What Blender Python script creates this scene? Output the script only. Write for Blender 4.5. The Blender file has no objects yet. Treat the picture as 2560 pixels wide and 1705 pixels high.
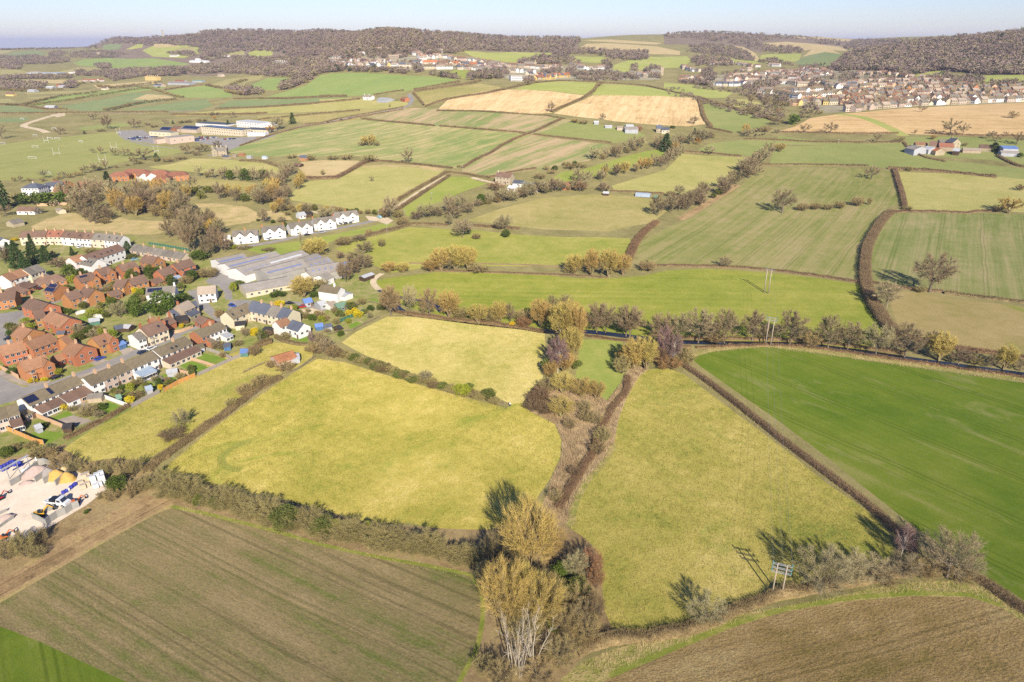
import bpy, math, random
import numpy as np
from mathutils import Vector, Matrix, Quaternion
from mathutils.geometry import delaunay_2d_cdt
R = math.radians
random.seed(7)
SC = bpy.context.scene
COL = SC.collection

# ------------------------------------------------------------------ camera
H = 120.0                      # height of the drone above the meadow, metres
PITCH = R(23.6)
FPX = 1707.0                   # focal length in pixels of the 2560 px wide photograph
cam_d = bpy.data.cameras.new('camera')
cam_d.sensor_width = 36.0
cam_d.lens = 36.0 * FPX / 2560.0
cam_d.clip_start = 1.0
cam_d.clip_end = 60000.0
cam = bpy.data.objects.new('camera', cam_d)
COL.objects.link(cam)
cam.location = (0, 0, H)
cam.rotation_euler = (math.pi / 2 - PITCH, 0, 0)
SC.camera = cam

# ------------------------------------------------------------------ light
SUN_EL = R(29.5)
SUN_AZ = R(169.5)              # clockwise from +Y: the sun stands behind and to the right
w = bpy.data.worlds.new('World')
SC.world = w
w.use_nodes = True
nt = w.node_tree
bg = nt.nodes['Background']
sky = nt.nodes.new('ShaderNodeTexSky')
sky.sky_type = 'NISHITA'
sky.sun_disc = False
sky.sun_elevation = SUN_EL
sky.sun_rotation = SUN_AZ
sky.altitude = 200.0
sky.air_density = 1.15
sky.dust_density = 0.25
sky.ozone_density = 4.5
tint = nt.nodes.new('ShaderNodeMix'); tint.data_type = 'RGBA'; tint.blend_type = 'MULTIPLY'; tint.inputs[0].default_value = 1.0
tint.inputs[7].default_value = (0.90, 0.90, 1.16, 1)       # the bluish, slightly violet spring sky of the photograph
nt.links.new(sky.outputs[0], tint.inputs[6]); nt.links.new(tint.outputs[2], bg.inputs[0])
bg.inputs[1].default_value = 0.098
sd = bpy.data.lights.new('sun', 'SUN')
sd.energy = 5.0
sd.angle = R(0.53)
sd.color = (1.0, 0.91, 0.74)
sun = bpy.data.objects.new('sun', sd)
COL.objects.link(sun)
to_sun = Vector((math.sin(SUN_AZ) * math.cos(SUN_EL), math.cos(SUN_AZ) * math.cos(SUN_EL), math.sin(SUN_EL)))
sun.rotation_euler = (-to_sun).to_track_quat('-Z', 'Y').to_euler()
sun.location = (60, -200, 300)
SC.view_settings.view_transform = 'Standard'
SC.view_settings.look = 'None'
SC.view_settings.gamma = 1.0
SC.view_settings.exposure = 0.42
SC.view_settings.use_curve_mapping = False
SC.cycles.max_bounces = 5
SC.cycles.diffuse_bounces = 2
SC.cycles.glossy_bounces = 2
SC.cycles.transmission_bounces = 2
SC.cycles.transparent_max_bounces = 6
SC.cycles.volume_bounces = 0
SC.cycles.use_denoising = False

# ------------------------------------------------------------------ from the photograph to the ground
CP, SP = math.cos(PITCH), math.sin(PITCH)
def ray(px, py):
 """direction (not unit) of the line of sight through a pixel of the 2560 x 1705 photograph"""
 x = (px - 1280.0) / FPX; y = -(py - 852.5) / FPX
 return x, CP + y * SP, -SP + y * CP
# terrain: for a few azimuths (given by the column they have at the horizon) distance/height pairs
_COLS = {
 -700: [(0,0),(900,0),(1500,6),(2500,18),(4000,34),(6000,52),(9000,30)],
 0:    [(0,0),(900,0),(1500,6),(2200,16),(3000,32),(4200,52),(5400,80),(7000,60),(9000,20)],
 200:  [(0,0),(900,0),(1500,6),(2200,20),(3000,40),(4000,62),(5200,84),(6500,70),(9000,20)],
 300:  [(0,0),(880,0),(1400,6),(2100,20),(3000,44),(4000,72),(4600,112),(5200,148),(6500,110)],
 400:  [(0,0),(850,0),(1300,6),(2000,22),(2800,50),(3500,86),(4100,142),(4500,150),(6000,110)],
 600:  [(0,0),(700,2),(1200,12),(1700,26),(2300,48),(3000,82),(3600,134),(4100,176),(4700,180),(6000,140)],
 800:  [(0,0),(550,0),(800,8),(1100,22),(1400,46),(1800,72),(2300,92),(2900,136),(3400,168),(4200,172),(6000,140)],
 960:  [(0,0),(500,0),(700,6),(950,22),(1150,38),(1300,55),(1500,76),(1700,92),(2000,124),(2350,152),(2700,156),(3200,146),(5000,130)],
 1130: [(0,0),(480,0),(650,8),(850,26),(1050,48),(1200,60),(1400,70),(1700,86),(2100,110),(2600,144),(2900,152),(3600,148),(5000,130)],
 1280: [(0,0),(450,0),(600,8),(760,24),(920,44),(1060,57),(1150,61),(1250,60),(1500,62),(1750,74),(2100,90),(2500,114),(3000,138),(3500,138),(5000,120)],
 1450: [(0,0),(450,0),(600,7),(760,24),(920,43),(1060,57),(1150,61),(1250,56),(1500,56),(1800,70),(2200,86),(2700,110),(3200,134),(3700,140),(5000,120)],
 1600: [(0,0),(450,0),(620,6),(780,24),(920,40),(1040,52),(1120,55),(1220,48),(1500,48),(1800,60),(2200,78),(2800,106),(3600,140),(4200,160),(6000,130)],
 1760: [(0,0),(480,0),(640,6),(800,22),(920,34),(1020,42),(1100,44),(1220,40),(1500,46),(1800,56),(2200,72),(2800,94),(3400,130),(4200,172),(6000,140)],
 1950: [(0,0),(500,0),(680,8),(820,22),(930,32),(1050,36),(1200,38),(1500,46),(1800,55),(2200,66),(2700,82),(3300,110),(4200,148),(5200,168),(7000,140)],
 2120: [(0,0),(500,0),(680,8),(820,24),(930,36),(1020,40),(1120,40),(1300,44),(1600,52),(1900,62),(2100,76),(2400,94),(2600,92),(3300,94),(4200,124),(5200,140),(7000,120)],
 2350: [(0,0),(500,0),(680,9),(820,26),(930,38),(1020,43),(1120,42),(1300,45),(1600,53),(1800,62),(2000,82),(2300,112),(2650,132),(3200,136),(5000,150)],
 2560: [(0,0),(500,0),(680,9),(820,26),(930,38),(1020,44),(1120,43),(1300,45),(1600,54),(1750,64),(1950,90),(2250,128),(2600,156),(3200,160),(5000,160)],
 3300: [(0,0),(500,0),(700,9),(850,26),(1000,42),(1150,44),(1600,60),(1900,100),(2600,170),(4000,180)],
}
def _az_of(px):
 d = ray(px, 105.0); return math.atan2(d[0], d[1])
_DG = np.concatenate([np.linspace(0, 400, 21)[:-1], np.geomspace(400, 9000, 260), [30000.0]])
def _pchip(xs, ys, q):
 xs = np.array(xs, float); ys = np.array(ys, float)
 h = np.diff(xs); dl = np.diff(ys) / h
 m = np.zeros(len(xs))
 for i in range(1, len(xs) - 1):
  if dl[i-1] * dl[i] > 0:
   w1 = 2*h[i] + h[i-1]; w2 = h[i] + 2*h[i-1]
   m[i] = (w1 + w2) / (w1/dl[i-1] + w2/dl[i])
 m[0] = dl[0]; m[-1] = 0
 q = np.clip(q, xs[0], xs[-1])
 k = np.clip(np.searchsorted(xs, q) - 1, 0, len(h) - 1)
 t = (q - xs[k]) / h[k]
 return ((1+2*t)*(1-t)**2*ys[k] + t*(1-t)**2*h[k]*m[k] + t*t*(3-2*t)*ys[k+1] + t*t*(t-1)*h[k]*m[k+1])
_azc = np.array([_az_of(p) for p in _COLS])
_prof = np.array([_pchip([a for a, b in v], [b for a, b in v], np.minimum(_DG, 9000)) for v in _COLS.values()])
_AZ = np.linspace(_azc[0], _azc[-1], 240)
_ZT = np.zeros((len(_AZ), len(_DG)))
for j in range(len(_DG)):
 _ZT[:, j] = _pchip(_azc, _prof[:, j], _AZ)
_rng = np.random.RandomState(3)
_bumps = [(_rng.uniform(0, 6.28), _rng.uniform(0, 6.28), _rng.uniform(0, 6.28)) for _ in range(6)]
def terrain(x, y):
 """ground height, works on arrays"""
 x = np.asarray(x, float); y = np.asarray(y, float)
 d = np.hypot(x, y); az = np.clip(np.arctan2(x, y), _AZ[0], _AZ[-1])
 fa = (az - _AZ[0]) / (_AZ[1] - _AZ[0]); ia = np.clip(fa.astype(int), 0, len(_AZ) - 2); ta = fa - ia
 idx = np.clip(np.searchsorted(_DG, d) - 1, 0, len(_DG) - 2)
 td = np.clip((d - _DG[idx]) / (_DG[idx+1] - _DG[idx]), 0, 1)
 z = ((1-ta)*(1-td)*_ZT[ia, idx] + ta*(1-td)*_ZT[ia+1, idx] + (1-ta)*td*_ZT[ia, idx+1] + ta*td*_ZT[ia+1, idx+1])
 # rolling relief that grows with distance
 amp = np.clip((d - 1300) / 2500, 0, 1)
 for k, (a, b, c) in enumerate(_bumps):
  wl = 330.0 * (1 + 0.45 * k)
  z = z + amp * (0.8 + 0.55 * k) * np.sin((x * math.cos(a) + y * math.sin(a)) * 6.28 / wl + b) * np.sin((x * math.sin(a) - y * math.cos(a)) * 6.28 / (wl * 1.3) + c)
 # the ground below the meadow level is gently uneven
 near = np.clip(1 - d / 900, 0, 1)
 z = z + near * (0.5 * np.sin(x / 41.0 + 1.0) * np.sin(y / 53.0) + 0.3 * np.sin(x / 17.0) * np.sin(y / 23.0 + 2.0))
 return z
_DS = np.geomspace(45, 9000, 700)
def P(px, py, h=0.0):
 """point where the line of sight through a pixel meets the ground (raised by h)"""
 rx, ry, rz = ray(px, py)
 n = math.hypot(rx, ry); ux, uy, s = rx / n, ry / n, rz / n
 g = terrain(ux * _DS, uy * _DS) + h
 below = (H + s * _DS) <= g
 if not below.any():
  k = len(_DS) - 1
  k = int(np.argmin(H + s * _DS - g)) if s > -0.012 else k
  d = _DS[k]
  return Vector((ux * d, uy * d, float(g[k])))
 k = int(np.argmax(below))
 if k == 0:
  d = (H - h) / max(1e-6, -s)
  return Vector((ux * d, uy * d, float(terrain(ux * d, uy * d)) + h))
 a, b = _DS[k-1], _DS[k]
 for _ in range(14):
  m = 0.5 * (a + b)
  if H + s * m <= float(terrain(ux * m, uy * m)) + h: b = m
  else: a = m
 d = 0.5 * (a + b)
 return Vector((ux * d, uy * d, float(terrain(ux * d, uy * d)) + h))
def gz(x, y): return float(terrain(x, y))
def height_at(base, px, py):
 """height above a ground point of the line of sight through a pixel, at that point's distance"""
 rx, ry, rz = ray(px, py)
 d = math.hypot(base.x, base.y)
 return H + rz / math.hypot(rx, ry) * d - base.z
def mpp(p):
 """metres per photograph pixel at a point"""
 v = Vector((p.x, p.y, p.z - H))
 return (v.y * CP - v.z * SP) / FPX
# pixel frames: enlarged cut-outs of the photograph in which positions were read off
def frame(x0, y0, wpx, wz):
 s = wpx / wz
 return lambda x, y: (x0 + x * s, y0 + y * s)
F_ = frame(0, 0, 2560, 2354)
ZA = frame(0, 0, 900, 2355); ZB = frame(800, 0, 900, 2355); ZC = frame(1660, 0, 900, 2355)
ZD = frame(0, 250, 700, 2355); ZE = frame(600, 250, 700, 2355); ZG = frame(1200, 200, 700, 2355); ZH = frame(1860, 200, 700, 2355)
ZI = frame(0, 550, 500, 2355); ZJ = frame(450, 480, 550, 2331); ZK = frame(0, 750, 500, 2240); ZL = frame(400, 700, 600, 2352)
ZM = frame(0, 1000, 500, 1960); ZN = frame(900, 600, 700, 2195); ZO = frame(1500, 600, 1060, 2355); ZP = frame(1100, 1100, 600, 1555)
ZQ = frame(1600, 1200, 960, 2355); ZR = frame(300, 1100, 1000, 2355); ZS = frame(0, 1300, 700, 2355)
ZT = frame(0, 640, 270, 2352); ZU = frame(0, 800, 270, 2352); ZV = frame(250, 760, 270, 2352); ZW = frame(0, 1120, 300, 2352); ZX = frame(0, 960, 270, 2352)
Z1 = frame(0, 100, 450, 2355); Z2 = frame(400, 100, 450, 2355); Z3 = frame(800, 90, 450, 2355); Z4 = frame(1200, 90, 450, 2355)
Z5 = frame(1700, 120, 450, 2355); Z6 = frame(2110, 120, 450, 2355); Z7 = frame(260, 280, 460, 2355); Z8 = frame(0, 400, 460, 2355)
def pts(fr, s):
 out = []
 for t in s.split():
  a, b = t.split(','); out.append(fr(float(a), float(b)))
 return out

# ------------------------------------------------------------------ small helpers
def tag(o, label=None, cat=None, group=None, kind=None):
 if label: o['label'] = label
 if cat: o['category'] = cat
 if group: o['group'] = group
 if kind: o['kind'] = kind
 return o
def empty(name, loc, rz=0.0):
 o = bpy.data.objects.new(name, None); COL.objects.link(o)
 o.location = loc; o.rotation_euler = (0, 0, rz); o.empty_display_size = 0.5
 return o
def link(name, me, parent=None, loc=None):
 o = bpy.data.objects.new(name, me); COL.objects.link(o)
 if parent: o.parent = parent
 if loc is not None: o.location = loc
 return o
def meshdata(name, v, f, mats, mi=None, smooth=False):
 """v: vertices, f: faces (list of tuples, or an (n,3) array), mi: material index per face"""
 me = bpy.data.meshes.new(name)
 v = np.asarray(v, dtype=np.float32).reshape(-1, 3)
 if isinstance(f, np.ndarray):
  n, k = f.shape
  me.vertices.add(len(v)); me.vertices.foreach_set('co', v.ravel())
  me.loops.add(n * k); me.loops.foreach_set('vertex_index', f.astype(np.int32).ravel())
  me.polygons.add(n)
  me.polygons.foreach_set('loop_start', np.arange(0, n * k, k, dtype=np.int32))
  me.polygons.foreach_set('loop_total', np.full(n, k, dtype=np.int32))
 else:
  me.from_pydata([tuple(map(float, p)) for p in v], [], f)
 for m in (mats if isinstance(mats, (list, tuple)) else [mats]): me.materials.append(m)
 if mi is not None: me.polygons.foreach_set('material_index', np.asarray(mi, dtype=np.int32))
 if smooth: me.polygons.foreach_set('use_smooth', np.ones(len(me.polygons), dtype=bool))
 me.update(calc_edges=True)
 return me
class MB:
 """collects boxes, bars, prisms and tubes into one mesh"""
 def __init__(s): s.v = []; s.f = []; s.m = []
 def poly(s, vs, fs, m=0):
  b = len(s.v); s.v += [tuple(p) for p in vs]
  s.f += [tuple(b + i for i in q) for q in fs]; s.m += [m] * len(fs); return s
 def box(s, x0, x1, y0, y1, z0, z1, m=0, M=None):
  vs = [Vector((x, y, z)) for z in (z0, z1) for y in (y0, y1) for x in (x0, x1)]
  if M is not None: vs = [M @ p for p in vs]
  return s.poly(vs, [(0,2,3,1),(4,5,7,6),(0,1,5,4),(2,6,7,3),(0,4,6,2),(1,3,7,5)], m)
 def bar(s, a, b, wd, ht, m=0):
  a = Vector(a); b = Vector(b); d = (b - a); L = d.length
  if L < 1e-6: return s
  q = d.to_track_quat('X', 'Z'); M = Matrix.Translation(a) @ q.to_matrix().to_4x4()
  return s.box(0, L, -wd/2, wd/2, -ht/2, ht/2, m, M)
 def tube(s, ps, rs, n=6, m=0, cap=True):
  ps = [Vector(p) for p in ps]; b = len(s.v)
  for i, p in enumerate(ps):
   d = (ps[min(i+1, len(ps)-1)] - ps[max(i-1, 0)])
   q = d.to_track_quat('Z', 'X') if d.length > 1e-9 else Quaternion()
   for k in range(n):
    a = 6.28318 * k / n
    s.v.append(tuple(p + q @ Vector((math.cos(a) * rs[i], math.sin(a) * rs[i], 0))))
  for i in range(len(ps) - 1):
   for k in range(n):
    s.f.append((b+i*n+k, b+i*n+(k+1) % n, b+(i+1)*n+(k+1) % n, b+(i+1)*n+k)); s.m.append(m)
  if cap:
   s.f.append(tuple(b + k for k in reversed(range(n)))); s.m.append(m)
   s.f.append(tuple(b + (len(ps)-1)*n + k for k in range(n))); s.m.append(m)
  return s
 def prism(s, prof, y0, y1, m=0):
  """closed profile in x,z, swept along y"""
  n = len(prof); vs = [(x, y0, z) for x, z in prof] + [(x, y1, z) for x, z in prof]
  fs = [tuple(range(n)), tuple(reversed(range(n, 2*n)))] + [(i, i+n, (i+1) % n + n, (i+1) % n) for i in range(n)]
  return s.poly(vs, fs, m)
 def data(s, name, mats, smooth=False): return meshdata(name, s.v, s.f, mats, s.m, smooth)
 def build(s, name, mats, parent=None, loc=None, smooth=False): return link(name, s.data(name, mats, smooth), parent, loc)
def copy_tree(o, parent=None):
 c = o.copy(); COL.objects.link(c)
 if parent: c.parent = parent
 for ch in list(o.children): copy_tree(ch, c)
 return c

# ------------------------------------------------------------------ materials
MATS = {}
class NT:
 def __init__(s, name):
  s.m = bpy.data.materials.new(name); s.m.use_nodes = True; s.t = s.m.node_tree
  s.b = s.t.nodes['Principled BSDF']
 def n(s, typ, **kw):
  x = s.t.nodes.new('ShaderNode' + typ)
  for k, v in kw.items():
   if k.startswith('i_'): x.inputs[k[2:].replace('_', ' ')].default_value = v
   else: setattr(x, k, v)
  return x
 def l(s, a, b): s.t.links.new(a, b)
 def math(s, op, a, b=0.5, clamp=False):
  x = s.n('Math', operation=op, use_clamp=clamp)
  for i, q in enumerate((a, b)):
   if isinstance(q, (int, float)): x.inputs[i].default_value = q
   else: s.l(q, x.inputs[i])
  return x.outputs[0]
 def ramp(s, fac, cols, inter='LINEAR'):
  x = s.n('ValToRGB'); cr = x.color_ramp; cr.interpolation = inter
  while len(cr.elements) < len(cols): cr.elements.new(0.5)
  for e, (p, c) in zip(cr.elements, cols): e.position = p; e.color = (*c, 1)
  s.l(fac, x.inputs[0]); return x.outputs[0]
 def mix(s, fac, a, b, mode='MIX'):
  x = s.n('Mix', data_type='RGBA', blend_type=mode)
  for sock, q in ((x.inputs[0], fac), (x.inputs[6], a), (x.inputs[7], b)):
   if isinstance(q, (int, float)): sock.default_value = q
   elif isinstance(q, tuple): sock.default_value = (*q, 1)
   else: s.l(q, sock)
  return x.outputs[2]
 def noise(s, vec, scale, detail=3.0, rough=0.55, dist=0.0):
  x = s.n('TexNoise'); x.inputs['Scale'].default_value = scale; x.inputs['Detail'].default_value = detail
  x.inputs['Roughness'].default_value = rough; x.inputs['Distortion'].default_value = dist
  s.l(vec, x.inputs['Vector']); return x.outputs[0]
def plain(name, col, rough=0.8, var=0.25, scale=2.0, spec=0.3, metal=0.0, bump=0.0, rand=0.0, drough=0.0):
 """one colour with uneven weathering (and, with rand, a different tint on every object)"""
 if name in MATS: return MATS[name]
 k = NT(name); tc = k.n('TexCoord'); v = tc.outputs['Object']
 n1 = k.noise(v, scale, 5.0, 0.65)
 n2 = k.noise(v, scale * 0.17, 3.0)
 f = k.math('ADD', k.math('MULTIPLY', n1, 0.6), k.math('MULTIPLY', n2, 0.4))
 lo = tuple(c * (1 - var) for c in col); hi = tuple(min(1, c * (1 + var)) for c in col)
 c = k.ramp(f, [(0.33, lo), (0.5, col), (0.67, hi)])
 if rand:
  oi = k.n('ObjectInfo')
  hs = k.n('HueSaturation'); k.l(c, hs.inputs['Color'])
  k.l(k.math('ADD', k.math('MULTIPLY', oi.outputs['Random'], 2 * rand), 1 - rand), hs.inputs['Value'])
  k.l(k.math('ADD', k.math('MULTIPLY', k.math('FRACT', k.math('MULTIPLY', oi.outputs['Random'], 7.31)), 0.03), 0.485), hs.inputs['Hue'])
  c = hs.outputs[0]
 k.l(c, k.b.inputs['Base Color'])
 k.b.inputs['Roughness'].default_value = rough; k.b.inputs['Metallic'].default_value = metal
 k.b.inputs['Specular IOR Level'].default_value = spec
 if drough: k.b.inputs['Diffuse Roughness'].default_value = drough
 if bump:
  bp = k.n('Bump'); bp.inputs['Strength'].default_value = bump; bp.inputs['Distance'].default_value = 0.12
  k.l(n1, bp.inputs['Height']); k.l(bp.outputs[0], k.b.inputs['Normal'])
 MATS[name] = k.m; return k.m
def ground_mat(name, cols, big=35.0, mid=6.0, fine=0.9, rows=None, rowsize=6.0, rowamt=0.25, speck=0.35, wts=(0.45, 0.35, 0.2), bump=0.5, patch=None, width=0.16, lines=0.0, tram=0.0):
 """fields: broad patches, tussocks and specks; rows = direction of the drilling or mowing in the world"""
 if name in MATS: return MATS[name]
 k = NT(name); tc = k.n('TexCoord'); v = tc.outputs['Object']
 n1 = k.noise(v, 1 / big, 4.0, 0.6, 0.6); n2 = k.noise(v, 1 / mid, 5.0, 0.65, 0.4)
 vs = v
 if rows is not None:
  mp = k.n('Mapping'); mp.inputs['Rotation'].default_value = (0, 0, -rows); k.l(v, mp.inputs['Vector'])
  m2 = k.n('Mapping'); m2.inputs['Scale'].default_value = (0.55, 1.0, 1.0); k.l(mp.outputs[0], m2.inputs['Vector']); vs = m2.outputs[0]
 n3 = k.noise(vs, 1 / fine, 3.0, 0.7)
 f = k.math('ADD', k.math('MULTIPLY', n1, wts[0]), k.math('ADD', k.math('MULTIPLY', n2, wts[1]), k.math('MULTIPLY', n3, wts[2])))
 if rows is not None:
  m3 = k.n('Mapping'); m3.inputs['Scale'].default_value = (0.035, 1.0, 1.0); k.l(mp.outputs[0], m3.inputs['Vector'])
  r1 = k.noise(m3.outputs[0], 1 / rowsize, 3.0, 0.6, 0.3)
  m4 = k.n('Mapping'); m4.inputs['Scale'].default_value = (0.012, 1.0, 1.0); k.l(mp.outputs[0], m4.inputs['Vector'])
  r2 = k.noise(m4.outputs[0], 1 / (rowsize * 0.28), 2.0, 0.5)
  rr = k.math('ADD', k.math('MULTIPLY', r1, 0.6), k.math('MULTIPLY', r2, 0.4))
  f = k.math('ADD', f, k.math('MULTIPLY', k.math('SUBTRACT', rr, 0.5), rowamt * 4))
 n = len(cols)
 c = k.ramp(f, [(0.5 + width * (2 * i / (n - 1) - 1), cols[i]) for i in range(n)])
 if patch is not None:
  pc, size, amt = patch
  if rows is not None:
   m6 = k.n('Mapping'); m6.inputs['Scale'].default_value = (0.3, 1.0, 1.0); k.l(mp.outputs[0], m6.inputs['Vector']); pv_ = m6.outputs[0]
  else: pv_ = v
  pn = k.noise(pv_, 1 / size, 5.0, 0.7, 0.8)
  c = k.mix(k.math('MULTIPLY', k.ramp(pn, [(0.56, (0, 0, 0)), (0.68, (1, 1, 1))]), amt), c, pc)
 if lines:                      # thin drill lines, fading in and out along the row
  m5 = k.n('Mapping'); m5.inputs['Scale'].default_value = (0.006, 1.0, 1.0); k.l(mp.outputs[0], m5.inputs['Vector'])
  ln = k.ramp(k.noise(m5.outputs[0], 1 / 1.3, 3.0, 0.6), [(0.56, (0, 0, 0)), (0.66, (1, 1, 1))])
  c = k.mix(k.math('MULTIPLY', ln, lines), c, tuple(q * 0.5 for q in cols[1]))
 if tram:                       # paired wheel tracks of the sprayer
  sx = k.n('SeparateXYZ'); k.l(mp.outputs[0], sx.inputs[0]); wob = k.math('MULTIPLY', k.noise(v, 0.02, 1.0), 3.0)
  yy = k.math('MODULO', k.math('ADD', k.math('ADD', sx.outputs[1], wob), 24000.0), 24.0)
  a_ = k.math('ABSOLUTE', k.math('SUBTRACT', k.math('ABSOLUTE', k.math('SUBTRACT', yy, 12.0)), 0.95))
  tm = k.ramp(a_, [(0.22, (1, 1, 1)), (0.42, (0, 0, 0))])
  c = k.mix(k.math('MULTIPLY', tm, tram), c, tuple(q * 0.62 for q in cols[0]))
 n4 = k.noise(vs, 1 / (fine * 0.4), 2.0, 0.7)
 sp = k.math('ADD', k.math('MULTIPLY', k.math('SUBTRACT', n4, 0.5), speck * 3), 1.0)
 cc = k.n('CombineColor')
 for i in range(3): k.l(sp, cc.inputs[i])
 c = k.mix(1.0, c, cc.outputs[0], 'MULTIPLY')
 k.l(c, k.b.inputs['Base Color'])
 k.b.inputs['Roughness'].default_value = 0.95; k.b.inputs['Specular IOR Level'].default_value = 0.12
 k.b.inputs['Diffuse Roughness'].default_value = 0.9
 if bump:
  bp = k.n('Bump'); bp.inputs['Strength'].default_value = bump; bp.inputs['Distance'].default_value = 0.35
  k.l(k.math('ADD', n3, k.math('MULTIPLY', n2, 1.2)), bp.inputs['Height']); k.l(bp.outputs[0], k.b.inputs['Normal'])
 MATS[name] = k.m; return k.m

# ------------------------------------------------------------------ the ground: fields, lanes, yards, river
def rowdir(fr, s):
 a, b = [P(*q) for q in pts(fr, s)]
 return math.atan2(b.y - a.y, b.x - a.x)
GR = {}
def G(key, **kw): GR[key] = ground_mat('ground_' + key, **kw)
STRAW = (0.42, 0.335, 0.115); OLIVE = (0.265, 0.235, 0.05); GREEN = (0.155, 0.185, 0.03); LGREEN = (0.20, 0.23, 0.045)
G('rough', cols=[(0.12, 0.115, 0.04), (0.17, 0.15, 0.06), (0.22, 0.19, 0.08), (0.26, 0.21, 0.10)])
G('scrub', cols=[(0.11, 0.08, 0.04), (0.20, 0.14, 0.07), (0.27, 0.20, 0.10), (0.24, 0.21, 0.07)], mid=3)
G('bigpasture', cols=[(0.185, 0.21, 0.034), (0.30, 0.263, 0.053), (0.39, 0.325, 0.08), (0.50, 0.40, 0.14)], big=42, mid=5, fine=1.0, wts=(0.5, 0.28, 0.22), width=0.14, patch=((0.17, 0.22, 0.03), 30, 0.6))
G('straw', cols=[(0.23, 0.235, 0.05), (0.345, 0.30, 0.085), (0.43, 0.36, 0.125), (0.49, 0.40, 0.165)], big=30, mid=4, fine=0.9, patch=((0.25, 0.26, 0.06), 22, 0.5))
G('rightpasture', cols=[(0.165, 0.182, 0.034), (0.265, 0.238, 0.052), (0.335, 0.282, 0.076), (0.42, 0.34, 0.115)], big=40, mid=5, fine=1.0, wts=(0.5, 0.28, 0.22), width=0.14, patch=((0.14, 0.19, 0.03), 18, 0.45))
G('greenpad', cols=[(0.16, 0.205, 0.04), (0.21, 0.235, 0.055), (0.28, 0.27, 0.08)], big=22, mid=5)
G('crop', cols=[(0.068, 0.112, 0.009), (0.090, 0.132, 0.012), (0.118, 0.150, 0.018), (0.17, 0.175, 0.045)], big=60, mid=9, fine=0.8, speck=0.2, bump=0.25,
 rows=rowdir(F_, '1800,905 2050,1010'), rowsize=9, rowamt=0.10, wts=(0.5, 0.3, 0.2), lines=0.25, tram=0.45, patch=((0.23, 0.21, 0.085), 13, 0.5))
G('plough', cols=[(0.115, 0.125, 0.034), (0.165, 0.140, 0.058), (0.205, 0.158, 0.076), (0.235, 0.180, 0.090)], big=45, mid=7, fine=0.9,
 rows=rowdir(F_, '400,1250 900,1500'), rowsize=4.5, rowamt=0.20, bump=0.8, speck=0.4, lines=0.5, tram=0.35)
G('brown', cols=[(0.15, 0.115, 0.035), (0.215, 0.15, 0.06), (0.26, 0.185, 0.083), (0.30, 0.235, 0.11)], big=30, mid=6, fine=0.6,
 rows=rowdir(F_, '1600,1540 2000,1440'), rowsize=7, rowamt=0.13, bump=1.0, speck=0.7, lines=0.3, tram=0.4)
G('meadow', cols=[(0.135, 0.165, 0.020), (0.18, 0.20, 0.030), (0.225, 0.225, 0.042), (0.29, 0.265, 0.07)], big=55, mid=8, fine=1.2, rows=rowdir(F_, '1000,660 1400,665'), rowsize=12, rowamt=0.10)
G('meadow_two', cols=[(0.155, 0.18, 0.028), (0.205, 0.215, 0.042), (0.26, 0.245, 0.06), (0.33, 0.29, 0.09)], big=40, mid=8, fine=1.4)
G('cropfield', cols=[(0.14, 0.155, 0.04), (0.18, 0.18, 0.056), (0.225, 0.20, 0.08), (0.265, 0.215, 0.105)], big=70, mid=10, fine=1.4, rows=rowdir(F_, '1620,600 1760,500'), rowsize=6, rowamt=0.2, speck=0.2, lines=0.25, tram=0.4)
G('cropfield_two', cols=[(0.13, 0.15, 0.04), (0.162, 0.175, 0.056), (0.205, 0.195, 0.078), (0.255, 0.215, 0.105)], big=80, mid=10, fine=1.4, rows=rowdir(F_, '2180,640 2190,510'), rowsize=6, rowamt=0.2, speck=0.2, lines=0.25, tram=0.4)
G('brownpasture', cols=[(0.165, 0.17, 0.04), (0.23, 0.185, 0.07), (0.27, 0.21, 0.09), (0.30, 0.24, 0.11)], big=50, mid=8, fine=1.3, patch=((0.17, 0.19, 0.035), 45, 0.8))
G('midpasture', cols=[(0.20, 0.21, 0.06), (0.265, 0.25, 0.08), (0.31, 0.275, 0.10), (0.37, 0.31, 0.14)], big=60, mid=9, fine=1.6)
G('olivepasture', cols=[(0.18, 0.175, 0.05), (0.235, 0.21, 0.07), (0.29, 0.24, 0.095), (0.34, 0.28, 0.13)], big=55, mid=8, fine=1.6)
G('brightgreen', cols=[(0.155, 0.195, 0.035), (0.205, 0.23, 0.048), (0.255, 0.255, 0.07)], big=45, mid=9, fine=1.5)
G('bigfield', cols=[(0.155, 0.195, 0.06), (0.205, 0.22, 0.075), (0.27, 0.245, 0.10), (0.36, 0.29, 0.15)], big=90, mid=14, fine=2, rows=rowdir(ZE, '1500,500 2200,320'), rowsize=9, rowamt=0.30, speck=0.2)
G('soilgreen', cols=[(0.165, 0.195, 0.065), (0.23, 0.215, 0.09), (0.31, 0.24, 0.13), (0.35, 0.26, 0.15)], big=110, mid=14, fine=2, rows=rowdir(ZG, '300,620 700,480'), rowsize=16, rowamt=0.32, speck=0.2)
G('farmgreen', cols=[(0.155, 0.18, 0.055), (0.195, 0.21, 0.068), (0.24, 0.235, 0.088)], big=70, mid=12, fine=2, speck=0.2)
G('stubble', cols=[(0.33, 0.225, 0.105), (0.43, 0.305, 0.15), (0.50, 0.365, 0.19), (0.54, 0.41, 0.23)], big=80, mid=12, fine=2, rows=rowdir(ZG, '1300,340 1400,150'), rowsize=7, rowamt=0.20, speck=0.2)
G('stubble_two', cols=[(0.33, 0.22, 0.10), (0.41, 0.28, 0.13), (0.46, 0.32, 0.16), (0.50, 0.36, 0.19)], big=90, mid=12, fine=2, rows=rowdir(ZH, '1500,330 2100,330'), rowsize=9, rowamt=0.18, speck=0.2)
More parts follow.
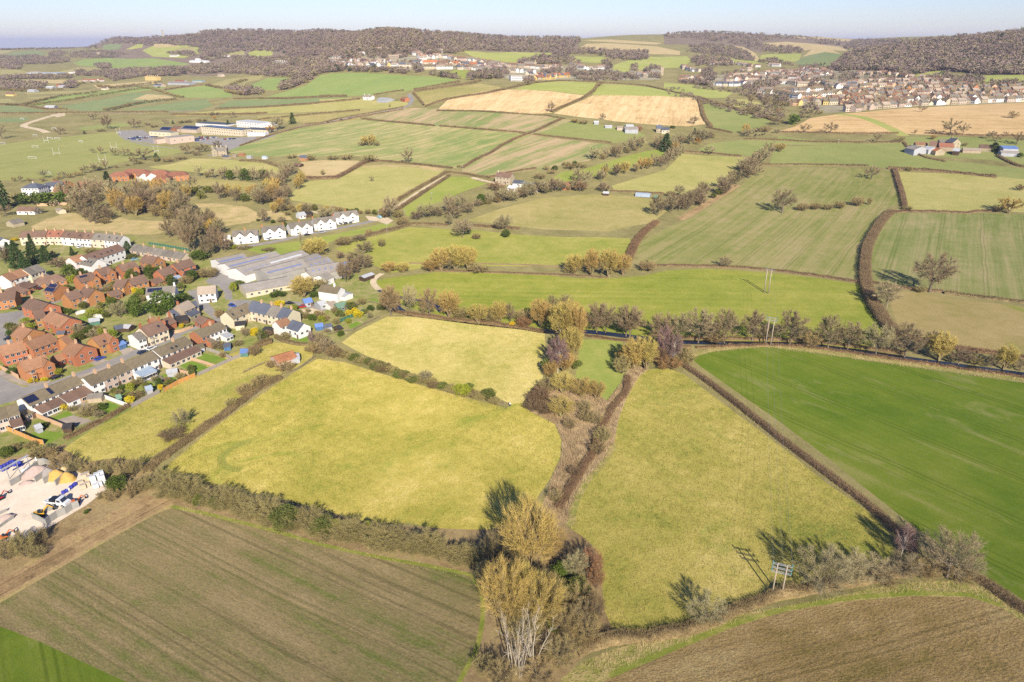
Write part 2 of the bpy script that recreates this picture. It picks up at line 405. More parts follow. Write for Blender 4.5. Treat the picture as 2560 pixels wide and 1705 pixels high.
G('hillgreen', cols=[(0.20, 0.235, 0.055), (0.26, 0.275, 0.075), (0.33, 0.30, 0.11)], big=70, mid=12, fine=2, speck=0.2)
G('tan', cols=[(0.27, 0.215, 0.10), (0.36, 0.28, 0.14), (0.42, 0.33, 0.18)], big=60, mid=9, fine=2, speck=0.2, patch=((0.22, 0.21, 0.07), 40, 0.5))
G('roughstraw', cols=[(0.20, 0.19, 0.07), (0.29, 0.235, 0.10), (0.37, 0.28, 0.14), (0.42, 0.32, 0.17)], big=25, mid=6, fine=1.3)
G('playing', cols=[(0.17, 0.185, 0.055), (0.215, 0.215, 0.07), (0.25, 0.235, 0.085)], big=80, mid=15, fine=2.2, speck=0.15, rows=rowdir(ZD, '300,600 1400,420'), rowsize=14, rowamt=0.12)
G('valegreen', cols=[(0.125, 0.165, 0.065), (0.16, 0.19, 0.08), (0.20, 0.21, 0.095)], big=120, mid=18, fine=3, speck=0.15)
G('valeolive', cols=[(0.20, 0.19, 0.075), (0.26, 0.23, 0.095), (0.31, 0.26, 0.12)], big=120, mid=18, fine=3, speck=0.15)
G('valebright', cols=[(0.15, 0.205, 0.055), (0.19, 0.235, 0.07), (0.22, 0.25, 0.08)], big=120, mid=18, fine=3, speck=0.15)
G('woodfloor', cols=[(0.13, 0.095, 0.07), (0.17, 0.128, 0.09), (0.21, 0.165, 0.11)], big=60, mid=12, fine=3)
G('townfloor', cols=[(0.15, 0.14, 0.08), (0.21, 0.185, 0.115), (0.28, 0.25, 0.18), (0.36, 0.33, 0.27)], big=40, mid=12, fine=4)
G('garden', cols=[(0.095, 0.14, 0.024), (0.155, 0.175, 0.042), (0.24, 0.21, 0.09), (0.35, 0.29, 0.18)], big=14, mid=3.5, fine=0.7, wts=(0.35, 0.45, 0.2))
G('lawn', cols=[(0.09, 0.155, 0.018), (0.125, 0.19, 0.024), (0.17, 0.215, 0.035)], big=10, mid=2.5, fine=0.6)
G('verge', cols=[(0.13, 0.17, 0.03), (0.21, 0.21, 0.05), (0.34, 0.27, 0.11), (0.43, 0.34, 0.17)], big=9, mid=2.2, fine=0.7, bump=1.0, wts=(0.3, 0.4, 0.3))
G('greenverge', cols=[(0.12, 0.16, 0.022), (0.18, 0.195, 0.035), (0.31, 0.265, 0.085)], big=9, mid=2.2, fine=0.7)
G('reed', cols=[(0.19, 0.125, 0.06), (0.30, 0.21, 0.11), (0.39, 0.285, 0.16), (0.46, 0.35, 0.21)], big=12, mid=3, fine=0.8, bump=1.0)
G('dirt', cols=[(0.15, 0.10, 0.05), (0.235, 0.16, 0.08), (0.31, 0.215, 0.11), (0.30, 0.24, 0.09)], big=14, mid=3, fine=0.8, bump=1.0, rows=rowdir(F_, '60,1310 300,1180'), rowsize=2.5, rowamt=0.2)
G('gravel', cols=[(0.42, 0.35, 0.28), (0.54, 0.46, 0.375), (0.62, 0.53, 0.44)], big=14, mid=4, fine=0.6, bump=0.2, speck=0.15)
G('asphalt', cols=[(0.16, 0.15, 0.145), (0.205, 0.19, 0.18), (0.25, 0.23, 0.215)], big=9, mid=2.5, fine=0.5, bump=0.15, speck=0.15)
G('paving', cols=[(0.19, 0.16, 0.14), (0.27, 0.225, 0.19), (0.34, 0.28, 0.24)], big=7, mid=2.0, fine=0.5, bump=0.15, speck=0.2)
G('track', cols=[(0.30, 0.235, 0.155), (0.42, 0.34, 0.235), (0.50, 0.42, 0.30)], big=10, mid=3, fine=0.7)
k = NT('ground_water'); tc = k.n('TexCoord')
k.l(k.ramp(k.noise(tc.outputs['Object'], 0.08, 3), [(0.4, (0.008, 0.010, 0.014)), (0.6, (0.02, 0.02, 0.016))]), k.b.inputs['Base Color'])
k.b.inputs['Roughness'].default_value = 0.25; k.b.inputs['Specular IOR Level'].default_value = 0.25
bp = k.n('Bump'); bp.inputs['Strength'].default_value = 0.12; k.l(k.noise(tc.outputs['Object'], 1.2, 3), bp.inputs['Height']); k.l(bp.outputs[0], k.b.inputs['Normal'])
GR['water'] = k.m

# polygons, later ones lie over earlier ones: (name, material, world polygon)
POLY = []
def resample(q, step=26.0):
 out = []
 for a, b in zip(q, q[1:]):
  n = max(1, int(math.hypot(b[0]-a[0], b[1]-a[1]) / step))
  out += [(a[0] + (b[0]-a[0]) * i / n, a[1] + (b[1]-a[1]) * i / n) for i in range(n)]
 out.append(q[-1]); return out
def wpoly(q, jitter=0.0):
 q = resample(q + [q[0]])[:-1]
 return [(v.x, v.y) for v in (P(x, y) for x, y in q)]
def field(key, fr, s, name='field', close=True):
 POLY.append((name, key, wpoly(pts(fr, s))))
def wline(fr, s, step=14.0):
 q = [P(x, y) for x, y in resample(pts(fr, s), step)]
 out = [q[0]]
 for p in q[1:]:
  if (p - out[-1]).length > 0.8: out.append(p)
 return out
def smooth_line(q, it=2):
 for _ in range(it):
  q = [q[0]] + [(a + 2*b + c) / 4 for a, b, c in zip(q, q[1:], q[2:])] + [q[-1]]
 return q
def strip(key, fr, s, wd, name='field', it=2, off=0.0):
 q = smooth_line(wline(fr, s), it)
 l, r = [], []
 for i, p in enumerate(q):
  d = (q[min(i+1, len(q)-1)] - q[max(i-1, 0)]); d.z = 0
  if d.length < 1e-6: continue
  n = Vector((-d.y, d.x, 0)).normalized()
  a = p + n * (off + wd/2); b = p + n * (off - wd/2)
  l.append((a.x, a.y)); r.append((b.x, b.y))
 POLY.append((name, key, l + r[::-1]))

# --- hills and vale, far
field('woodfloor', ZA, '600,300 720,255 860,235 1000,240 1280,225 1400,200 1700,192 2000,200 2355,205 2355,420 2200,470 1900,480 1600,480 1350,500 1000,480 760,420 700,330', 'hill')
field('woodfloor', ZB, '0,205 300,200 420,188 560,186 700,200 1000,210 1300,235 1650,242 1700,300 1650,340 1560,350 1250,345 950,330 850,345 500,330 0,380', 'hill')
field('woodfloor', ZC, '1080,470 1180,380 1300,310 1500,265 1900,250 2150,225 2400,200 2700,190 2700,490 2100,490 1900,470 1700,480 1500,470 1300,480', 'hill')
field('woodfloor', ZC, '0,230 200,215 500,215 900,245 1100,250 1600,262 1200,320 900,290 650,275 640,350 450,300 150,290 0,290', 'hill')
field('townfloor', Z3, '0,300 300,230 900,250 1500,250 1900,280 2355,330 2355,450 1700,430 1000,450 400,430 0,420', 'ground')
field('townfloor', Z4, '0,320 500,340 900,380 1600,400 2355,460 2355,570 1600,580 700,600 0,520', 'ground')
field('townfloor', Z5, '0,380 700,330 1300,290 2355,290 2355,830 1900,850 1500,740 1050,600 1000,480 300,470 0,440', 'ground')
field('townfloor', Z6, '0,340 600,380 1500,440 2355,480 2600,500 2600,690 2300,715 1700,735 1000,760 300,810 0,830', 'ground')
for key, fr, s in [
 ('hillgreen', ZA, '930,330 1050,285 1160,292 1290,300 1330,340 1200,380 1000,370'), ('valegreen', ZA, '670,295 720,286 800,290 780,322 680,330'),
 ('hillgreen', ZA, '820,325 900,288 940,283 930,312 860,322'), ('tan', ZA, '1000,290 1160,288 1170,305 1020,312'), ('valeolive', ZA, '1110,335 1200,306 1270,308 1280,342 1180,352'),
 ('valeolive', ZA, '1290,372 1430,338 1600,330 1600,358 1400,368'), ('hillgreen', ZA, '1620,348 1690,318 1790,332 1780,362 1650,372'),
 ('valegreen', ZA, '0,368 80,345 180,333 250,335 310,352 200,388 0,392'), ('valeolive', ZA, '0,328 90,330 30,350 0,352'), ('valebright', ZA, '480,412 550,388 700,378 850,385 1000,380 1100,395 1250,420 1100,440 850,450 700,440 520,430'),
 ('valeolive', ZA, '480,445 520,440 700,445 850,452 1000,470 900,490 600,470'), ('valeolive', ZA, '370,470 480,448 560,468 500,492 380,482'), ('valeolive', ZA, '0,458 120,454 200,475 330,484 0,490'),
 ('valegreen', ZA, '0,490 330,488 520,500 300,505 0,512'), ('tan', ZA, '0,525 300,520 540,525 700,530 540,545 200,545'), ('tan', ZA, '610,556 780,545 1000,530 1040,545 800,568 640,578'),
 ('valeolive', ZA, '160,606 420,598 620,590 420,612 180,618'), ('valeolive', ZA, '170,640 320,628 600,600 620,612 450,638 250,650'), ('valeolive', ZA, '0,645 60,645 100,668 0,682'),
 ('valegreen', ZA, '0,692 100,690 280,720 300,733 0,745'), ('valebright', ZA, '160,690 400,625 650,600 900,570 1080,560 1080,575 900,600 700,620 480,650 250,692'),
 ('valegreen', ZA, '390,695 700,645 880,605 1000,612 1100,625 1160,640 1000,672 800,700 690,728 560,728 450,712'), ('tan', ZA, '870,652 960,615 1080,624 1150,640 1000,655'),
 ('valegreen', ZA, '790,718 1000,692 1200,662 1350,650 1390,690 1300,720 1000,724'), ('valebright', ZA, '1080,592 1320,560 1345,560 1500,600 1520,632 1380,642 1180,637'),
 ('valeolive', ZA, '1380,552 1480,520 1730,490 1700,518 1500,562 1430,582'), ('valebright', ZA, '1600,575 1680,540 1750,510 1870,508 1925,540 1800,592 1620,582'), ('valegreen', ZA, '1400,712 1500,658 1900,648 2270,632 2270,648 2000,682 1700,707'),
 ('midpasture', ZA, '1120,748 1500,717 2000,687 2355,650 2355,722 1900,737 1500,752 1150,757'), ('olivepasture', ZA, '1690,787 1680,757 2000,742 2355,724 2355,792 2000,800'),
 ('midpasture', ZB, '-4,650 200,640 330,655 560,665 590,682 480,705 200,720 -4,723'), ('olivepasture', ZB, '-4,725 200,722 480,707 380,738 150,785 -4,794'),
 ('valebright', Z3, '0,535 130,490 400,478 800,492 1100,518 1500,530 1820,575 1700,620 1450,660 1230,700 1100,730 800,770 350,785 0,790'), ('valebright', ZA, '1590,655 1750,632 2000,560 2100,490 2160,485 2160,620 2000,640'),
 ('hillgreen', ZB, '930,330 1100,345 1230,340 1500,345 1545,352 1450,372 1350,388 1280,412 1200,410 1000,372'), ('tan', ZB, '1700,262 1900,258 2240,280 2200,292 1900,276'),
 ('tan', ZB, '1685,315 1750,285 1900,283 2200,303 2355,335 2355,358 2150,352 2000,325 1850,333'), ('hillgreen', ZB, '1590,368 1850,372 1900,402 1800,412 1620,395'), ('hillgreen', ZB, '1920,425 2100,370 2355,375 2355,440 2150,455 2000,472 1920,462'),
 ('hillgreen', ZC, '0,372 150,368 182,400 120,432 0,432'), ('tan', ZC, '450,298 520,308 600,350 640,402 600,402 540,330'), ('tan', ZC, '640,282 800,273 1000,288 1175,308 1210,335 1000,322 900,332 850,312 700,297'),
 ('tan', ZC, '820,240 1050,242 1235,257 1200,272 900,250'), ('hillgreen', ZC, '600,402 640,360 700,352 900,352 880,400 760,412 650,410'), ('valegreen', ZC, '860,405 950,352 1050,315 1150,350 1165,372 1100,432 950,442 880,430'), ('tan', ZC, '910,370 1000,318 1070,312 1160,355 1050,340'),
 ('hillgreen', ZC, '380,376 600,402 640,422 480,416'), ('lawn', ZC, '720,598 760,575 900,578 870,606'), ('hillgreen', ZC, '1640,492 1750,466 1870,463 1800,492 1700,512'), ('hillgreen', ZC, '1980,495 2350,490 2500,490 2500,570 2200,572 2090,567'), ('hillgreen', ZC, '2110,278 2355,268 2500,270 2500,320 2200,320'),
 ('valegreen', Z3, '1420,490 1480,450 1650,452 1620,505'), ('brightgreen', Z3, '1700,520 1740,445 1930,450 1960,560 1800,545')]:
 field(key, fr, s)
# --- the hill in the middle distance
field('olivepasture', ZB, '620,605 800,580 1050,545 1180,568 1195,585 1100,610 1000,625 850,645 780,668 690,695')
field('hillgreen', ZB, '1270,585 1400,545 1560,530 1700,535 1825,543 1790,592 1740,622 1500,594 1340,587')
field('hillgreen', ZB, '1850,550 2000,555 2150,570 2355,612 2355,632 2000,627 1780,622')
field('hillgreen', ZC, '0,540 200,558 330,588 450,605 400,640 250,640 100,602 0,582')
field('midpasture', ZC, '420,672 480,648 560,650 690,690 680,722 560,707 470,712')
field('stubble', ZG, '-360,255 -270,165 0,100 150,80 350,80 600,95 800,120 890,130 860,160 750,205 600,275 400,292 0,262')
field('stubble', ZG, '620,280 700,238 870,168 950,130 1200,130 1500,134 1800,150 1840,200 1850,300 1900,370 1750,390 1450,375 1150,348 950,322 800,307')
field('farmgreen', ZG, '1860,190 2000,225 2355,308 2450,345 2355,402 2200,432 2100,442 1950,402 1900,332 1855,250')
field('stubble_two', ZH, '290,430 420,395 560,320 800,285 1000,270 1300,240 1900,210 2355,190 2900,160 2900,480 2355,460 1700,465 1300,450 1000,450 600,445')
strip('hillgreen', ZH, '790,285 1000,310 1150,370 1280,430 1350,470', 11)
field('soilgreen', ZE, '1030,158 1200,100 1350,72 1480,65 1700,75 2000,95 2355,120 2560,132 2780,170 2760,185 2560,260 2430,295 2355,285 2000,245 1640,220')
field('farmgreen', ZG, '450,458 620,400 760,348 900,365 1050,380 1200,410 1340,440 1400,470 1300,500 1150,525 1100,530 900,508 650,478')
field('bigfield', ZE, '-60,400 200,310 400,250 700,195 1000,165 1300,190 1640,220 2000,245 2355,285 2440,300 2300,365 2100,470 1880,575 1780,570 1700,552 1450,532 1200,507 1050,475 900,465 700,475 500,470 300,475 100,470 -100,440')
field('soilgreen', ZG, '-150,745 0,668 200,562 400,472 440,462 700,498 950,528 1100,545 1000,580 950,610 920,680 800,695 550,745 300,778 110,822 20,820 -90,790 -160,765')
field('midpasture', ZG, '1110,888 1300,830 1400,805 1560,755 1640,680 1690,620 1900,637 2230,648 2200,702 2100,782 2020,862 1850,902 1700,952 1560,950 1300,937 1130,935')
field('olivepasture', F_, '1072,507 1150,480 1250,455 1350,447 1440,450 1530,462 1545,475 1500,512 1440,522 1400,532 1250,527 1130,514')
field('brightgreen', ZG, '560,850 700,770 850,758 1000,708 1200,648 1400,598 1550,580 1570,612 1500,645 1350,682 1280,722 1200,772 1000,800 850,830 700,860')
# right hand fields
field('farmgreen', F_, '1790,312 1900,325 2000,327 2075,325 2085,337 1900,334 1780,332')
field('farmgreen', F_, '2080,314 2200,314 2354,322 2600,330 2600,400 2354,378 2280,368 2130,358 2085,337')
field('farmgreen', F_, '1782,337 1900,334 2080,337 2095,355 2150,366 2300,382 2354,388 2700,410 2700,430 2354,412 2200,399 2070,387 1950,382 1850,382 1768,380')
field('farmgreen', F_, '1630,330 1700,322 1780,322 1770,345 1740,358 1640,358 1600,348')
field('cropfield', F_, '1600,497 1640,470 1690,440 1720,410 1760,388 1850,385 2000,388 2045,395 2058,430 2075,470 2030,479 1900,485 1750,492')
field('midpasture', F_, '2066,395 2150,398 2250,402 2354,412 2700,430 2700,510 2354,488 2200,485 2090,482 2078,440')
field('cropfield', F_, '1478,553 1540,520 1600,498 1750,492 1900,484 2035,478 2015,520 1990,570 1985,642 1900,634 1800,622 1700,614 1600,612 1500,610 1468,600 1463,575')
field('cropfield_two', F_, '2052,490 2200,490 2354,492 2700,520 2700,725 2354,692 2250,682 2160,667 2080,662 2010,652 2003,600 2010,560 2030,520')
field('brownpasture', F_, '2042,668 2110,672 2200,687 2354,705 2700,745 2700,850 2354,814 2200,802 2110,777 2070,757 2050,712')
# --- left middle
field('playing', ZD, '-600,400 0,372 300,335 600,305 880,275 980,270 1100,320 1250,370 1500,400 1530,440 1400,470 1200,490 1000,530 850,570 700,600 400,655 150,672 -600,690')
field('midpasture', ZD, '1240,562 1430,540 1620,490 1900,500 2200,530 2340,570 2330,620 2250,602 2000,602 1700,612 1600,602 1400,587')
field('olivepasture', ZD, '1490,720 1600,690 1700,665 2000,680 2200,705 2100,760 1850,740 1640,735')
field('roughstraw', ZD, '260,1062 400,1000 560,950 900,960 1100,1010 1400,1020 1540,1020 1500,1080 1300,1130 1050,1130 900,1100 600,1090 300,1092')
field('roughstraw', ZD, '1640,870 1850,870 2050,900 2160,950 2190,990 2100,1030 1900,1060 1760,992 1700,932')
field('roughstraw', ZE, '0,890 60,900 150,950 260,930 400,960 450,1010 300,1010 150,1020 0,1020 -50,960')
field('midpasture', ZE, '350,832 450,770 540,700 600,680 830,665 920,610 1030,560 1200,555 1500,560 1700,580 1720,620 1600,690 1450,770 1300,860 1220,925 1150,942 1000,932 850,902 700,882 500,852')
strip('roughstraw', ZE, '1030,560 1200,550 1500,558 1700,590', 9)
field('brightgreen', ZE, '1370,912 1500,825 1750,645 1900,645 2000,680 2080,702 1900,762 1750,822 1700,852 1600,882 1450,972 1400,982')
field('tan', ZE, '530,602 480,562 520,520 700,505 900,510 1000,510 1010,540 900,602 820,642 540,642')
field('valegreen', ZD, '0,150 200,148 260,150 180,185 0,185')
field('farmgreen', ZD, '640,235 880,200 1100,190 1080,220 900,245 700,255')
# the stream meadows
field('brightgreen', F_, '555,572 700,552 800,532 890,512 905,517 860,532 780,548 700,582 620,588')
field('meadow_two', F_, '770,572 830,550 890,536 940,522 1000,525 1100,530 1200,540 1300,545 1380,545 1448,548 1454,575 1442,594 1390,602 1300,608 1200,612 1100,612 1000,612 900,627 865,612 820,592')
field('meadow', F_, '862,645 900,638 1000,626 1100,627 1250,632 1330,640 1400,640 1480,634 1530,622 1620,618 1700,622 1800,630 1900,642 1982,655 2002,685 2022,715 2042,758 1990,805 1800,785 1660,785 1560,778 1420,768 1260,757 1100,737 1010,724 940,707 890,682')
strip('scrub', F_, '940,604 1000,606 1100,606 1200,608 1320,614', 3.0)
strip('dirt', ZG, '1680,1175 1800,1110 1950,1010 2060,950 2160,880', 7)
# --- near
field('garden', F_, '-250,640 0,560 60,540 300,540 430,570 500,600 520,610 640,600 720,640 780,620 860,640 880,670 880,712 820,750 780,785 700,800 610,785 520,815 400,880 300,940 150,1032 60,1060 -60,1090 -300,1120', 'ground')
field('scrub', F_, '-200,1080 60,1045 150,1020 200,1062 270,1052 330,1062 365,1090 420,1102 560,1132 720,1167 840,1202 1000,1214 1130,1217 1200,1187 1240,1185 1260,1172 1312,1217 1350,1240 1385,1282 1390,1400 1415,1452 1330,1520 1300,1568 1290,1800 1040,1800 1060,1568 1100,1470 1110,1400 1085,1320 900,1285 720,1247 560,1202 400,1165 330,1165 240,1190 150,1235 60,1300 0,1340 -200,1450', 'ground')
field('dirt', F_, '-300,1470 0,1335 60,1296 150,1232 240,1188 300,1150 340,1140 390,1150 405,1166 360,1182 260,1237 130,1312 0,1388 -300,1540', 'ground')
field('gravel', F_, '-300,1090 0,1072 60,1050 110,1058 180,1085 245,1100 245,1125 200,1160 120,1208 60,1235 0,1248 -300,1300', 'yard')
field('plough', F_, '402,1166 560,1203 720,1248 900,1288 1085,1324 1110,1370 1107,1440 1092,1500 1052,1568 1030,2100 -900,2100 -900,1700 -300,1540 0,1386 130,1310 260,1235 360,1180')
field('crop', F_, '-400,1420 0,1440 90,1474 290,1568 420,1650 -400,2100')
strip('greenverge', F_, '395,1164 480,1182 560,1202 640,1222 720,1247 800,1266 900,1286 1000,1303 1085,1322', 1.2)
strip('greenverge', F_, '1085,1320 1112,1372 1108,1440 1094,1500 1054,1568 1030,1640', 1.1)
field('bigpasture', F_, '365,1087 430,1032 500,977 600,907 690,847 730,825 790,832 880,860 1000,895 1100,922 1165,938 1215,945 1275,975 1290,1010 1288,1050 1265,1100 1230,1150 1200,1187 1130,1217 1080,1217 1000,1214 940,1202 850,1202 780,1182 720,1167 640,1142 560,1132 480,1107 420,1102')
strip('meadow_two', ZR, '770,0 690,30 610,75 575,110 585,150 640,170 715,178', 2.6)
field('straw', F_, '785,787 820,762 890,728 960,728 1040,735 1130,745 1200,755 1252,765 1254,830 1247,870 1227,900 1207,927 1180,932 1150,917 1060,895 960,862 900,842 830,812')
field('bigpasture', F_, '1165,938 1180,928 1210,925 1232,930 1240,948 1215,950')
field('rightpasture', F_, '145,1032 200,995 300,942 400,880 520,817 610,786 640,788 690,790 722,800 717,824 652,862 592,892 527,927 472,977 422,1007 362,1042 332,1062 270,1052 200,1062')
field('rightpasture', F_, '1488,850 1530,845 1572,860 1642,912 1722,972 1802,1032 1902,1112 1962,1152 2012,1190 2042,1225 2055,1262 2032,1302 1950,1332 1850,1372 1700,1397 1640,1412 1560,1442 1470,1457 1412,1454 1388,1400 1383,1330 1383,1280 1350,1240 1312,1215 1312,1170 1340,1110 1390,1060 1410,1020 1420,960 1440,910 1465,865')
field('greenpad', F_, '1332,780 1430,782 1442,830 1427,880 1395,920 1360,897 1322,867 1330,820')
field('reed', F_, '1212,942 1230,907 1250,882 1290,872 1330,872 1362,898 1396,922 1428,882 1444,850 1470,842 1492,848 1467,868 1442,912 1422,962 1412,1020 1392,1060 1342,1110 1316,1165 1308,1205 1240,1187 1267,1102 1290,1052 1292,1010 1277,975')
strip('scrub', F_, '1445,865 1440,900 1405,935 1395,965 1370,1000 1362,1040 1330,1090 1290,1150', 3.2)
strip('verge', F_, '1410,1020 1400,1050 1345,1110 1318,1160 1312,1210', 2.2)
field('crop', F_, '1588,822 1640,808 1760,797 1880,812 2000,830 2180,855 2354,880 2700,930 3100,1500 2700,1520 2600,1500 2354,1380 2250,1315 2200,1280 2120,1225 2050,1170 1980,1115 1900,1050 1800,975 1700,905 1610,842')
strip('verge', F_, '1585,818 1640,803 1760,793 1880,807 2000,825 2180,849 2354,873 2700,922', 3.0)
field('brown', F_, '1378,1570 1480,1527 1560,1492 1700,1437 1800,1407 1950,1382 2100,1370 2230,1373 2300,1396 2354,1427 2750,1650 2900,2200 1200,2200 1320,1640')
field('verge', F_, '1335,1525 1400,1495 1480,1475 1560,1455 1700,1410 1850,1388 2000,1353 2100,1338 2200,1333 2260,1352 2354,1412 2750,1632 2750,1660 2354,1428 2300,1396 2230,1373 2100,1370 1950,1382 1800,1407 1700,1437 1560,1492 1480,1527 1378,1570 1330,1640 1285,1620 1290,1560')
strip('greenverge', F_, '1400,1552 1480,1519 1560,1484 1700,1429 1800,1400 1950,1374 2100,1362 2230,1366 2300,1390', 1.5)
# the river, the mill stream and the road network
strip('water', F_, '905,703 926,721 1010,731 1100,743 1200,753 1260,764 1340,761 1420,770 1480,778 1560,786 1690,789 1780,790 1860,793 1980,808 2085,824 2200,840 2290,852 2354,861 2700,905', 4.6, 'river')
strip('water', ZN, '150,392 190,415 250,440 330,456 450,470 600,492 640,560', 3.2, 'stream')
strip('track', ZN, '175,262 130,280 95,305 90,335 110,360 150,390', 3.4, 'path')
strip('asphalt', ZE, '-260,470 -120,425 0,382 250,292 500,225 700,188 850,164 1000,130 1200,95 1380,70 1440,48 1465,10 1440,-25 1420,-50', 7, 'road')
strip('asphalt', ZA, '-600,760 0,742 500,740 900,738 1200,728 1300,722', 6, 'road')
strip('track', ZE, '1290,912 1400,840 1500,770 1600,710 1740,632', 3.2, 'path')
strip('track', ZE, '1950,652 2050,678 2130,695 2230,720', 4, 'path')
strip('asphalt', ZJ, '560,590 650,582 900,545 1100,505 1300,455 1500,420 1750,370 2050,308 2150,268 2230,300', 5, 'road')
strip('track', ZJ, '1380,205 1480,222 1620,232', 4, 'path')
field('track', ZJ, '1960,250 2120,265 2160,230 2180,260 2260,300 2200,345 2100,310 2000,300', 'yard')
strip('track', ZD, '540,115 430,130 300,175 170,212 170,225 250,232 360,250 400,275', 10, 'path')
field('track', ZD, '420,125 540,105 550,130 480,145', 'yard')
field('asphalt', ZD, '990,258 1200,250 1260,290 1340,310 1330,350 1300,372 1200,355 1050,335 1000,300', 'yard')
field('asphalt', ZD, '1620,310 1900,318 2160,308 2120,340 1900,392 1700,365 1600,340', 'yard')
field('asphalt', ZD, '1890,385 2080,330 2300,292 2320,300 2100,362 1930,408', 'yard')
strip('asphalt', ZD, '1100,345 1250,385 1400,400 1520,405', 4, 'road')
field('asphalt', ZJ, '270,935 330,900 420,820 560,870 660,900 650,950 600,1000 545,1060 560,1140 480,1140 470,1060 400,990 300,975', 'yard')
field('asphalt', ZJ, '530,1150 680,1140 760,1150 700,1230 560,1290 500,1250', 'yard')
strip('asphalt', ZL, '-110,640 0,595 200,515 400,438 600,392 640,400', 5.5, 'road')
strip('asphalt', ZL, '610,400 520,335 440,255 390,190 330,150 310,100', 4.5, 'road')
strip('asphalt', ZJ, '1050,1170 1200,1180 1350,1200 1540,1255', 6, 'road')
field('track', ZJ, '1230,1250 1400,1230 1540,1270 1500,1300 1300,1290', 'yard')
strip('asphalt', ZK, '300,975 450,985 620,945 860,850 1100,765 1400,635 1700,515 2000,392', 6, 'road')
field('asphalt', ZK, '-250,840 0,848 120,915 260,975 430,985 520,960 420,1050 200,1120 0,1170 -250,1240', 'road')
field('asphalt', ZK, '-250,180 0,150 200,125 300,120 310,200 270,260 190,300 150,360 165,440 150,500 0,580 -250,700', 'road')
strip('paving', ZK, '-20,800 80,850 200,915 320,945 450,945 560,905', 2.6, 'pavement')
strip('paving', ZK, '860,870 980,825 1100,790 1250,730', 2.0, 'pavement')
strip('asphalt', ZT, '1040,1040 1200,1000 1330,960 1500,880 1650,800 1800,740', 4, 'road')
field('paving', ZT, '2050,700 2250,640 2352,620 2352,740 2250,770 2100,740', 'yard')
# lawns and patios of the back gardens
for s in ['350,765 440,725 520,735 690,785 570,840 480,815', '190,840 230,800 330,800 510,870 370,928', '10,945 100,905 290,960 180,1010 60,985', '1290,560 1440,505 1490,560 1430,615 1320,590', '660,590 720,570 760,600 700,620', '-160,1010 -60,985 20,1005 -60,1030', '1850,440 1930,405 1990,430 1870,490', '2050,190 2190,200 2180,230 2060,210']:
 field('lawn', ZL, s, 'lawn')
for s in ['560,1330 760,1240 840,1300 1010,1390 870,1470 820,1400 640,1350', '1060,1190 1220,1140 1430,1220 1260,1290', '270,1540 420,1460 560,1470 760,1500 560,1600 380,1610', '1350,1140 1440,1100 1580,1120 1460,1190', '1800,850 1890,805 2130,880 2010,930', '880,200 950,180 1010,200 920,240']:
 field('lawn', ZK, s, 'lawn')
for s in ['1600,860 1700,840 1860,890 1760,950', '760,1160 900,1120 1060,1200 900,1260', '640,1340 820,1290 1040,1350 800,1430', '1330,560 1470,530 1500,560 1390,620', '1010,690 1130,650 1200,680 1060,730', '840,520 900,500 980,520 930,590']:
 field('paving', ZK, s, 'patio')

# one sheet: a constrained triangulation of a polar grid and every outline above
def build_ground():
 rs = np.random.RandomState(5)
 vs = []
 d = 30.0
 rad = []
 while d < 9500: rad.append(d); d *= 1.036
 rad += [12000, 16000, 22000, 30000]
 azs = np.radians(np.arange(-78, 78.1, 1.3))
 for i, d in enumerate(rad):
  for a in azs:
   a2 = a + rs.uniform(-.3, .3) * R(1.3) if i not in (0, len(rad)-1) else a
   d2 = d * (1 + rs.uniform(-.008, .008)) if 0 < i < len(rad) - 4 else d
   vs.append((d2 * math.sin(a2), d2 * math.cos(a2)))
 edges = []
 for name, key, q in POLY:
  b = len(vs); vs += q
  edges += [(b + i, b + (i+1) % len(q)) for i in range(len(q))]
 ov, oe, of = delaunay_2d_cdt([Vector(p) for p in vs], edges, [], 0, 0.02)[:3]
 xy = np.array([(p.x, p.y) for p in ov]); tri = np.array([t for t in of if len(t) == 3])
 z = terrain(xy[:, 0], xy[:, 1])
 far = np.hypot(xy[:, 0], xy[:, 1]); z = np.where(far > 9400, np.interp(far, [9400, 30000], [20, -60]), z)
 V = np.column_stack([xy, z])
 c = xy[tri].mean(axis=1)
 own = np.full(len(tri), -1)
 for i, (name, key, q) in enumerate(POLY):
  q = np.array(q); lo = q.min(0); hi = q.max(0)
  cand = np.where((c[:, 0] >= lo[0]) & (c[:, 0] <= hi[0]) & (c[:, 1] >= lo[1]) & (c[:, 1] <= hi[1]))[0]
  if not len(cand): continue
  x = c[cand, 0]; y = c[cand, 1]; ins = np.zeros(len(cand), bool)
  x1, y1 = q[:, 0], q[:, 1]; x2, y2 = np.roll(x1, -1), np.roll(y1, -1)
  for k in range(len(q)):
   cond = (y1[k] > y) != (y2[k] > y)
   with np.errstate(divide='ignore', invalid='ignore'):
    xi = (x2[k] - x1[k]) * (y - y1[k]) / (y2[k] - y1[k]) + x1[k]
   ins ^= cond & (x < xi)
  own[cand[ins]] = i
 # counter-clockwise triangles
 a = V[tri[:, 1]] - V[tri[:, 0]]; b = V[tri[:, 2]] - V[tri[:, 0]]
 flip = (a[:, 0] * b[:, 1] - a[:, 1] * b[:, 0]) < 0
 tri[flip] = tri[flip][:, ::-1]
 for i in range(-1, len(POLY)):
  t = tri[own == i]
  if not len(t): continue
  name, key = ('ground', 'rough') if i < 0 else POLY[i][:2]
  u, inv = np.unique(t, return_inverse=True)
  me = meshdata(name, V[u], inv.reshape(-1, 3), GR[key], smooth=True)
  tag(link(name, me), kind='structure')
 print('ground tris', len(tri))
build_ground()

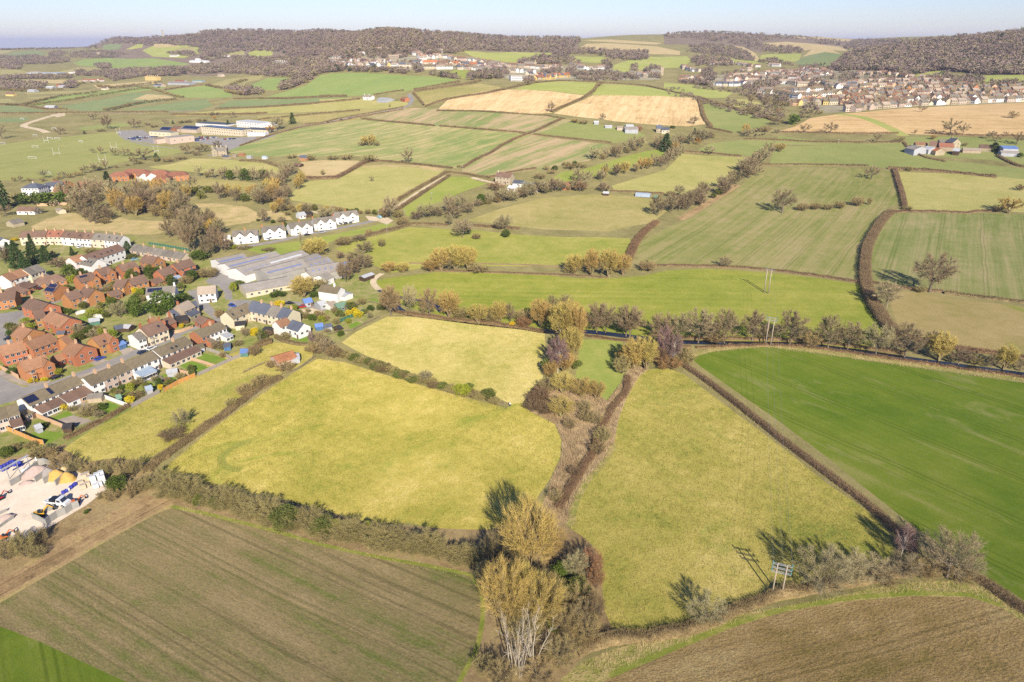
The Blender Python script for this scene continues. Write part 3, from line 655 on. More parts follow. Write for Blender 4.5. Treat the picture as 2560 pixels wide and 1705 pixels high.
# ------------------------------------------------------------------ labels: what it is, where it stands, and which one of its row
ORD = 'first second third fourth fifth sixth seventh eighth ninth tenth eleventh twelfth thirteenth fourteenth fifteenth sixteenth seventeenth eighteenth nineteenth'.split()
TENS = {20: ('twentieth', 'twenty'), 30: ('thirtieth', 'thirty'), 40: ('fortieth', 'forty'), 50: ('fiftieth', 'fifty'), 60: ('sixtieth', 'sixty'), 70: ('seventieth', 'seventy'), 80: ('eightieth', 'eighty'), 90: ('ninetieth', 'ninety')}
def ordinal(n):
 if n < 20: return ORD[n-1]
 t = n // 10 * 10
 return TENS[t][0] if n == t else TENS[t][1] + '-' + ORD[n - t - 1]
REG = []
def register(o, cat, descr, place, group=None):
 """descr 'bare brown alder', place 'along the river'; the label is finished once all of a row are known"""
 o['category'] = cat
 REG.append((o, descr, place, group))
 return o
def finish_labels():
 rows = {}
 for r in REG: rows.setdefault((r[1], r[2]), []).append(r)
 for (descr, place), rs in rows.items():
  def sx(r):
   p = r[0].matrix_basis.translation
   q = r[0]['cx'] if 'cx' in r[0] else None
   return p.x / max(1.0, p.y)
  rs.sort(key=sx)
  for i, r in enumerate(rs):
   o = r[0]
   if len(rs) == 1: lab = '%s %s' % (descr, place)
   else: lab = '%s %s from the left %s' % (ordinal(i + 1), descr, place)
   if len(rs) > 2 and i == len(rs) - 1: lab = 'rightmost %s %s' % (descr, place)
   if len(lab.split()) > 16: lab = lab.replace(' from the left ', ' from left ')
   if len(lab.split()) > 16: lab = lab.replace(' the ', ' ')
   o['label'] = lab
   if r[3]: o['group'] = r[3]
   elif len(rs) > 1: o['group'] = descr + 's ' + place

# ------------------------------------------------------------------ plant materials
BARK = plain('bark_grey_brown', (0.20, 0.16, 0.115), var=0.35, scale=1.2, rand=0.15)
BARKW = plain('bark_willow', (0.36, 0.28, 0.14), var=0.3, scale=1.2, rand=0.15)
BARKP = plain('bark_pale_dead', (0.46, 0.39, 0.29), var=0.25, scale=1.5)
BARKB = plain('bark_birch_white', (0.62, 0.58, 0.52), var=0.3, scale=1.8)
TW = {
 'alder': plain('twigs_brown', (0.295, 0.22, 0.12), var=0.25, scale=0.35, rand=0.22),
 'tan': plain('twigs_tan', (0.36, 0.245, 0.12), var=0.3, scale=0.35, rand=0.15),
 'willow': plain('twigs_golden', (0.50, 0.36, 0.105), var=0.3, scale=0.35, rand=0.16),
 'ash': plain('twigs_grey_olive', (0.38, 0.315, 0.165), var=0.28, scale=0.35, rand=0.18),
 'birch': plain('twigs_purple', (0.27, 0.165, 0.14), var=0.25, scale=0.35, rand=0.1),
 'thorn': plain('twigs_thorn', (0.37, 0.285, 0.115), var=0.28, scale=0.5, rand=0.15),
 'bramble': plain('bramble_stems', (0.235, 0.155, 0.075), var=0.35, scale=0.6, rand=0.1),
 'red': plain('red_stems', (0.36, 0.19, 0.085), var=0.3, scale=0.5, rand=0.1),
 'hedge': plain('hedge_twigs', (0.235, 0.165, 0.085), var=0.35, scale=0.45, rand=0.08),
 'conifer': plain('needles_dark_green', (0.055, 0.085, 0.024), var=0.4, scale=0.5, rand=0.25),
 'evergreen': plain('leaves_green', (0.095, 0.135, 0.018), var=0.4, scale=0.6, rand=0.2),
 'olivebush': plain('leaves_olive', (0.16, 0.17, 0.035), var=0.35, scale=0.6, rand=0.2),
 'yellow': plain('blossom_yellow', (0.70, 0.52, 0.02), var=0.25, scale=0.8, rand=0.08),
 'lime': plain('leaves_lime', (0.30, 0.33, 0.03), var=0.3, scale=0.8, rand=0.1),
 'rust': plain('leaves_rust', (0.50, 0.27, 0.055), var=0.3, scale=0.5, rand=0.1),
 'reed': plain('reed_blades', (0.43, 0.31, 0.17), var=0.35, scale=0.5),
 'drygrass': plain('dry_grass_blades', (0.47, 0.37, 0.17), var=0.35, scale=0.3),
 'ivy': plain('ivy_leaves', (0.12, 0.16, 0.03), var=0.4, scale=0.6, rand=0.1),
}

# ------------------------------------------------------------------ bare trees, reference height 10 m and crown radius 4 m
def unit(v):
 n = np.linalg.norm(v); return v / n if n > 1e-9 else np.array([0, 0, 1.0])
class Grow:
 def __init__(s, seed): s.r = np.random.RandomState(seed); s.mb = MB(); s.tv = []; s.rib = []
 def rv(s): v = s.r.normal(size=3); return v / np.linalg.norm(v)
 def curve(s, a, b, c, n):
  t = np.linspace(0, 1, n)[:, None]; return (1-t)**2 * a + 2*t*(1-t) * c + t*t * b
 def tube(s, p, r0, r1, n):
  s.mb.tube([Vector(q) for q in p], list(np.linspace(r0, r1, len(p))), n, 0, False)
 def ribbon(s, p, w0, w1):
  for i in range(len(p) - 1):
   d = p[i+1] - p[i]; q = unit(np.cross(d, s.rv()))
   a = w0 + (w1 - w0) * i / (len(p) - 1); b = w0 + (w1 - w0) * (i+1) / (len(p) - 1)
   s.tv += [p[i] - q*a/2, p[i] + q*a/2, p[i+1] + q*b/2, p[i] - q*a/2, p[i+1] + q*b/2, p[i+1] - q*b/2]
 def twig(s, p, d, L, w):
  q = unit(np.cross(d, s.rv())) * (w / 2)
  s.tv += [p - q, p + q, p + d * L]
def bare(seed, lod, style='alder'):
 g = Grow(seed); r = g.r
 st = dict(
  alder=dict(cb=0.16, trunk=0.75, n1=20, up=0.35, droop=0.0, shape=(4.0, 4.3, 5.6), r0=0.24),
  oak=dict(cb=0.22, trunk=0.45, n1=17, up=0.1, droop=0.0, shape=(4.3, 3.7, 6.1), r0=0.36),
  willow=dict(cb=0.05, trunk=0.10, n1=24, up=0.75, droop=0.0, shape=(4.0, 4.6, 5.2), r0=0.22),
  ash=dict(cb=0.18, trunk=0.35, n1=20, up=0.55, droop=0.0, shape=(4.0, 4.2, 5.7), r0=0.22),
  birch=dict(cb=0.15, trunk=0.95, n1=24, up=0.6, droop=0.15, shape=(3.2, 4.4, 5.6), r0=0.17),
  dead=dict(cb=0.02, trunk=0.05, n1=6, up=0.6, droop=0.0, shape=(4.0, 5.0, 5.0), r0=0.17),
  thorn=dict(cb=0.0, trunk=0.04, n1=24, up=0.45, droop=0.0, shape=(4.2, 5.2, 4.6), r0=0.13),
 )[style]
 rx, rz, cz = st['shape']; c = np.array([0, 0, cz])
 n1 = st['n1'] if lod < 2 else max(6, int(st['n1'] * 0.55))
 n2, n3, nt = [(11, 4, 9), (10, 3, 8), (7, 0, 13)][lod]
 if style == 'dead': n2, n3, nt = [(6, 3, 2), (4, 3, 2), (3, 0, 4)][lod]
 wt = [0.031, 0.070, 0.19][lod]; lt = [0.85, 0.95, 1.25][lod]
 if style == 'willow': lt *= 1.25
 sides = [(7, 5, 3), (6, 4, 3), (4, 3, 3)][lod]
 top = 10 * st['trunk']
 bend = r.normal(size=2) * 0.25
 tp = np.array([[bend[0] * t * t, bend[1] * t * t, top * t] for t in np.linspace(-0.03, 1, 5)])
 if st['trunk'] > 0.12 or style in ('willow', 'ash'): g.tube(tp, st['r0'], st['r0'] * (0.25 if st['trunk'] > 0.6 else 0.6), sides[0])
 for i in range(n1):
  az = i * 2.39996 + r.uniform(-.4, .4)
  v = (i + 0.5) / n1
  el = math.asin(min(1, max(-0.55, -0.35 + 1.35 * v + r.uniform(-.12, .12)))) if st['trunk'] > 0.3 else math.asin(min(0.99, 0.03 + 0.95 * v ** 0.8))
  dirn = np.array([math.cos(az) * math.cos(el), math.sin(az) * math.cos(el), math.sin(el)])
  k = r.uniform(0.74, 0.98)
  tgt = c + dirn * np.array([rx, rx, rz]) * k
  if st['trunk'] > 0.3:
   h = min(top * 0.97, max(10 * st['cb'], tgt[2] * r.uniform(0.4, 0.62)))
   t = h / top; a = np.array([bend[0]*t*t, bend[1]*t*t, h]); rr = st['r0'] * (1 - 0.7 * t) * 0.55
  else:
   a = np.array([math.cos(az) * 0.3, math.sin(az) * 0.3, 10 * st['cb'] * r.uniform(0.3, 1)]); rr = st['r0'] * r.uniform(0.45, 0.75)
  ctl = a * 0.5 + tgt * 0.5; up = st['up']
  ctl = np.array([a[0] + (tgt[0]-a[0]) * (0.65 - 0.4*up), a[1] + (tgt[1]-a[1]) * (0.65 - 0.4*up), a[2] + (tgt[2]-a[2]) * (0.35 + 0.45*up)]) + r.normal(size=3) * 0.25
  L1 = np.linalg.norm(tgt - a)
  p1 = g.curve(a, tgt, ctl, 5 if lod < 2 else 3); p1[1:-1] += r.normal(size=(len(p1)-2, 3)) * 0.09
  g.tube(p1, rr, rr * 0.2, sides[1])
  for j in range(n2):
   t = 0.28 + 0.72 * (j + r.uniform(0, 1)) / n2; t = min(t, 0.99)
   f = t * (len(p1) - 1); q = int(f); s0 = p1[q] + (p1[min(q+1, len(p1)-1)] - p1[q]) * (f - q)
   out = unit((s0 - c) / np.array([rx, rx, rz])); along = unit(p1[min(q+1, len(p1)-1)] - p1[max(q-1, 0)])
   d2 = unit(0.55 * out + 0.6 * along + 0.75 * g.rv() + np.array([0, 0, 0.25 + 0.5 * up - st['droop']]))
   L2 = r.uniform(0.8, 2.0) * (1.15 - 0.4 * t) * (1.2 if style in ('willow', 'dead') else 1.0)
   e = s0 + d2 * L2
   # keep inside the outline
   m = np.linalg.norm((e - c) / np.array([rx, rx, rz]))
   if m > 1.05: e = c + (e - c) / m * 1.05
   p2 = g.curve(s0, e, (s0 + e) / 2 + g.rv() * 0.15 + np.array([0, 0, 0.1]), 3)
   if lod < 2: g.tube(p2, rr * 0.32, rr * 0.1, sides[2])
   else: g.ribbon(p2, wt * 0.9, wt * 0.4)
   ends = []
   for kx in range(n3):
    t3 = 0.25 + 0.75 * (kx + r.uniform(0, 1)) / n3; s3 = p2[0] + (p2[2] - p2[0]) * t3
    d3 = unit(0.6 * d2 + 0.35 * out + 0.8 * g.rv() + np.array([0, 0, 0.15 + 0.45 * up - st['droop']])); L3 = r.uniform(0.45, 0.95)
    g.ribbon(np.array([s3, s3 + d3 * L3]), wt * 1.2, wt * 0.6)
    ends.append((s3, d3, L3))
   if not n3: ends = [(p2[0], unit(p2[2] - p2[0]), L2)]
   for s3, d3, L3 in ends:
    for kt in range(nt):
     b = s3 + d3 * L3 * r.uniform(0.0, 1.1)
     dt = unit(0.7 * d3 + 0.75 * g.rv() + 0.2 * out + np.array([0, 0, 0.1 + 0.45 * up - 2 * st['droop']]))
     g.twig(b, dt, lt * r.uniform(0.6, 1.15), wt)
 return g
def foliage(seed, n, size, shape='bush', jag=0.25):
 """leafy crowns: clumps of leaf-sized faces through the volume of a lumpy outline, reference 10 m high, radius 4 m"""
 r = np.random.RandomState(seed)
 tv = []
 if shape == 'cone':
  for i in range(n):
   t = r.uniform(0, 1) ** 1.35; h = 0.5 + 9.4 * t
   tier = 0.78 + 0.22 * math.cos(h * 5.2)
   rad = 4.0 * (1 - t) ** 0.85 * tier + 0.08
   az = r.uniform(0, 6.283); k = r.uniform(0.55, 1.05) * (1 + 0.16 * math.sin(az * 3 + seed) + 0.1 * math.sin(az * 7 + h))
   p = np.array([math.cos(az) * rad * k, math.sin(az) * rad * k, h - 0.25 * k])
   d = unit(np.array([math.cos(az), math.sin(az), -0.35]) + r.normal(size=3) * 0.35)
   q = unit(np.cross(d, r.normal(size=3))); L = size * r.uniform(0.7, 1.4)
   tv += [p - q * L * 0.32, p + q * L * 0.32, p + d * L]
 else:
  lobes = [(unit(np.array([r.normal(), r.normal(), r.normal() * 0.9 + 0.3])), r.uniform(0.3, 0.5)) for _ in range(13)]
  sz = np.array([4.0, 4.0, 4.9]) if shape == 'bush' else np.array([4.0, 4.0, 5.0])
  for i in range(n):
   dl, rl = lobes[r.randint(len(lobes))]
   c = dl * 0.62 * (1 if shape == 'bush' else 0.7)
   s_ = r.normal(size=3); s_ /= np.linalg.norm(s_)
   p0 = c + s_ * rl * r.uniform(0.6, 1.12)
   p = p0 * sz + np.array([0, 0, 5.0])
   if p[2] < 0: p[2] = -p[2] * 0.3
   d = unit(s_ + r.normal(size=3) * 0.7); q = unit(np.cross(d, r.normal(size=3))); L = size * r.uniform(0.6, 1.4)
   tv += [p - q * L * 0.4, p + q * L * 0.4, p + d * L * 0.8]
 return np.array(tv)
TPL = {}
def tris(name, tv, mat):
 tv = np.asarray(tv); return meshdata(name, tv, np.arange(len(tv)).reshape(-1, 3), mat)
# kind: (name, growth style, twig material, bark, category)
KINDS = {
 'A': ('bare_tree', 'alder', 'alder', BARK, 'tree'), 'O': ('oak_tree', 'oak', 'alder', BARK, 'tree'), 'N': ('bare_tree', 'alder', 'tan', BARK, 'tree'),
 'W': ('willow_tree', 'willow', 'willow', BARKW, 'tree'), 'P': ('ash_tree', 'ash', 'ash', BARK, 'tree'), 'B': ('birch_tree', 'birch', 'birch', BARKB, 'tree'),
 'D': ('dead_tree', 'dead', None, BARKP, 'tree'), 'T': ('thorn_bush', 'thorn', 'thorn', BARK, 'bush'), 'R': ('red_bush', 'thorn', 'red', BARK, 'bush'), 'K': ('bramble_bush', 'thorn', 'bramble', BARK, 'bush'),
 'U': ('rust_leaved_tree', 'alder', 'rust', BARK, 'tree'), 'V': ('weeping_willow', 'ash', 'yellow2', BARKW, 'tree'),
 'C': ('conifer_tree', 'cone', 'conifer', BARK, 'conifer'), 'G': ('evergreen_tree', 'bush', 'evergreen', BARK, 'tree'), 'S': ('evergreen_shrub', 'bush', 'evergreen', BARK, 'shrub'),
 'L': ('olive_shrub', 'bush', 'olivebush', BARK, 'shrub'), 'Y': ('yellow_shrub', 'bush', 'yellow', BARK, 'shrub'), 'M': ('lime_shrub', 'bush', 'lime', BARK, 'shrub'),
}
TW['yellow2'] = plain('twigs_yellow', (0.55, 0.40, 0.08), var=0.25, scale=0.4, rand=0.05)
NVAR = {0: 2, 1: 3, 2: 4}
def template(kind, lod, var):
 key = (kind, lod, var)
 if key in TPL: return TPL[key]
 name, style, tm, bark, cat = KINDS[kind]
 if style in ('cone', 'bush'):
  n = {0: 5200, 1: 2200, 2: 520}[lod]; size = {0: 0.42, 1: 0.62, 2: 1.2}[lod]
  tv = foliage(100 + var * 17 + len(style), n, size, style)
  crown = tris('crown', tv, TW[tm])
  mb = MB()
  if style == 'cone': mb.tube([(0, 0, -0.3), (0, 0, 4), (0, 0, 9.4)], [0.28, 0.2, 0.05], 6)
  else:
   mb.tube([(0, 0, -0.3), (0.1, 0, 2.5), (0, 0.1, 6)], [0.25, 0.2, 0.08], 6)
   for a in range(6): mb.tube([(0, 0, 0.6), (1.2 * math.cos(a), 1.2 * math.sin(a), 3), (2.5 * math.cos(a), 2.5 * math.sin(a), 6)], [0.14, 0.09, 0.03], 4)
  trunk = mb.data('trunk', bark)
 else:
  g = bare(31 + var * 101 + lod * 7 + sum(map(ord, kind)) * 13, lod, style)
  trunk = g.mb.data('trunk', bark, smooth=True)
  tv = np.array(g.tv)
  crown = tris('crown', tv, TW[tm] if tm else bark)
 TPL[key] = (trunk, crown, tv)
 return TPL[key]
TREES = []; BUILT = []
_tn = [0]
def tree(kind, base, h, rad, descr, place, group=None, lod=None, rot=None):
 d = (base - Vector((0, 0, H))).length
 if lod is None: lod = 0 if d < 260 else (1 if d < 620 else 2)
 _tn[0] += 1
 rr = random.Random(_tn[0] * 77)
 trunk, crown, tv = template(kind, lod, rr.randrange(NVAR[lod]))
 o = empty(KINDS[kind][0], base, rr.uniform(0, 6.28) if rot is None else rot)
 o.scale = (rad / 4.0, rad / 4.0, h / 10.0)
 link('trunk', trunk, o); link('crown', crown, o)
 TREES.append(o)
 register(o, KINDS[kind][4], descr, place, group)
 return o
def plant(fr, spec, place, names, group=None, sink=0.0):
 """spec: 'K x,ybase,ytop,width ...' read off the photograph"""
 for t in spec.split():
  kind = t[0]; x, yb, yt, wd = [float(q) for q in t[1:].split(',')]
  px, py = fr(x, yb); qx, qy = fr(x, yt); w2 = fr(wd, 0)[0] - fr(0, 0)[0]
  b = P(px, py); h = max(1.2, height_at(b, qx, qy)); rad = max(0.6, w2 / 2 * mpp(b))
  # a crown seen from above looks taller by its depth
  s = -ray(qx, qy)[2] / math.hypot(*ray(qx, qy)[:2]); h = max(0.7 * h, h - 0.3 * rad * s)
  tree(kind, b, h, rad, names[kind], place, group)
def inpoly(p, q):
 x, y = p; c = False; j = len(q) - 1
 for i in range(len(q)):
  if (q[i][1] > y) != (q[j][1] > y) and x < (q[j][0]-q[i][0]) * (y-q[i][1]) / (q[j][1]-q[i][1]) + q[i][0]: c = not c
  j = i
 return c
def spots(fr, s, n, dmin, seed=1):
 """points in a patch of ground outlined in the photograph, at least dmin metres apart"""
 q = wpoly(pts(fr, s)); a = np.array(q); lo = a.min(0); hi = a.max(0); rr = random.Random(seed); out = []
 for _ in range(n * 60):
  p = (rr.uniform(lo[0], hi[0]), rr.uniform(lo[1], hi[1]))
  if inpoly(p, q) and all((p[0]-h_[0])**2 + (p[1]-h_[1])**2 > h_[2]**2 for h_ in BUILT) and all((p[0]-o[0])**2 + (p[1]-o[1])**2 > dmin*dmin for o in out):
   out.append(p)
   if len(out) >= n: break
 return [Vector((x, y, gz(x, y))) for x, y in out]
def grove(fr, s, n, dmin, mix, hr, place, names, seed=1, rr_=(0.34, 0.5)):
 rr = random.Random(seed * 31 + 5); n = int(n * 1.3)
 for b in spots(fr, s, n, dmin, seed):
  k = rr.choice(mix); h = rr.uniform(*hr) * 1.15
  if k in 'C': h *= 1.15
  if k in 'TKRSLYM': h *= 0.5
  tree(k, b, h, h * rr.uniform(*rr_) * (1.5 if k in 'TKRSLYM' else 1), names[k], place)
def belt(fr, s, n, mix, hr, place, names, seed=1, wob=4.0):
 rr = random.Random(seed * 17 + 3); q = wline(fr, s, 6.0); n = int(n * 1.35)
 L = [0.0]
 for a, b in zip(q, q[1:]): L.append(L[-1] + (b - a).length)
 for i in range(n):
  t = (i + rr.uniform(0.2, 0.8)) / n * L[-1]; k_ = max(j for j in range(len(L)) if L[j] <= t)
  a = q[k_]; b = q[min(k_ + 1, len(q) - 1)]; f = (t - L[k_]) / max(1e-6, (b - a).length)
  p = a + (b - a) * min(1, f); x = p.x + rr.uniform(-wob, wob); y = p.y + rr.uniform(-wob, wob)
  k = rr.choice(mix); h = rr.uniform(*hr) * 1.2
  if k in 'TKRSLYM': h *= 0.5
  tree(k, Vector((x, y, gz(x, y))), h, h * rr.uniform(0.36, 0.5) * (1.4 if k in 'TKRSLYM' else 1), names[k], place)

# ------------------------------------------------------------------ hedges
def along(q, step):
 out = [q[0].copy()]; acc = 0.0
 for a, b in zip(q, q[1:]):
  d = b - a; L = math.hypot(d.x, d.y)
  if L < 1e-6: continue
  t = step - acc
  while t <= L:
   p = a + d * (t / L); out.append(Vector((p.x, p.y, gz(p.x, p.y)))); t += step
  acc = (acc + L) % step
 return out
def hedge_mesh(q, h, wd, mat, dens, tl, tw, seed, rag=0.25, core=0.7):
 """clipped hedge: an uneven body with twigs standing out of it"""
 r = np.random.RandomState(seed)
 step = max(0.7, wd * 0.35); pts_ = along(q, step)
 if len(pts_) < 3: return None
 prof = [(-0.5, -0.08), (-0.52, 0.35), (-0.42, 0.75), (-0.2, 0.97), (0.2, 0.97), (0.42, 0.75), (0.52, 0.35), (0.5, -0.08)]
 V = []; Fq = []; nn = []; m = len(prof)
 hs = 1 + rag * np.convolve(r.normal(size=len(pts_) + 8), np.ones(5) / 5, 'same')[4:-4]
 for i, p in enumerate(pts_):
  d = pts_[min(i+1, len(pts_)-1)] - pts_[max(i-1, 0)]; n = Vector((-d.y, d.x, 0))
  n = n.normalized() if n.length > 1e-6 else Vector((1, 0, 0)); nn.append(n)
  for a, b in prof:
   k = core * (1 + 0.18 * r.normal())
   V.append((p.x + n.x * a * wd * k, p.y + n.y * a * wd * k, p.z + b * h * core * hs[i] * (1 + 0.08 * r.normal())))
 for i in range(len(pts_) - 1):
  for j in range(m - 1): Fq.append((i*m+j, i*m+j+1, (i+1)*m+j+1, (i+1)*m+j))
 V = np.array(V)
 tri = np.array([(a, b, c) for a, b, c, d in Fq] + [(a, c, d) for a, b, c, d in Fq])
 L = len(pts_) * step; n = int(L * dens)
 idx = r.randint(0, len(pts_) - 1, n); t = r.uniform(0, 1, n)
 P0 = np.array([tuple(p) for p in pts_]); N0 = np.array([tuple(v) for v in nn])
 base = P0[idx] + (P0[idx+1] - P0[idx]) * t[:, None]
 side = r.uniform(-0.55, 0.55, n); hh = r.uniform(0.1, 0.95, n) ** 0.7
 base = base + N0[idx] * (side * wd * (1.05 - 0.35 * hh))[:, None]; base[:, 2] += hh * h * hs[idx] * 0.92
 d = N0[idx] * (side * 1.6)[:, None] + r.normal(size=(n, 3)) * 0.45; d[:, 2] += 0.35 + 0.8 * hh
 d /= np.linalg.norm(d, axis=1)[:, None]
 q_ = np.cross(d, r.normal(size=(n, 3))); q_ /= np.linalg.norm(q_, axis=1)[:, None] + 1e-9
 LL = tl * r.uniform(0.5, 1.3, n)[:, None]
 tv = np.stack([base - q_ * tw / 2, base + q_ * tw / 2, base + d * LL], 1).reshape(-1, 3)
 V2 = np.vstack([V, tv]); tri2 = np.vstack([tri, len(V) + np.arange(3 * n).reshape(-1, 3)])
 return meshdata('hedge', V2, tri2, mat)
_hn = [0]
HEDGES = []
def hedge(fr, s, h, wd, label, mat='hedge', group='hedges between the fields', rag=0.25, dens=None, line=None):
 _hn[0] += 1
 q = line or smooth_line(wline(fr, s, 10.0), 1)
 d = min((p - Vector((0, 0, H))).length for p in q)
 px = d / 683.0
 tw = max(0.05, px * 0.28); tl = max(0.5, px * 1.0)
 if dens is None: dens = min(300, 1.6 * (h * 2 + wd) / (tl * tw * 0.5) * 0.5)
 me = hedge_mesh(q, h, wd, TW[mat], dens, tl, tw, _hn[0], rag)
 if me is None: return None
 o = tag(link('hedge', me), label, 'hedge', group)
 HEDGES.append(o); return o
def thicket(fr, s, h, wd, label, kinds, step, group='wild hedgerows', name='hedgerow', mats=None, seed=1, lod=None, cat='hedge'):
 """an overgrown hedgerow: thorn bushes grown into one another, one plant mass"""
 r = np.random.RandomState(seed); q = smooth_line(wline(fr, s, 10.0), 1)
 d = min((p - Vector((0, 0, H))).length for p in q)
 if lod is None: lod = 0 if d < 230 else (1 if d < 520 else 2)
 Vs = []; mi = []; ml = list(dict.fromkeys(kinds));
 for p in along(q, step):
  k = kinds[r.randint(len(kinds))]
  tv = template(k, lod, r.randint(NVAR[lod]))[2]
  a = r.uniform(0, 6.28); sc = r.uniform(0.75, 1.25); ca, sa = math.cos(a), math.sin(a)
  rad = wd / 2 * sc / 4.0; hz = h * r.uniform(0.7, 1.15) / 10.0
  x = p.x + r.normal() * wd * 0.13; y = p.y + r.normal() * wd * 0.13
  M = np.array([[ca * rad, -sa * rad, 0], [sa * rad, ca * rad, 0], [0, 0, hz]])
  Vs.append(tv @ M.T + np.array([x, y, gz(x, y)])); mi += [ml.index(k)] * (len(tv) // 3)
 V = np.vstack(Vs)
 me = meshdata(name, V, np.arange(len(V)).reshape(-1, 3), [TW[KINDS[k][2]] for k in ml], mi)
 return tag(link(name, me), label, cat, group)
def blades(name, regions, dens, hr, wr, mat, label=None, seed=1, lean=0.35):
 """standing dry grass and reed, too many stems to count"""
 r = np.random.RandomState(seed); out = []
 for q in regions:
  a = np.array(q); lo = a.min(0); hi = a.max(0)
  n = int((hi - lo).prod() * dens)
  p = r.uniform(lo, hi, (n, 2)); ins = np.zeros(n, bool); j = len(q) - 1
  for i in range(len(q)):
   cond = (q[i][1] > p[:, 1]) != (q[j][1] > p[:, 1])
   with np.errstate(divide='ignore', invalid='ignore'):
    xi = (q[j][0]-q[i][0]) * (p[:, 1]-q[i][1]) / (q[j][1]-q[i][1]) + q[i][0]
   ins ^= cond & (p[:, 0] < xi); j = i
  out.append(p[ins])
 p = np.vstack(out); n = len(p)
 # clumped
 keep = (np.sin(p[:, 0] * 1.3 + 2 * np.sin(p[:, 1] * 0.7)) + np.sin(p[:, 1] * 1.1 + 2 * np.sin(p[:, 0] * 0.5)) + r.uniform(-1.6, 1.6, n)) > -0.7
 p = p[keep]; n = len(p)
 b = np.column_stack([p, terrain(p[:, 0], p[:, 1])]); hh = r.uniform(*hr, n)[:, None]; ww = r.uniform(*wr, n)[:, None]
 a = r.uniform(0, 6.28, n); q = np.column_stack([np.cos(a), np.sin(a), np.zeros(n)])
 d = np.column_stack([r.normal(size=n) * lean, r.normal(size=n) * lean, np.ones(n)])
 tv = np.stack([b - q * ww / 2, b + q * ww / 2, b + d * hh], 1).reshape(-1, 3)
 o = link(name, tris(name, tv, mat)); tag(o, label, None, None, 'stuff'); return o

# ------------------------------------------------------------------ hedges, near to far
NEARH = 'hedges around the near fields'
hedge(F_, '1572,842 1610,868 1640,890 1720,952 1800,1017 1900,1092 1980,1152 2035,1200 2090,1245', 2.0, 2.4, 'long clipped brown hedge between the bright green crop and the straw pasture', group=NEARH, rag=0.12)
hedge(F_, '2225,1322 2260,1342 2300,1370 2354,1408 2440,1462 2600,1562', 2.1, 2.6, 'clipped russet hedge leaving the right edge below the green crop', group=NEARH, rag=0.12)
hedge(F_, '1325,1502 1370,1482 1420,1473 1500,1466 1560,1456 1620,1440 1680,1412 1780,1373 1850,1362 1950,1346 2050,1325 2150,1312 2225,1322', 2.2, 3.2, 'rough brown hedge curving above the ploughed field at bottom right', group=NEARH, mat='bramble', rag=0.45)
thicket(F_, '372,1122 420,1134 450,1147 520,1166 600,1188 700,1210 780,1231 860,1246 950,1266 1030,1281 1100,1292', 4.6, 8.5, 'overgrown thorn hedgerow between the ploughed field and the big straw pasture', 'TTTTLT', 2.6, seed=4)
thicket(F_, '710,800 760,806 800,822 860,842 920,862 990,887 1050,902 1110,917 1150,927', 2.6, 4.6, 'leafy brown hedgerow between the two straw pastures', 'TTKTL', 2.3, seed=5)
hedge(F_, '342,1088 350,1070 380,1050 430,1015 480,980 530,945 580,905 645,868', 1.7, 3.6, 'dark bramble bank running down to the big straw pasture', group=NEARH, mat='bramble', rag=0.5)
hedge(F_, '150,1012 200,987 250,962 300,932', 1.5, 2.2, 'low brown hedge behind the terrace gardens', group=NEARH, mat='bramble', rag=0.4)
hedge(ZL, '880,700 960,660 1040,625 1120,610', 2.0, 3.5, 'scruffy brown hedge beside the garden shed corner', group=NEARH, mat='bramble', rag=0.4)
hedge(ZL, '1130,560 1200,605 1300,630 1420,645 1480,640', 1.6, 2.0, 'clipped brown hedge below the white cottages', group=NEARH, rag=0.15)
MIDH = 'hedges of the fields beyond the river'
for s, h, wd, lab in [
 ('2170,675 2250,685 2354,697 2500,712', 1.8, 2.6, 'low hedge right of the lone round oak'), ('2003,650 2060,662 2110,668 2170,672', 1.5, 2.2, 'thin hedge left of the lone round oak'),
 ('1480,612 1560,612 1620,613 1720,617 1800,625 1900,638 1985,652', 1.3, 2.2, 'low hedge between the striped crop and the river meadow'),
 ('2050,488 2030,505 2010,535 1992,570 1987,615 1988,650 2000,690 2020,725 2050,765', 3.2, 6.5, 'thick brown hedge bending down to the river trees at right'),
 ('1442,602 1452,580 1462,555 1480,535 1510,512', 2.5, 5.5, 'scrubby brown hedge at the left end of the striped crop'),
 ('1000,622 1100,626 1200,630 1320,634 1400,640', 1.0, 2.2, 'thin hedge along the top of the river meadow'),
 ('2058,765 2100,780 2200,803 2300,815 2400,830', 1.6, 4.0, 'rough hedge on the far river bank at right')]:
 hedge(F_, s, h, wd, lab, group=MIDH, mat='bramble' if 'scrub' in lab or 'rough' in lab else 'hedge')
for s, h, wd, lab in [
 ('0,500 120,504 250,506 600,525 1000,530 1330,527', 1.6, 2.6, 'long thin hedge above the wide green field at right'), ('300,440 700,450 1000,457 1300,450', 1.5, 2.4, 'thin hedge below the right hand stubble field'),
 ('150,716 500,715 800,720 1050,727', 1.5, 2.6, 'straight hedge behind the leaning oak'), ('1210,747 1500,762 1800,787 2130,822', 2.2, 3.2, 'clipped hedge right of the round dark bush'),
 ('1265,757 1290,850 1330,970 1350,1075', 2.6, 4.2, 'dark clipped hedge running straight towards the camera at right'), ('1200,1140 1300,1108 1400,1107 1700,1112 1860,1125 2000,1102 2130,1108', 1.3, 2.6, 'low hedge above the right hand striped crop'),
 ('1520,450 1700,462 2000,470 2355,475', 1.4, 2.4, 'thin hedge between the stubble and the farm'), ('1340,525 1370,570 1420,610 1540,660 1700,690', 1.2, 2.0, 'low hedge curving below the grey barns'), ('2130,640 2220,690 2300,725 2400,740', 1.8, 3.0, 'dark hedge right of the farm')]:
 hedge(ZH, s, h, wd, lab, group=MIDH)
HILLH = 'hedges on the hill'
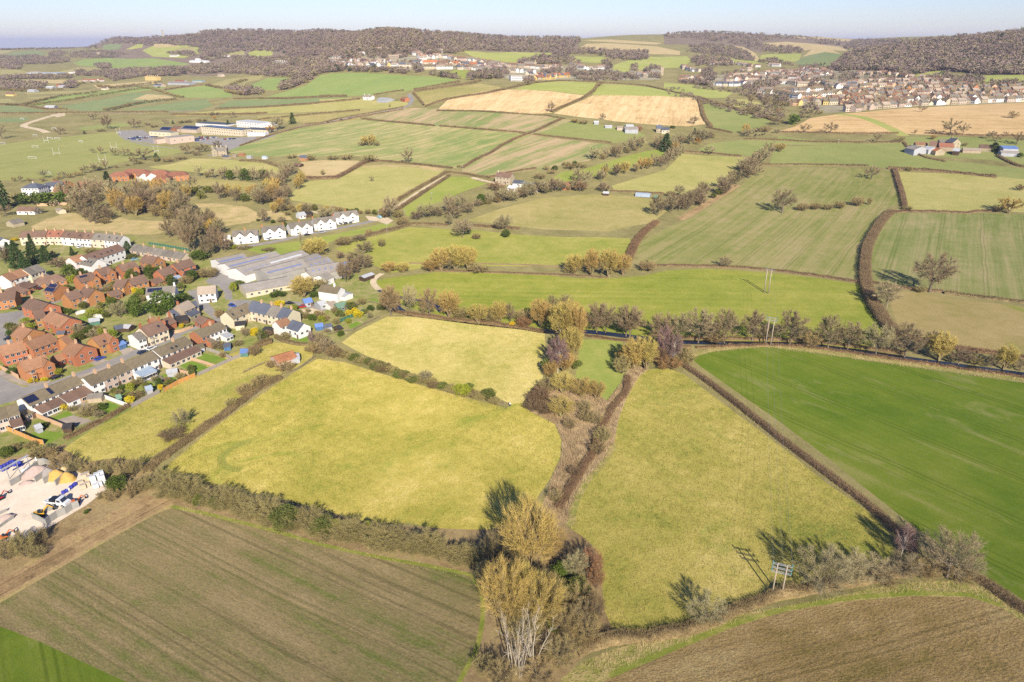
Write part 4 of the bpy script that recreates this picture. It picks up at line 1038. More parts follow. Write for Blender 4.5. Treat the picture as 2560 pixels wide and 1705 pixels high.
for fr, s, h, wd, lab in [
 (ZE, '1030,160 1200,180 1450,200 1640,219', 1.6, 3.0, 'clipped hedge from the main road to the field gap'), (ZE, '1680,220 2000,246 2355,276 2440,290', 1.6, 3.0, 'clipped hedge right of the field gap'),
 (ZE, '1870,575 2000,495 2100,455 2200,385 2355,310 2430,285 2560,230 2640,190 2700,165', 1.8, 3.4, 'long dark hedge climbing the middle of the hill'),
 (ZG, '450,460 700,490 950,516 1105,532', 1.6, 3.0, 'thin dark hedge below the farm meadow'), (ZG, '-360,260 0,264 300,286 560,302 720,330', 1.4, 2.8, 'thin hedge below the left stubble field'),
 (ZG, '600,272 750,205 870,155 960,90 1022,30', 2.2, 4.0, 'dark hedge between the two stubble fields'), (ZG, '400,40 470,22 700,8 1020,25 1400,50 1600,97 1830,150', 2.0, 4.0, 'hedge along the crest of the hill'),
 (ZG, '1840,160 1860,230 1880,320 1945,402', 2.6, 4.5, 'dark hedge at the right end of the stubble'), (ZG, '1830,155 1950,190 2200,262 2355,306 2500,350', 3.0, 6.0, 'ragged hedge above the sloping green field'),
 (ZG, '1700,607 1900,617 2200,647', 1.8, 3.0, 'hedge below the lone field tree'), (ZG, '1900,400 2000,420 2120,447', 1.5, 2.6, 'short hedge below the sloping green field'),
 (ZG, '0,815 110,822 200,790 330,765 480,745', 1.4, 2.6, 'hedge behind the stone farmhouse'), (ZG, '1100,938 1300,945 1550,962', 1.5, 3, 'hedge behind the long polytunnel'),
 (ZB, '620,600 700,590 850,570 1000,545 1050,530', 2.6, 5.0, 'double hedge along the lane to the town'), (ZB, '610,610 640,640 680,690', 1.8, 3.0, 'short hedge beside the road junction'), (ZB, '690,700 780,665 900,640 1000,625 1100,612 1190,588', 2.4, 4.5, 'wavy hedge above the left stubble field'),
 (ZB, '1200,590 1350,550 1450,535', 2.2, 4.0, 'hedge below the town allotments'),
 (ZE, '0,388 250,300 500,235 850,178 1000,145 1380,80', 1.5, 2.6, 'clipped hedge on the near side of the main road'), (ZE, '540,210 700,195 800,165 1050,120 1380,62', 1.7, 3.0, 'hedge on the far side of the main road'),
 (ZE, '1180,950 1230,918 1400,800 1600,690 1735,612', 2.2, 3.4, 'left hedge of the double hedged track'), (ZE, '1320,930 1500,812 1650,715 1765,640', 2.2, 3.4, 'right hedge of the double hedged track'), (ZE, '1740,610 1900,625 2000,645 2100,658', 1.7, 3.0, 'hedge from the track end to the farmhouse'),
 (ZE, '1180,517 1350,528 1500,545 1790,577', 1.7, 3.2, 'hedge under the big field oak'), (ZE, '530,662 680,662 820,657 920,602 1010,545 1060,525 1180,515', 2.4, 6.0, 'brown hedge stepping around the rough paddock'),
 (ZE, '1060,1150 1200,1110 1300,1090 1440,1047 1600,1052 1760,1062', 1.8, 3.6, 'brown hedge above the stream meadow'), (ZE, '1950,1062 2150,1075 2355,1090', 1.7, 3.6, 'right end of the brown hedge above the stream meadow'),
 (ZE, '300,1065 350,1050'.replace('300,1065 350,1050', '0,515 200,518 330,560 400,600'), 1.8, 4.0, 'hedge round the corner field by the stone house')]:
 hedge(fr, s, h, wd, lab, group=HILLH)
VALEH = 'hedges of the far vale'
for i, (fr, s, lab) in enumerate([
 (ZA, '0,685 150,692 300,717 440,717', 'hedge beside the white roofed depot'), (ZA, '0,745 300,742 700,738 1100,735', 'hedge along the far left road'),
 (ZA, '1120,752 1400,752 1700,747 1750,740', 'hedge behind the school field'), (ZA, '1530,650 1700,646 1900,645 2000,640 2270,632', 'straight hedge below the long green slope'),
 (ZA, '1410,714 1700,704 2000,683 2355,650', 'straight hedge above the pale long field'), (ZA, '1690,787 1800,775 2000,755 2355,725', 'hedge above the road to the school'),
 (Z3, '1220,705 1500,660 1700,620 1830,600', 'lower hedge of the lane to the town'), (Z3, '0,790 350,788', 'thin hedge left of the white cottage'), (Z3, '700,775 900,745 1100,715', 'hedge right of the white cottage'), (ZA, '400,645 430,655'.replace('400,645 430,655', '1080,590 1200,570 1330,558'), 'hedge below the cattle sheds')]):
 hedge(fr, s, 2.2, 4.5, lab, group=VALEH)
for i, (fr, s, lab, h) in enumerate([
 (ZA, '40,690 150,692 250,665 400,632 520,620 640,606', 'tall ragged hedgerow right of the yellow farmhouse', 5), (ZA, '210,692 350,672 480,655 600,632 700,618 880,588 1050,575', 'long ragged hedgerow between two vale fields', 5),
 (ZA, '690,727 760,715 860,690 950,675 1150,652', 'ragged hedgerow in the vale behind the playing field', 6), (ZA, '900,572 1000,585 1080,610 1150,635 1200,640', 'ragged hedgerow below the farm sheds', 5),
 (ZA, '0,512 200,510 300,502 480,498', 'tree lined hedgerow below the glasshouses', 9), (ZA, '1350,560 1450,580', 'hedgerow right of the cattle sheds', 6), (ZA, '1510,560 1620,525', 'short dark hedgerow in the vale', 7),
 (ZA, '0,590 150,600 260,598 420,590', 'hedgerow left of the pale barns', 7), (ZA, '480,560 560,545 650,540', 'hedgerow above the red roofed farm', 7), (ZA, '640,570 760,580 900,560 1060,545', 'hedgerow below the red roofed farm', 7),
 (ZA, '1480,600 1550,620 1650,625 1720,605', 'dark scrub bank below the paddock', 8), (ZA, '1830,590 1880,570 1930,545 2000,545', 'scrub at the left end of the long green slope', 8)]):
 thicket(fr, s, h, h * 1.3, lab, 'TTA', max(5.0, h * 0.8), group='ragged hedgerows of the vale', seed=20 + i, lod=2)

# ------------------------------------------------------------------ trees and bushes near the camera
cop = 'in the copse at bottom centre'
NM = dict(A='bare brown tree', O='bare spreading oak', N='tan leaved bare tree', W='golden twigged willow', P='pale grey bare ash', B='white stemmed birch', D='dead bleached tree', T='brown thorn bush', R='reddish bush',
   K='dark bramble bush', U='rust leaved tree', V='yellow weeping willow', C='dark conifer', G='green evergreen tree', S='green shrub', L='olive shrub', Y='yellow flowering shrub', M='lime green shrub')
plant(ZP, 'W575,860,385,370 W690,770,540,250 W420,1230,780,340 W640,1230,870,330 W520,1150,800,260', cop, NM)
plant(ZP, 'D480,1520,1050,330 D600,1450,1050,330 D520,1540,1120,180', cop, NM)
plant(ZP, 'R980,860,700,150 R1010,960,800,110 P940,1190,1040,200 P880,900,720,160 S800,880,780,170 S740,1230,1150,110 L880,1010,880,180 T900,1100,930,210 T700,1000,860,230 T300,960,790,180 T360,760,600,170 T940,1280,1130,220 T780,1450,1270,230 T640,1560,1430,260 T400,1590,1440,230 T280,1500,1400,160 T820,1260,1080,200 K1000,1180,980,140 T560,1290,1100,220 S690,720,520,110 T760,1120,980,190', cop, NM)
ch = 'beside the rough hedge at bottom right'
plant(ZQ, 'P1100,700,400,330 P1280,640,420,230 P1420,620,450,200 P1610,600,440,190 B1600,470,250,130 P1880,600,275,330 P2000,600,420,150 P400,880,690,230 T1750,590,470,180 T1500,640,540,150 B1660,480,360,70 T1960,620,520,150', ch, NM)
lf = 'around the builders yard'
plant(ZM, 'T390,570,430,180 T600,690,505,200 T740,700,560,170 T900,740,600,170 T1080,730,560,160 T1240,750,590,180 T1340,720,540,150 T300,470,400,130 T520,560,450,120 T1100,990,860,160 T1370,900,740,200 T1000,960,900,120 T1290,960,820,130', lf, NM)
plant(ZM, 'G1160,900,715,220 S850,1110,1070,60 S60,560,440,140 T130,500,420,150 T80,1560,1330,230 T260,1530,1260,230 T400,1400,1240,180 B210,1410,1270,90 T380,1540,1420,170 T40,1450,1360,100', lf, NM)
plant(ZM, 'P1790,280,80,180 K1700,370,270,280', 'in the small straw pasture', NM)
# the river and the willow row
rv = 'along the river'
plant(ZN, 'N240,600,360,150 P395,580,345,110 N545,600,370,150 W700,610,400,190 W930,655,500,170 W1090,655,480,150 A1175,650,490,80 W1415,685,470,190 A1490,620,440,100 A1600,600,425,150 W1600,800,485,260 W1690,830,520,170 W1640,700,480,200 A1855,725,490,190 A2085,755,510,190 R1285,680,605,130 Y1195,675,640,60 T1030,640,540,170 T800,620,520,140 T1280,640,540,150', rv, NM)
wl = 'in the willow belt above the ditch'
plant(ZN, 'B1550,1040,765,190 W1650,960,690,200 W1600,1040,880,170 L1480,1050,920,140 W1590,1200,1040,200 W1740,1230,1080,200 W1850,1245,1100,150 W1580,1385,1230,220 T1770,1420,1330,130 W1490,1080,960,120 K1420,1260,1150,150 K1360,1340,1240,160 K1450,1360,1260,180 T1840,1440,1340,140 L1700,1010,930,100 W2130,1010,830,190 W2060,960,850,120', wl, NM)
plant(ZN, 'W640,245,60,160 W750,240,40,190 W850,235,50,150 W560,250,150,150 P690,240,110,140 T920,250,190,170 W1680,265,110,150 W1815,285,75,130 W1950,290,70,170 W2060,275,110,140 P1890,280,120,120 W230,255,170,120 W340,255,175,110 T1650,260,190,120', 'in the clumps on the stream meadow', NM)
plant(ZO, 'A30,515,350,120 A165,540,362,150 A340,560,400,130 P440,560,405,120 P545,572,378,170 A690,575,380,130 A845,560,390,130 A1055,575,395,170 A1265,600,410,150 A1375,605,450,150 P1530,640,455,140 A1690,650,460,170 W1880,672,510,140 A1820,640,500,80 A1990,690,590,120 W2240,720,580,110 A2170,712,625,70 A2330,725,650,90 A610,565,420,90 A930,560,470,90 T640,570,500,120 T1170,595,500,110 T300,600,520,120 T2080,690,630,90', 'along the river on the right', NM)
plant(ZO, 'B350,675,480,90 B405,695,515,100 W190,720,545,150 W255,720,545,130 T460,690,590,130 R380,710,640,150 T120,740,640,100 K320,690,590,120', 'at the top of the middle hedge', NM)
plant(ZO, 'O1830,290,62,190 P1580,375,225,140 O690,152,90,70 T260,170,110,100 T1780,290,255,70', 'in the fields beyond the river on the right', NM)
plant(ZR, 'S555,400,330,70 L470,395,310,70 M950,490,440,60 S1385,570,505,70 M1450,530,470,60 M1280,540,460,70 S1000,420,380,60', 'in the thorn hedgerow', NM)
plant(ZN, 'L160,1010,950,150 L310,1070,1020,130 P520,1110,1020,110 M800,1210,1120,150 L860,1180,1115,80 L1010,1250,1150,110 K180,1030,970,130', 'in the hedgerow between the straw pastures', NM)
plant(ZL, 'D990,640,470,40 B1490,650,500,70 B1550,640,520,60 A1600,690,500,140 A1640,730,560,170 T1540,720,620,160 T1700,760,640,160 D1620,740,540,60 T1460,700,640,110 T840,1120,1010,190 T1000,1030,920,180 T700,1250,1150,120 T1090,860,780,110 T1230,880,800,200 T930,740,640,130', 'around the rusty barn', NM)
# the gardens and the estate
plant(ZI, 'C230,560,210,220 C400,400,140,110 C390,520,230,140 C550,490,275,170 C130,470,240,150 C1510,365,235,140 C855,415,305,75 C300,600,360,160 A60,520,290,140 A700,560,440,220 A600,440,360,120 T1060,390,320,160 M1380,290,245,140 L1560,450,390,150 S1310,600,530,120', 'behind the white cottages at left', NM)
plant(ZI, 'G1920,1110,825,320 G2160,970,850,190 G1620,1140,880,220 P1420,1150,955,230 S745,1105,1025,100 S835,1105,1035,85 Y1605,880,785,95 S1690,850,790,70 M1120,1130,1040,220 L1260,1150,1070,100 T2200,750,650,160 S200,1040,1005,130 Y180,240,205,110', 'among the brick houses', NM)
plant(ZK, 'Y460,590,500,90 M670,830,755,100 Y370,925,870,110 Y500,910,860,80 S150,820,750,130 P900,380,260,160 S1010,360,270,130 P1060,420,320,150 L880,450,360,140 M1260,420,320,120 M600,360,300,60 Y715,1230,1155,90 T1000,1300,1160,230 P1110,1320,1230,120 S1130,1230,1150,130 S480,1430,1370,140 Y2040,300,260,60 L2130,300,265,80 T1500,960,900,110 S1380,1000,940,100 D1450,1190,1100,50 S1740,450,420,40 T820,1240,1180,120 Y30,770,735,70', 'in the terrace gardens', NM)
plant(ZJ, 'A150,620,140,240 A60,520,300,150 V370,450,275,170 A400,640,370,190 A300,700,460,140 A480,640,430,120 G215,720,605,190 A100,640,330,150 P900,330,170,80 W1440,690,485,250 A1360,660,540,150 A1905,520,455,150 A1960,650,520,190 A1870,760,600,200 A1960,820,650,180 A1760,960,720,150 A1720,920,740,100 A1840,880,700,160 A1700,710,630,90 T2140,580,490,90 T1740,560,470,200 W1310,1115,895,270 T1500,1000,920,170 A1420,960,900,140 G630,1010,925,110 M570,1060,945,80 G1040,1110,1035,170 Y1075,1205,1145,110 M1225,1250,1195,75 S1445,1120,1050,80 T680,600,570,150 T940,620,585,140 T300,900,800,240 T420,1300,1240,90 Y800,1520,1430,90 T690,1520,1420,80 A930,1540,1460,100 L1340,1330,1290,110 T1530,1360,1310,120 P1840,1220,1160,120 N2240,1300,990,210 M570,600,560,80 L830,310,280,50 G985,330,290,60 G1110,370,310,60 A1080,320,260,90 P1290,600,410,40', 'around the factory', NM)
plant(ZL, 'A580,680,590,150 T760,640,590,130 L1000,590,490,120 T1230,580,510,110 T620,760,700,80 P840,560,470,90 Y920,540,470,90 S400,440,410,80 Y215,470,430,50 L300,470,430,60 S1500,170,115,80 L1870,290,210,140 Y1160,250,200,100 L1320,290,245,60 T1600,390,340,120 S1770,550,490,80 P1640,520,470,70 P2060,390,300,60 T580,370,285,90', 'in the cottage gardens', NM)
# left middle woods
plant(Z8, 'C60,620,180,230 C30,640,320,150 G300,570,410,200 G480,580,410,220 G640,580,400,220 G790,560,390,150 C1390,330,130,150 A1260,420,290,170 P1400,430,240,210 A1100,400,300,180 P700,600,500,130 T200,520,400,130 A500,690,590,150 A80,720,560,180', 'beside the white manor', NM)
grove(Z8, '820,680 800,500 900,420 1200,430 1400,470 1400,640 1150,690', 13, 7, 'AAAPT', (11, 15), 'in the wood left of the clearing', NM, 3)
grove(Z8, '1450,690 1430,520 1700,480 2000,540 2300,600 2420,680 2420,770 2000,760 1650,720', 22, 7, 'AAAAWPT', (11, 16), 'in the wood behind the long white terrace', NM, 4)
grove(Z8, '1050,820 1100,720 1300,720 1460,790 1300,830', 7, 6, 'AAT', (7, 10), 'in the thicket within the rough clearing', NM, 5)
grove(ZD, '1150,780 1300,750 1600,760 1900,790 2200,830 2330,860 2200,900 1900,850 1600,830 1300,830', 22, 8, 'WWPAL', (9, 13), 'in the tree belt below the brick care home', NM, 6)
grove(ZD, '1630,640 1800,650 2000,660 2300,690 2340,710 2100,690 1800,665', 12, 6, 'PPAGT', (8, 12), 'in the belt across the left middle fields', NM, 7)
grove(ZD, '2200,940 2250,800 2355,700 2420,600 2500,640 2560,720 2480,800 2400,880', 15, 8, 'AAPWT', (9, 13), 'in the wood left of the straw green pasture', NM, 8)
grove(ZD, '2300,960 2400,900 2700,960 2900,1010 2850,1030 2600,1000', 10, 7, 'AWPT', (6, 9), 'above the white semi detached houses', NM, 9)
grove(ZD, '1400,1170 1450,1100 1650,1060 1850,1090 1850,1160 1600,1190', 9, 7, 'AAP', (9, 13), 'behind the low terrace', NM, 10)
belt(ZE, '250,930 400,930 600,925 800,940 1000,955 1150,970', 14, 'TTL', (5, 8), 'in the hedge behind the white houses', NM, 11, 2)
belt(ZD, '60,690 250,690 450,680 650,640 800,600 1000,570 1250,530 1450,500', 16, 'ATTK', (5, 9), 'along the lower edge of the playing field', NM, 12, 3)
plant(ZD, 'O780,445,400,45 O850,455,385,55 O960,470,400,80 O1045,475,395,95 O1215,500,400,190 C1320,510,440,60 A1570,460,360,100 A1700,440,370,120 A1830,400,340,90 A1650,470,420,90 P370,660,580,80 P530,660,590,70 P800,600,520,130 T1420,520,480,120 T1520,500,470,120 A910,250,120,90 A880,240,140,50 O510,290,225,90 O1140,235,155,100 O790,165,105,80 O20,330,200,90 C712,285,255,25 O1390,200,155,60 O1800,130,95,80 U1805,170,130,40 O1960,150,95,60 C1920,215,165,35 U2280,280,205,80 P2330,260,130,90 A1240,215,190,60 T1300,230,205,80 T850,265,235,90 T1560,190,165,140 T1700,180,155,110 C1455,200,170,25', 'around the school', NM)
plant(ZE, 'C445,200,100,65 P330,250,130,90 T1030,385,345,80 W1090,385,290,140 T1150,385,340,70 O1415,535,395,120 P1110,690,630,40 T700,630,580,50 P1270,1000,800,130 T1220,990,920,100 T1330,990,920,90 T1370,1050,980,110 P195,1030,905,80 T1085,1140,1080,60 T1840,570,535,40 T1100,520,450,150 T600,510,450,90 T900,500,455,120 T780,505,460,110 T440,490,450,100 T1260,60,30,20', 'in the fields behind the factory', NM)
plant(ZE, 'P1540,1000,870,120 P1600,990,870,80 A1660,980,900,120 P1760,960,790,110 P1860,920,800,120 S2030,880,780,90 P2000,900,830,80 P2220,860,740,120 N2150,760,690,150 P2100,880,760,90 A1800,1000,880,140 P1920,960,850,110 P2300,860,750,90 A1480,1010,930,90 P1870,1160,1000,170 P1920,1130,1000,90 P2180,1095,1000,110 P2230,1090,960,130 S2235,1155,1085,80 P1765,1060,950,60 T1990,1170,1120,80', 'along the stream below the stone farmhouse', NM)
plant(ZG, 'G800,725,675,55 G630,760,715,55 T560,760,710,60 T720,720,680,80 T760,750,690,110 T850,740,690,110 T500,830,780,120 K1220,750,695,90 T600,790,750,80 S560,950,895,60 S360,990,930,70 S230,1000,930,90 M20,1040,960,80 P540,960,880,80 N840,940,850,110 A1040,940,860,110 P1670,980,880,90 T1600,980,930,80 P880,900,790,110 C1800,500,400,50 C1560,600,440,120 U1830,545,485,60 S1620,410,380,45 A600,270,180,80 A1030,335,280,60 P1930,630,545,90 A1800,370,300,100 T870,370,335,90 W800,360,325,80 O1345,430,385,40', 'around the hill farms', NM)
belt(ZG, '940,690 1100,660 1250,610 1350,570 1480,580 1600,560 1750,540 1900,510 1960,480', 24, 'PPAAT', (8, 12), 'in the upper tree belt on the hill', NM, 21, 4)
belt(ZG, '840,870 900,850 1000,860 1100,820 1250,790 1400,750 1500,740 1600,690 1660,630 1640,580', 22, 'PPAW', (7, 11), 'in the middle tree belt on the hill', NM, 22, 4)
belt(ZG, '0,1060 150,1030 350,1000 500,960 650,940 780,930 900,930', 16, 'PPAT', (7, 10), 'in the tree belt beside the polytunnel lane', NM, 23, 3)
belt(ZG, '1500,1150 1600,1110 1700,1100 1800,1080 1900,1000 2000,960 2100,880 2150,850 2250,760 2330,690', 24, 'PAAL', (8, 12), 'in the diagonal tree belt left of the striped crop', NM, 24, 5)
plant(ZH, 'A40,770,650,140 P150,720,560,120 A200,640,520,110 W300,605,530,100 A100,810,700,110 A40,830,730,110', 'at the end of the diagonal tree belt', NM)
plant(ZH, 'O1070,835,715,120 O320,1120,910,170 O515,445,365,90 O720,450,350,110 O1495,265,215,70 T2260,320,255,90 O1730,465,315,150 O1840,465,360,90 T1440,450,410,30 O1120,525,445,70 T1310,520,465,80 O2085,470,425,65 O2195,470,430,45 O2120,520,465,70 O2290,545,430,110 C2100,600,520,110 W1590,500,460,60 T1390,765,720,65 W2220,1120,980,200 T2140,1110,1040,110 T1860,555,520,50 T490,1100,1030,100 T600,1090,1030,100 T800,1080,1015,100 T950,1060,980,110 T1050,1050,985,40 T700,1090,1040,90 K2320,930,870,90 P2060,500,430,60 T1370,1090,1055,90 S2320,650,610,50', 'in the right hand fields', NM)
plant(ZH, 'P30,480,410,110 U10,460,370,70 A110,440,395,80 T180,440,380,100 A275,450,410,60 A270,380,300,120 G410,370,285,110 P550,320,230,120 A100,270,215,120 A30,280,220,90 A270,260,160,110 A340,250,170,90 A180,230,130,90 A60,220,110,90 U290,280,240,50 T640,285,245,60 A480,330,270,70', 'at the foot of the wooded dip', NM)

# ------------------------------------------------------------------ building materials
def wallm(n, c, **k): return plain('wall_' + n, c, rough=0.9, var=k.pop('var', 0.12), scale=k.pop('scale', 0.8), spec=0.15, **k)
WM = dict(brick=wallm('orange_brick', (0.46, 0.205, 0.09), var=0.2, scale=3.0, rand=0.12), redbrick=wallm('red_brick', (0.42, 0.175, 0.085), var=0.2, scale=3.0, rand=0.1), white=wallm('white_render', (0.78, 0.75, 0.70), var=0.06),
   cream=wallm('cream_render', (0.66, 0.56, 0.40), var=0.08, rand=0.1), beige=wallm('beige_render', (0.56, 0.44, 0.34), var=0.1, rand=0.08), stone=wallm('stone', (0.42, 0.34, 0.23), var=0.22, scale=1.5, rand=0.15),
   pink=wallm('pink_render', (0.74, 0.62, 0.57), var=0.06), conc=wallm('concrete', (0.36, 0.34, 0.30), var=0.18), yellow=wallm('yellow_render', (0.72, 0.52, 0.20), var=0.08), timber=wallm('dark_timber', (0.09, 0.06, 0.04), var=0.3), green=wallm('green_boards', (0.10, 0.20, 0.15), var=0.2),
   blue=wallm('blue_boards', (0.08, 0.16, 0.30), var=0.2), tin=wallm('tin_sheet', (0.42, 0.42, 0.43), var=0.15), peach=wallm('peach_brick', (0.60, 0.39, 0.24), var=0.12, scale=2.5))
def roofm(n, c, var=0.25, rows=3.2):
 name = 'roof_' + n
 k = NT(name); tc = k.n('TexCoord'); v = tc.outputs['Object']
 wv = k.n('TexWave', wave_type='BANDS', bands_direction='Z'); wv.inputs['Scale'].default_value = rows; wv.inputs['Distortion'].default_value = 0.6; k.l(v, wv.inputs['Vector'])
 n1 = k.noise(v, 1.4, 5, 0.7); n2 = k.noise(v, 0.28, 3, 0.6)
 f = k.math('ADD', k.math('MULTIPLY', n1, 0.45), k.math('ADD', k.math('MULTIPLY', n2, 0.45), k.math('MULTIPLY', wv.outputs[1], 0.1)))
 c0 = k.ramp(f, [(0.34, tuple(q * (1 - var) for q in c)), (0.52, c), (0.70, tuple(min(1, q * (1 + var) + 0.012) for q in c))])
 oi = k.n('ObjectInfo'); hs = k.n('HueSaturation'); k.l(c0, hs.inputs['Color']); k.l(k.math('ADD', k.math('MULTIPLY', oi.outputs['Random'], 0.3), 0.85), hs.inputs['Value'])
 k.l(hs.outputs[0], k.b.inputs['Base Color']); k.b.inputs['Roughness'].default_value = 0.85; k.b.inputs['Specular IOR Level'].default_value = 0.2
 bp = k.n('Bump'); bp.inputs['Strength'].default_value = 0.3; bp.inputs['Distance'].default_value = 0.05; k.l(wv.outputs[1], bp.inputs['Height']); k.l(bp.outputs[0], k.b.inputs['Normal'])
 return k.m
RM = dict(brown=roofm('brown_tiles', (0.215, 0.132, 0.092)), rust=roofm('rust_tiles', (0.36, 0.19, 0.105)), grey=roofm('grey_tiles', (0.235, 0.205, 0.165), 0.3), moss=roofm('mossy_tiles', (0.215, 0.17, 0.105), 0.32), slate=roofm('blue_slate', (0.125, 0.135, 0.165), 0.25),
   red=roofm('red_tiles', (0.33, 0.14, 0.085)), asbestos=roofm('grey_sheets', (0.37, 0.325, 0.27), 0.22, 1.2), tin=roofm('pale_tin', (0.50, 0.50, 0.50), 0.18, 1.2), dark=roofm('black_felt', (0.055, 0.05, 0.05), 0.3), tan=roofm('tan_tiles', (0.40, 0.32, 0.24), 0.2),
   orange=roofm('orange_tiles', (0.52, 0.19, 0.08)), rusty=roofm('rusty_tin', (0.37, 0.16, 0.075), 0.45, 1.2), green=roofm('green_tin', (0.20, 0.32, 0.22), 0.15), blue=roofm('blue_tin', (0.16, 0.26, 0.52), 0.12), skylight=roofm('roof_light', (0.25, 0.29, 0.48), 0.15), white=roofm('white_membrane', (0.62, 0.62, 0.62), 0.12), glassy=roofm('pale_glass', (0.42, 0.50, 0.58), 0.2))
FRAME = plain('window_frame_white', (0.72, 0.71, 0.68), rough=0.5, var=0.05)
GLASS = plain('window_glass', (0.035, 0.042, 0.055), rough=0.12, var=0.4, scale=3, spec=0.7)
SOLAR = plain('solar_panel_blue', (0.018, 0.024, 0.065), rough=0.25, var=0.3, scale=3, spec=0.55)
DOORM = plain('door_paint', (0.16, 0.10, 0.07), rough=0.6, rand=0.4)
_win = {}
def window_data(wd, ht, panes):
 key = (round(wd, 1), round(ht, 1), panes)
 if key in _win: return _win[key]
 mb = MB(); t = 0.07
 mb.box(-wd/2, wd/2, -0.03, 0.05, -ht/2, ht/2, 0)
 pw = (wd - t * (panes + 1)) / panes
 for i in range(panes):
  x = -wd/2 + t + i * (pw + t); mb.box(x, x + pw, 0.05, 0.062, -ht/2 + t, ht/2 - t, 1)
 _win[key] = mb.data('window', [FRAME, GLASS]); return _win[key]
def child(name, me, parent, M):
 o = link(name, me, parent); o.matrix_local = M; return o
class House:
 """a gabled or hipped building in its own frame: x along the ridge, y across"""
 def __init__(s, fr, A, B, w, eh, rh, wall, roof, hip=False, parent=None, name='house', inset=0.0):
  a = P(*fr(*A), rh); b = P(*fr(*B), rh)
  base = min(a.z, b.z) - rh
  d = b - a; d.z = 0
  s.L = d.length; c = (a + b) / 2; s.w, s.eh, s.rh, s.hip = w, eh, rh, hip
  if hip: s.ridge = s.L; s.L = s.L + w * 0.9
  s.rz = math.atan2(d.y, d.x); BUILT.append((c.x, c.y, max(s.L, w) * .5 + 2.5))
  s.base = Vector((c.x, c.y, base))
  s.M = Matrix.Translation(s.base) @ Matrix.Rotation(s.rz, 4, 'Z')
  if parent is None:
   s.o = empty(name, s.base, s.rz); s.W = Matrix.Identity(4)
  else:
   s.o = parent; s.W = parent.matrix_basis.inverted() @ s.M
  s.wall, s.roof = wall, roof
  toc = s.M.inverted() @ Vector((0, 0, H)); s.front = 1 if toc.y > 0 else -1; s.endf = 1 if toc.x > 0 else -1
  s.body();
 def body(s):
  L, w, eh, rh = s.L/2 - 0.12, s.w/2, s.eh, s.rh - 0.12
  mb = MB()
  if s.hip: mb.box(-L, L, -w, w, -1.2, eh)
  else:
   vs = [(x, y, z) for x in (-L, L) for y, z in ((-w, -1.2), (w, -1.2), (w, eh), (0, rh), (-w, eh))]
   mb.poly(vs, [(0,4,3,2,1), (5,6,7,8,9), (0,1,6,5), (1,2,7,6), (2,3,8,7), (3,4,9,8), (4,0,5,9)])
  child('wall', mb.data('wall', WM[s.wall]), s.o, s.W)
  mb = MB(); t = 0.14; ov = 0.35; x = s.L/2 + 0.12; sl = (s.rh - eh) / (s.w/2); ye = w + ov; ze = eh - ov * sl
  if s.hip:
   r = s.ridge/2; xx = L + ov
   vs = [(-xx,-ye,ze),(xx,-ye,ze),(xx,ye,ze),(-xx,ye,ze),(-r,0,s.rh),(r,0,s.rh),(-xx,-ye,ze-t),(xx,-ye,ze-t),(xx,ye,ze-t),(-xx,ye,ze-t)]
   mb.poly(vs, [(0,1,5,4),(1,2,5),(2,3,4,5),(3,0,4),(0,6,7,1),(1,7,8,2),(2,8,9,3),(3,9,6,0),(9,8,7,6)])
  else:
   for sg in (1, -1):
    vs = [(q, yy, zz) for q in (-x, x) for yy, zz in ((0, s.rh), (sg*ye, ze), (sg*ye, ze - t), (0, s.rh - t))]
    fs = [(0,1,2,3),(7,6,5,4),(0,4,5,1),(1,5,6,2),(2,6,7,3),(3,7,4,0)]
    mb.poly(vs, fs if sg < 0 else [tuple(reversed(f)) for f in fs])
   mb.box(-x, x, -0.14, 0.14, s.rh - 0.03, s.rh + 0.06)
  child('roof', mb.data('roof', RM[s.roof]), s.o, s.W)
 def chimneys(s, ts, mat='brick', h=1.3, sz=0.85):
  mb = MB(); mb.box(-sz/2, sz/2, -sz*0.4, sz*0.4, -1.0, h); mb.box(-sz/2-.08, sz/2+.08, -sz*.4-.08, sz*.4+.08, h, h+0.15)
  for q in (-0.2, 0.2): mb.tube([(q, 0, h+.15), (q, 0, h+.55)], [0.12, 0.1], 6)
  me = mb.data('chimney', WM[mat])
  for t in ts: child('chimney', me, s.o, s.W @ Matrix.Translation(((t - 0.5) * (s.L - 0.8), 0, s.rh)))
  return s
 def windows(s, cols=None, floors=None, sides=(1,), door=True, gable=0, ht=1.15, wd=1.3, panes=2, skip=()):
  fl = floors or (2 if s.eh > 4 else 1); cols = cols or max(1, int(s.L / 3.2)); k = 0
  for sd in sides:
   sg = s.front * sd
   R_ = Matrix.Rotation(0 if sg > 0 else math.pi, 4, 'Z')
   for f in range(fl):
    z = (f + 0.55) * (s.eh / fl) if fl > 1 else s.eh * 0.55
    for c in range(cols):
     x = ((c + 0.5) / cols - 0.5) * s.L * 0.92; k += 1
     if k in skip: continue
     if door and f == 0 and c == cols // 2:
      mb = MB(); mb.box(-0.5, 0.5, -0.02, 0.06, 0, 2.0)
      if 'door' not in _win: _win['door'] = mb.data('door', DOORM)
      child('door', _win['door'], s.o, s.W @ Matrix.Translation((x + 1.3, sg * s.w/2, 0.05)) @ R_)
     child('window', window_data(wd, ht, panes), s.o, s.W @ Matrix.Translation((x, sg * s.w/2, z)) @ R_)
  if gable:
   Rg = Matrix.Rotation(-math.pi/2 * s.endf, 4, 'Z')
   for f in range(fl):
    for c in range(gable):
     y = ((c + 0.5) / gable - 0.5) * s.w * 0.8
     child('window', window_data(wd, ht, panes), s.o, s.W @ Matrix.Translation((s.endf * (s.L/2 - 0.12), y, (f + 0.55) * (s.eh / fl) if fl > 1 else s.eh * 0.55)) @ Rg)
  return s
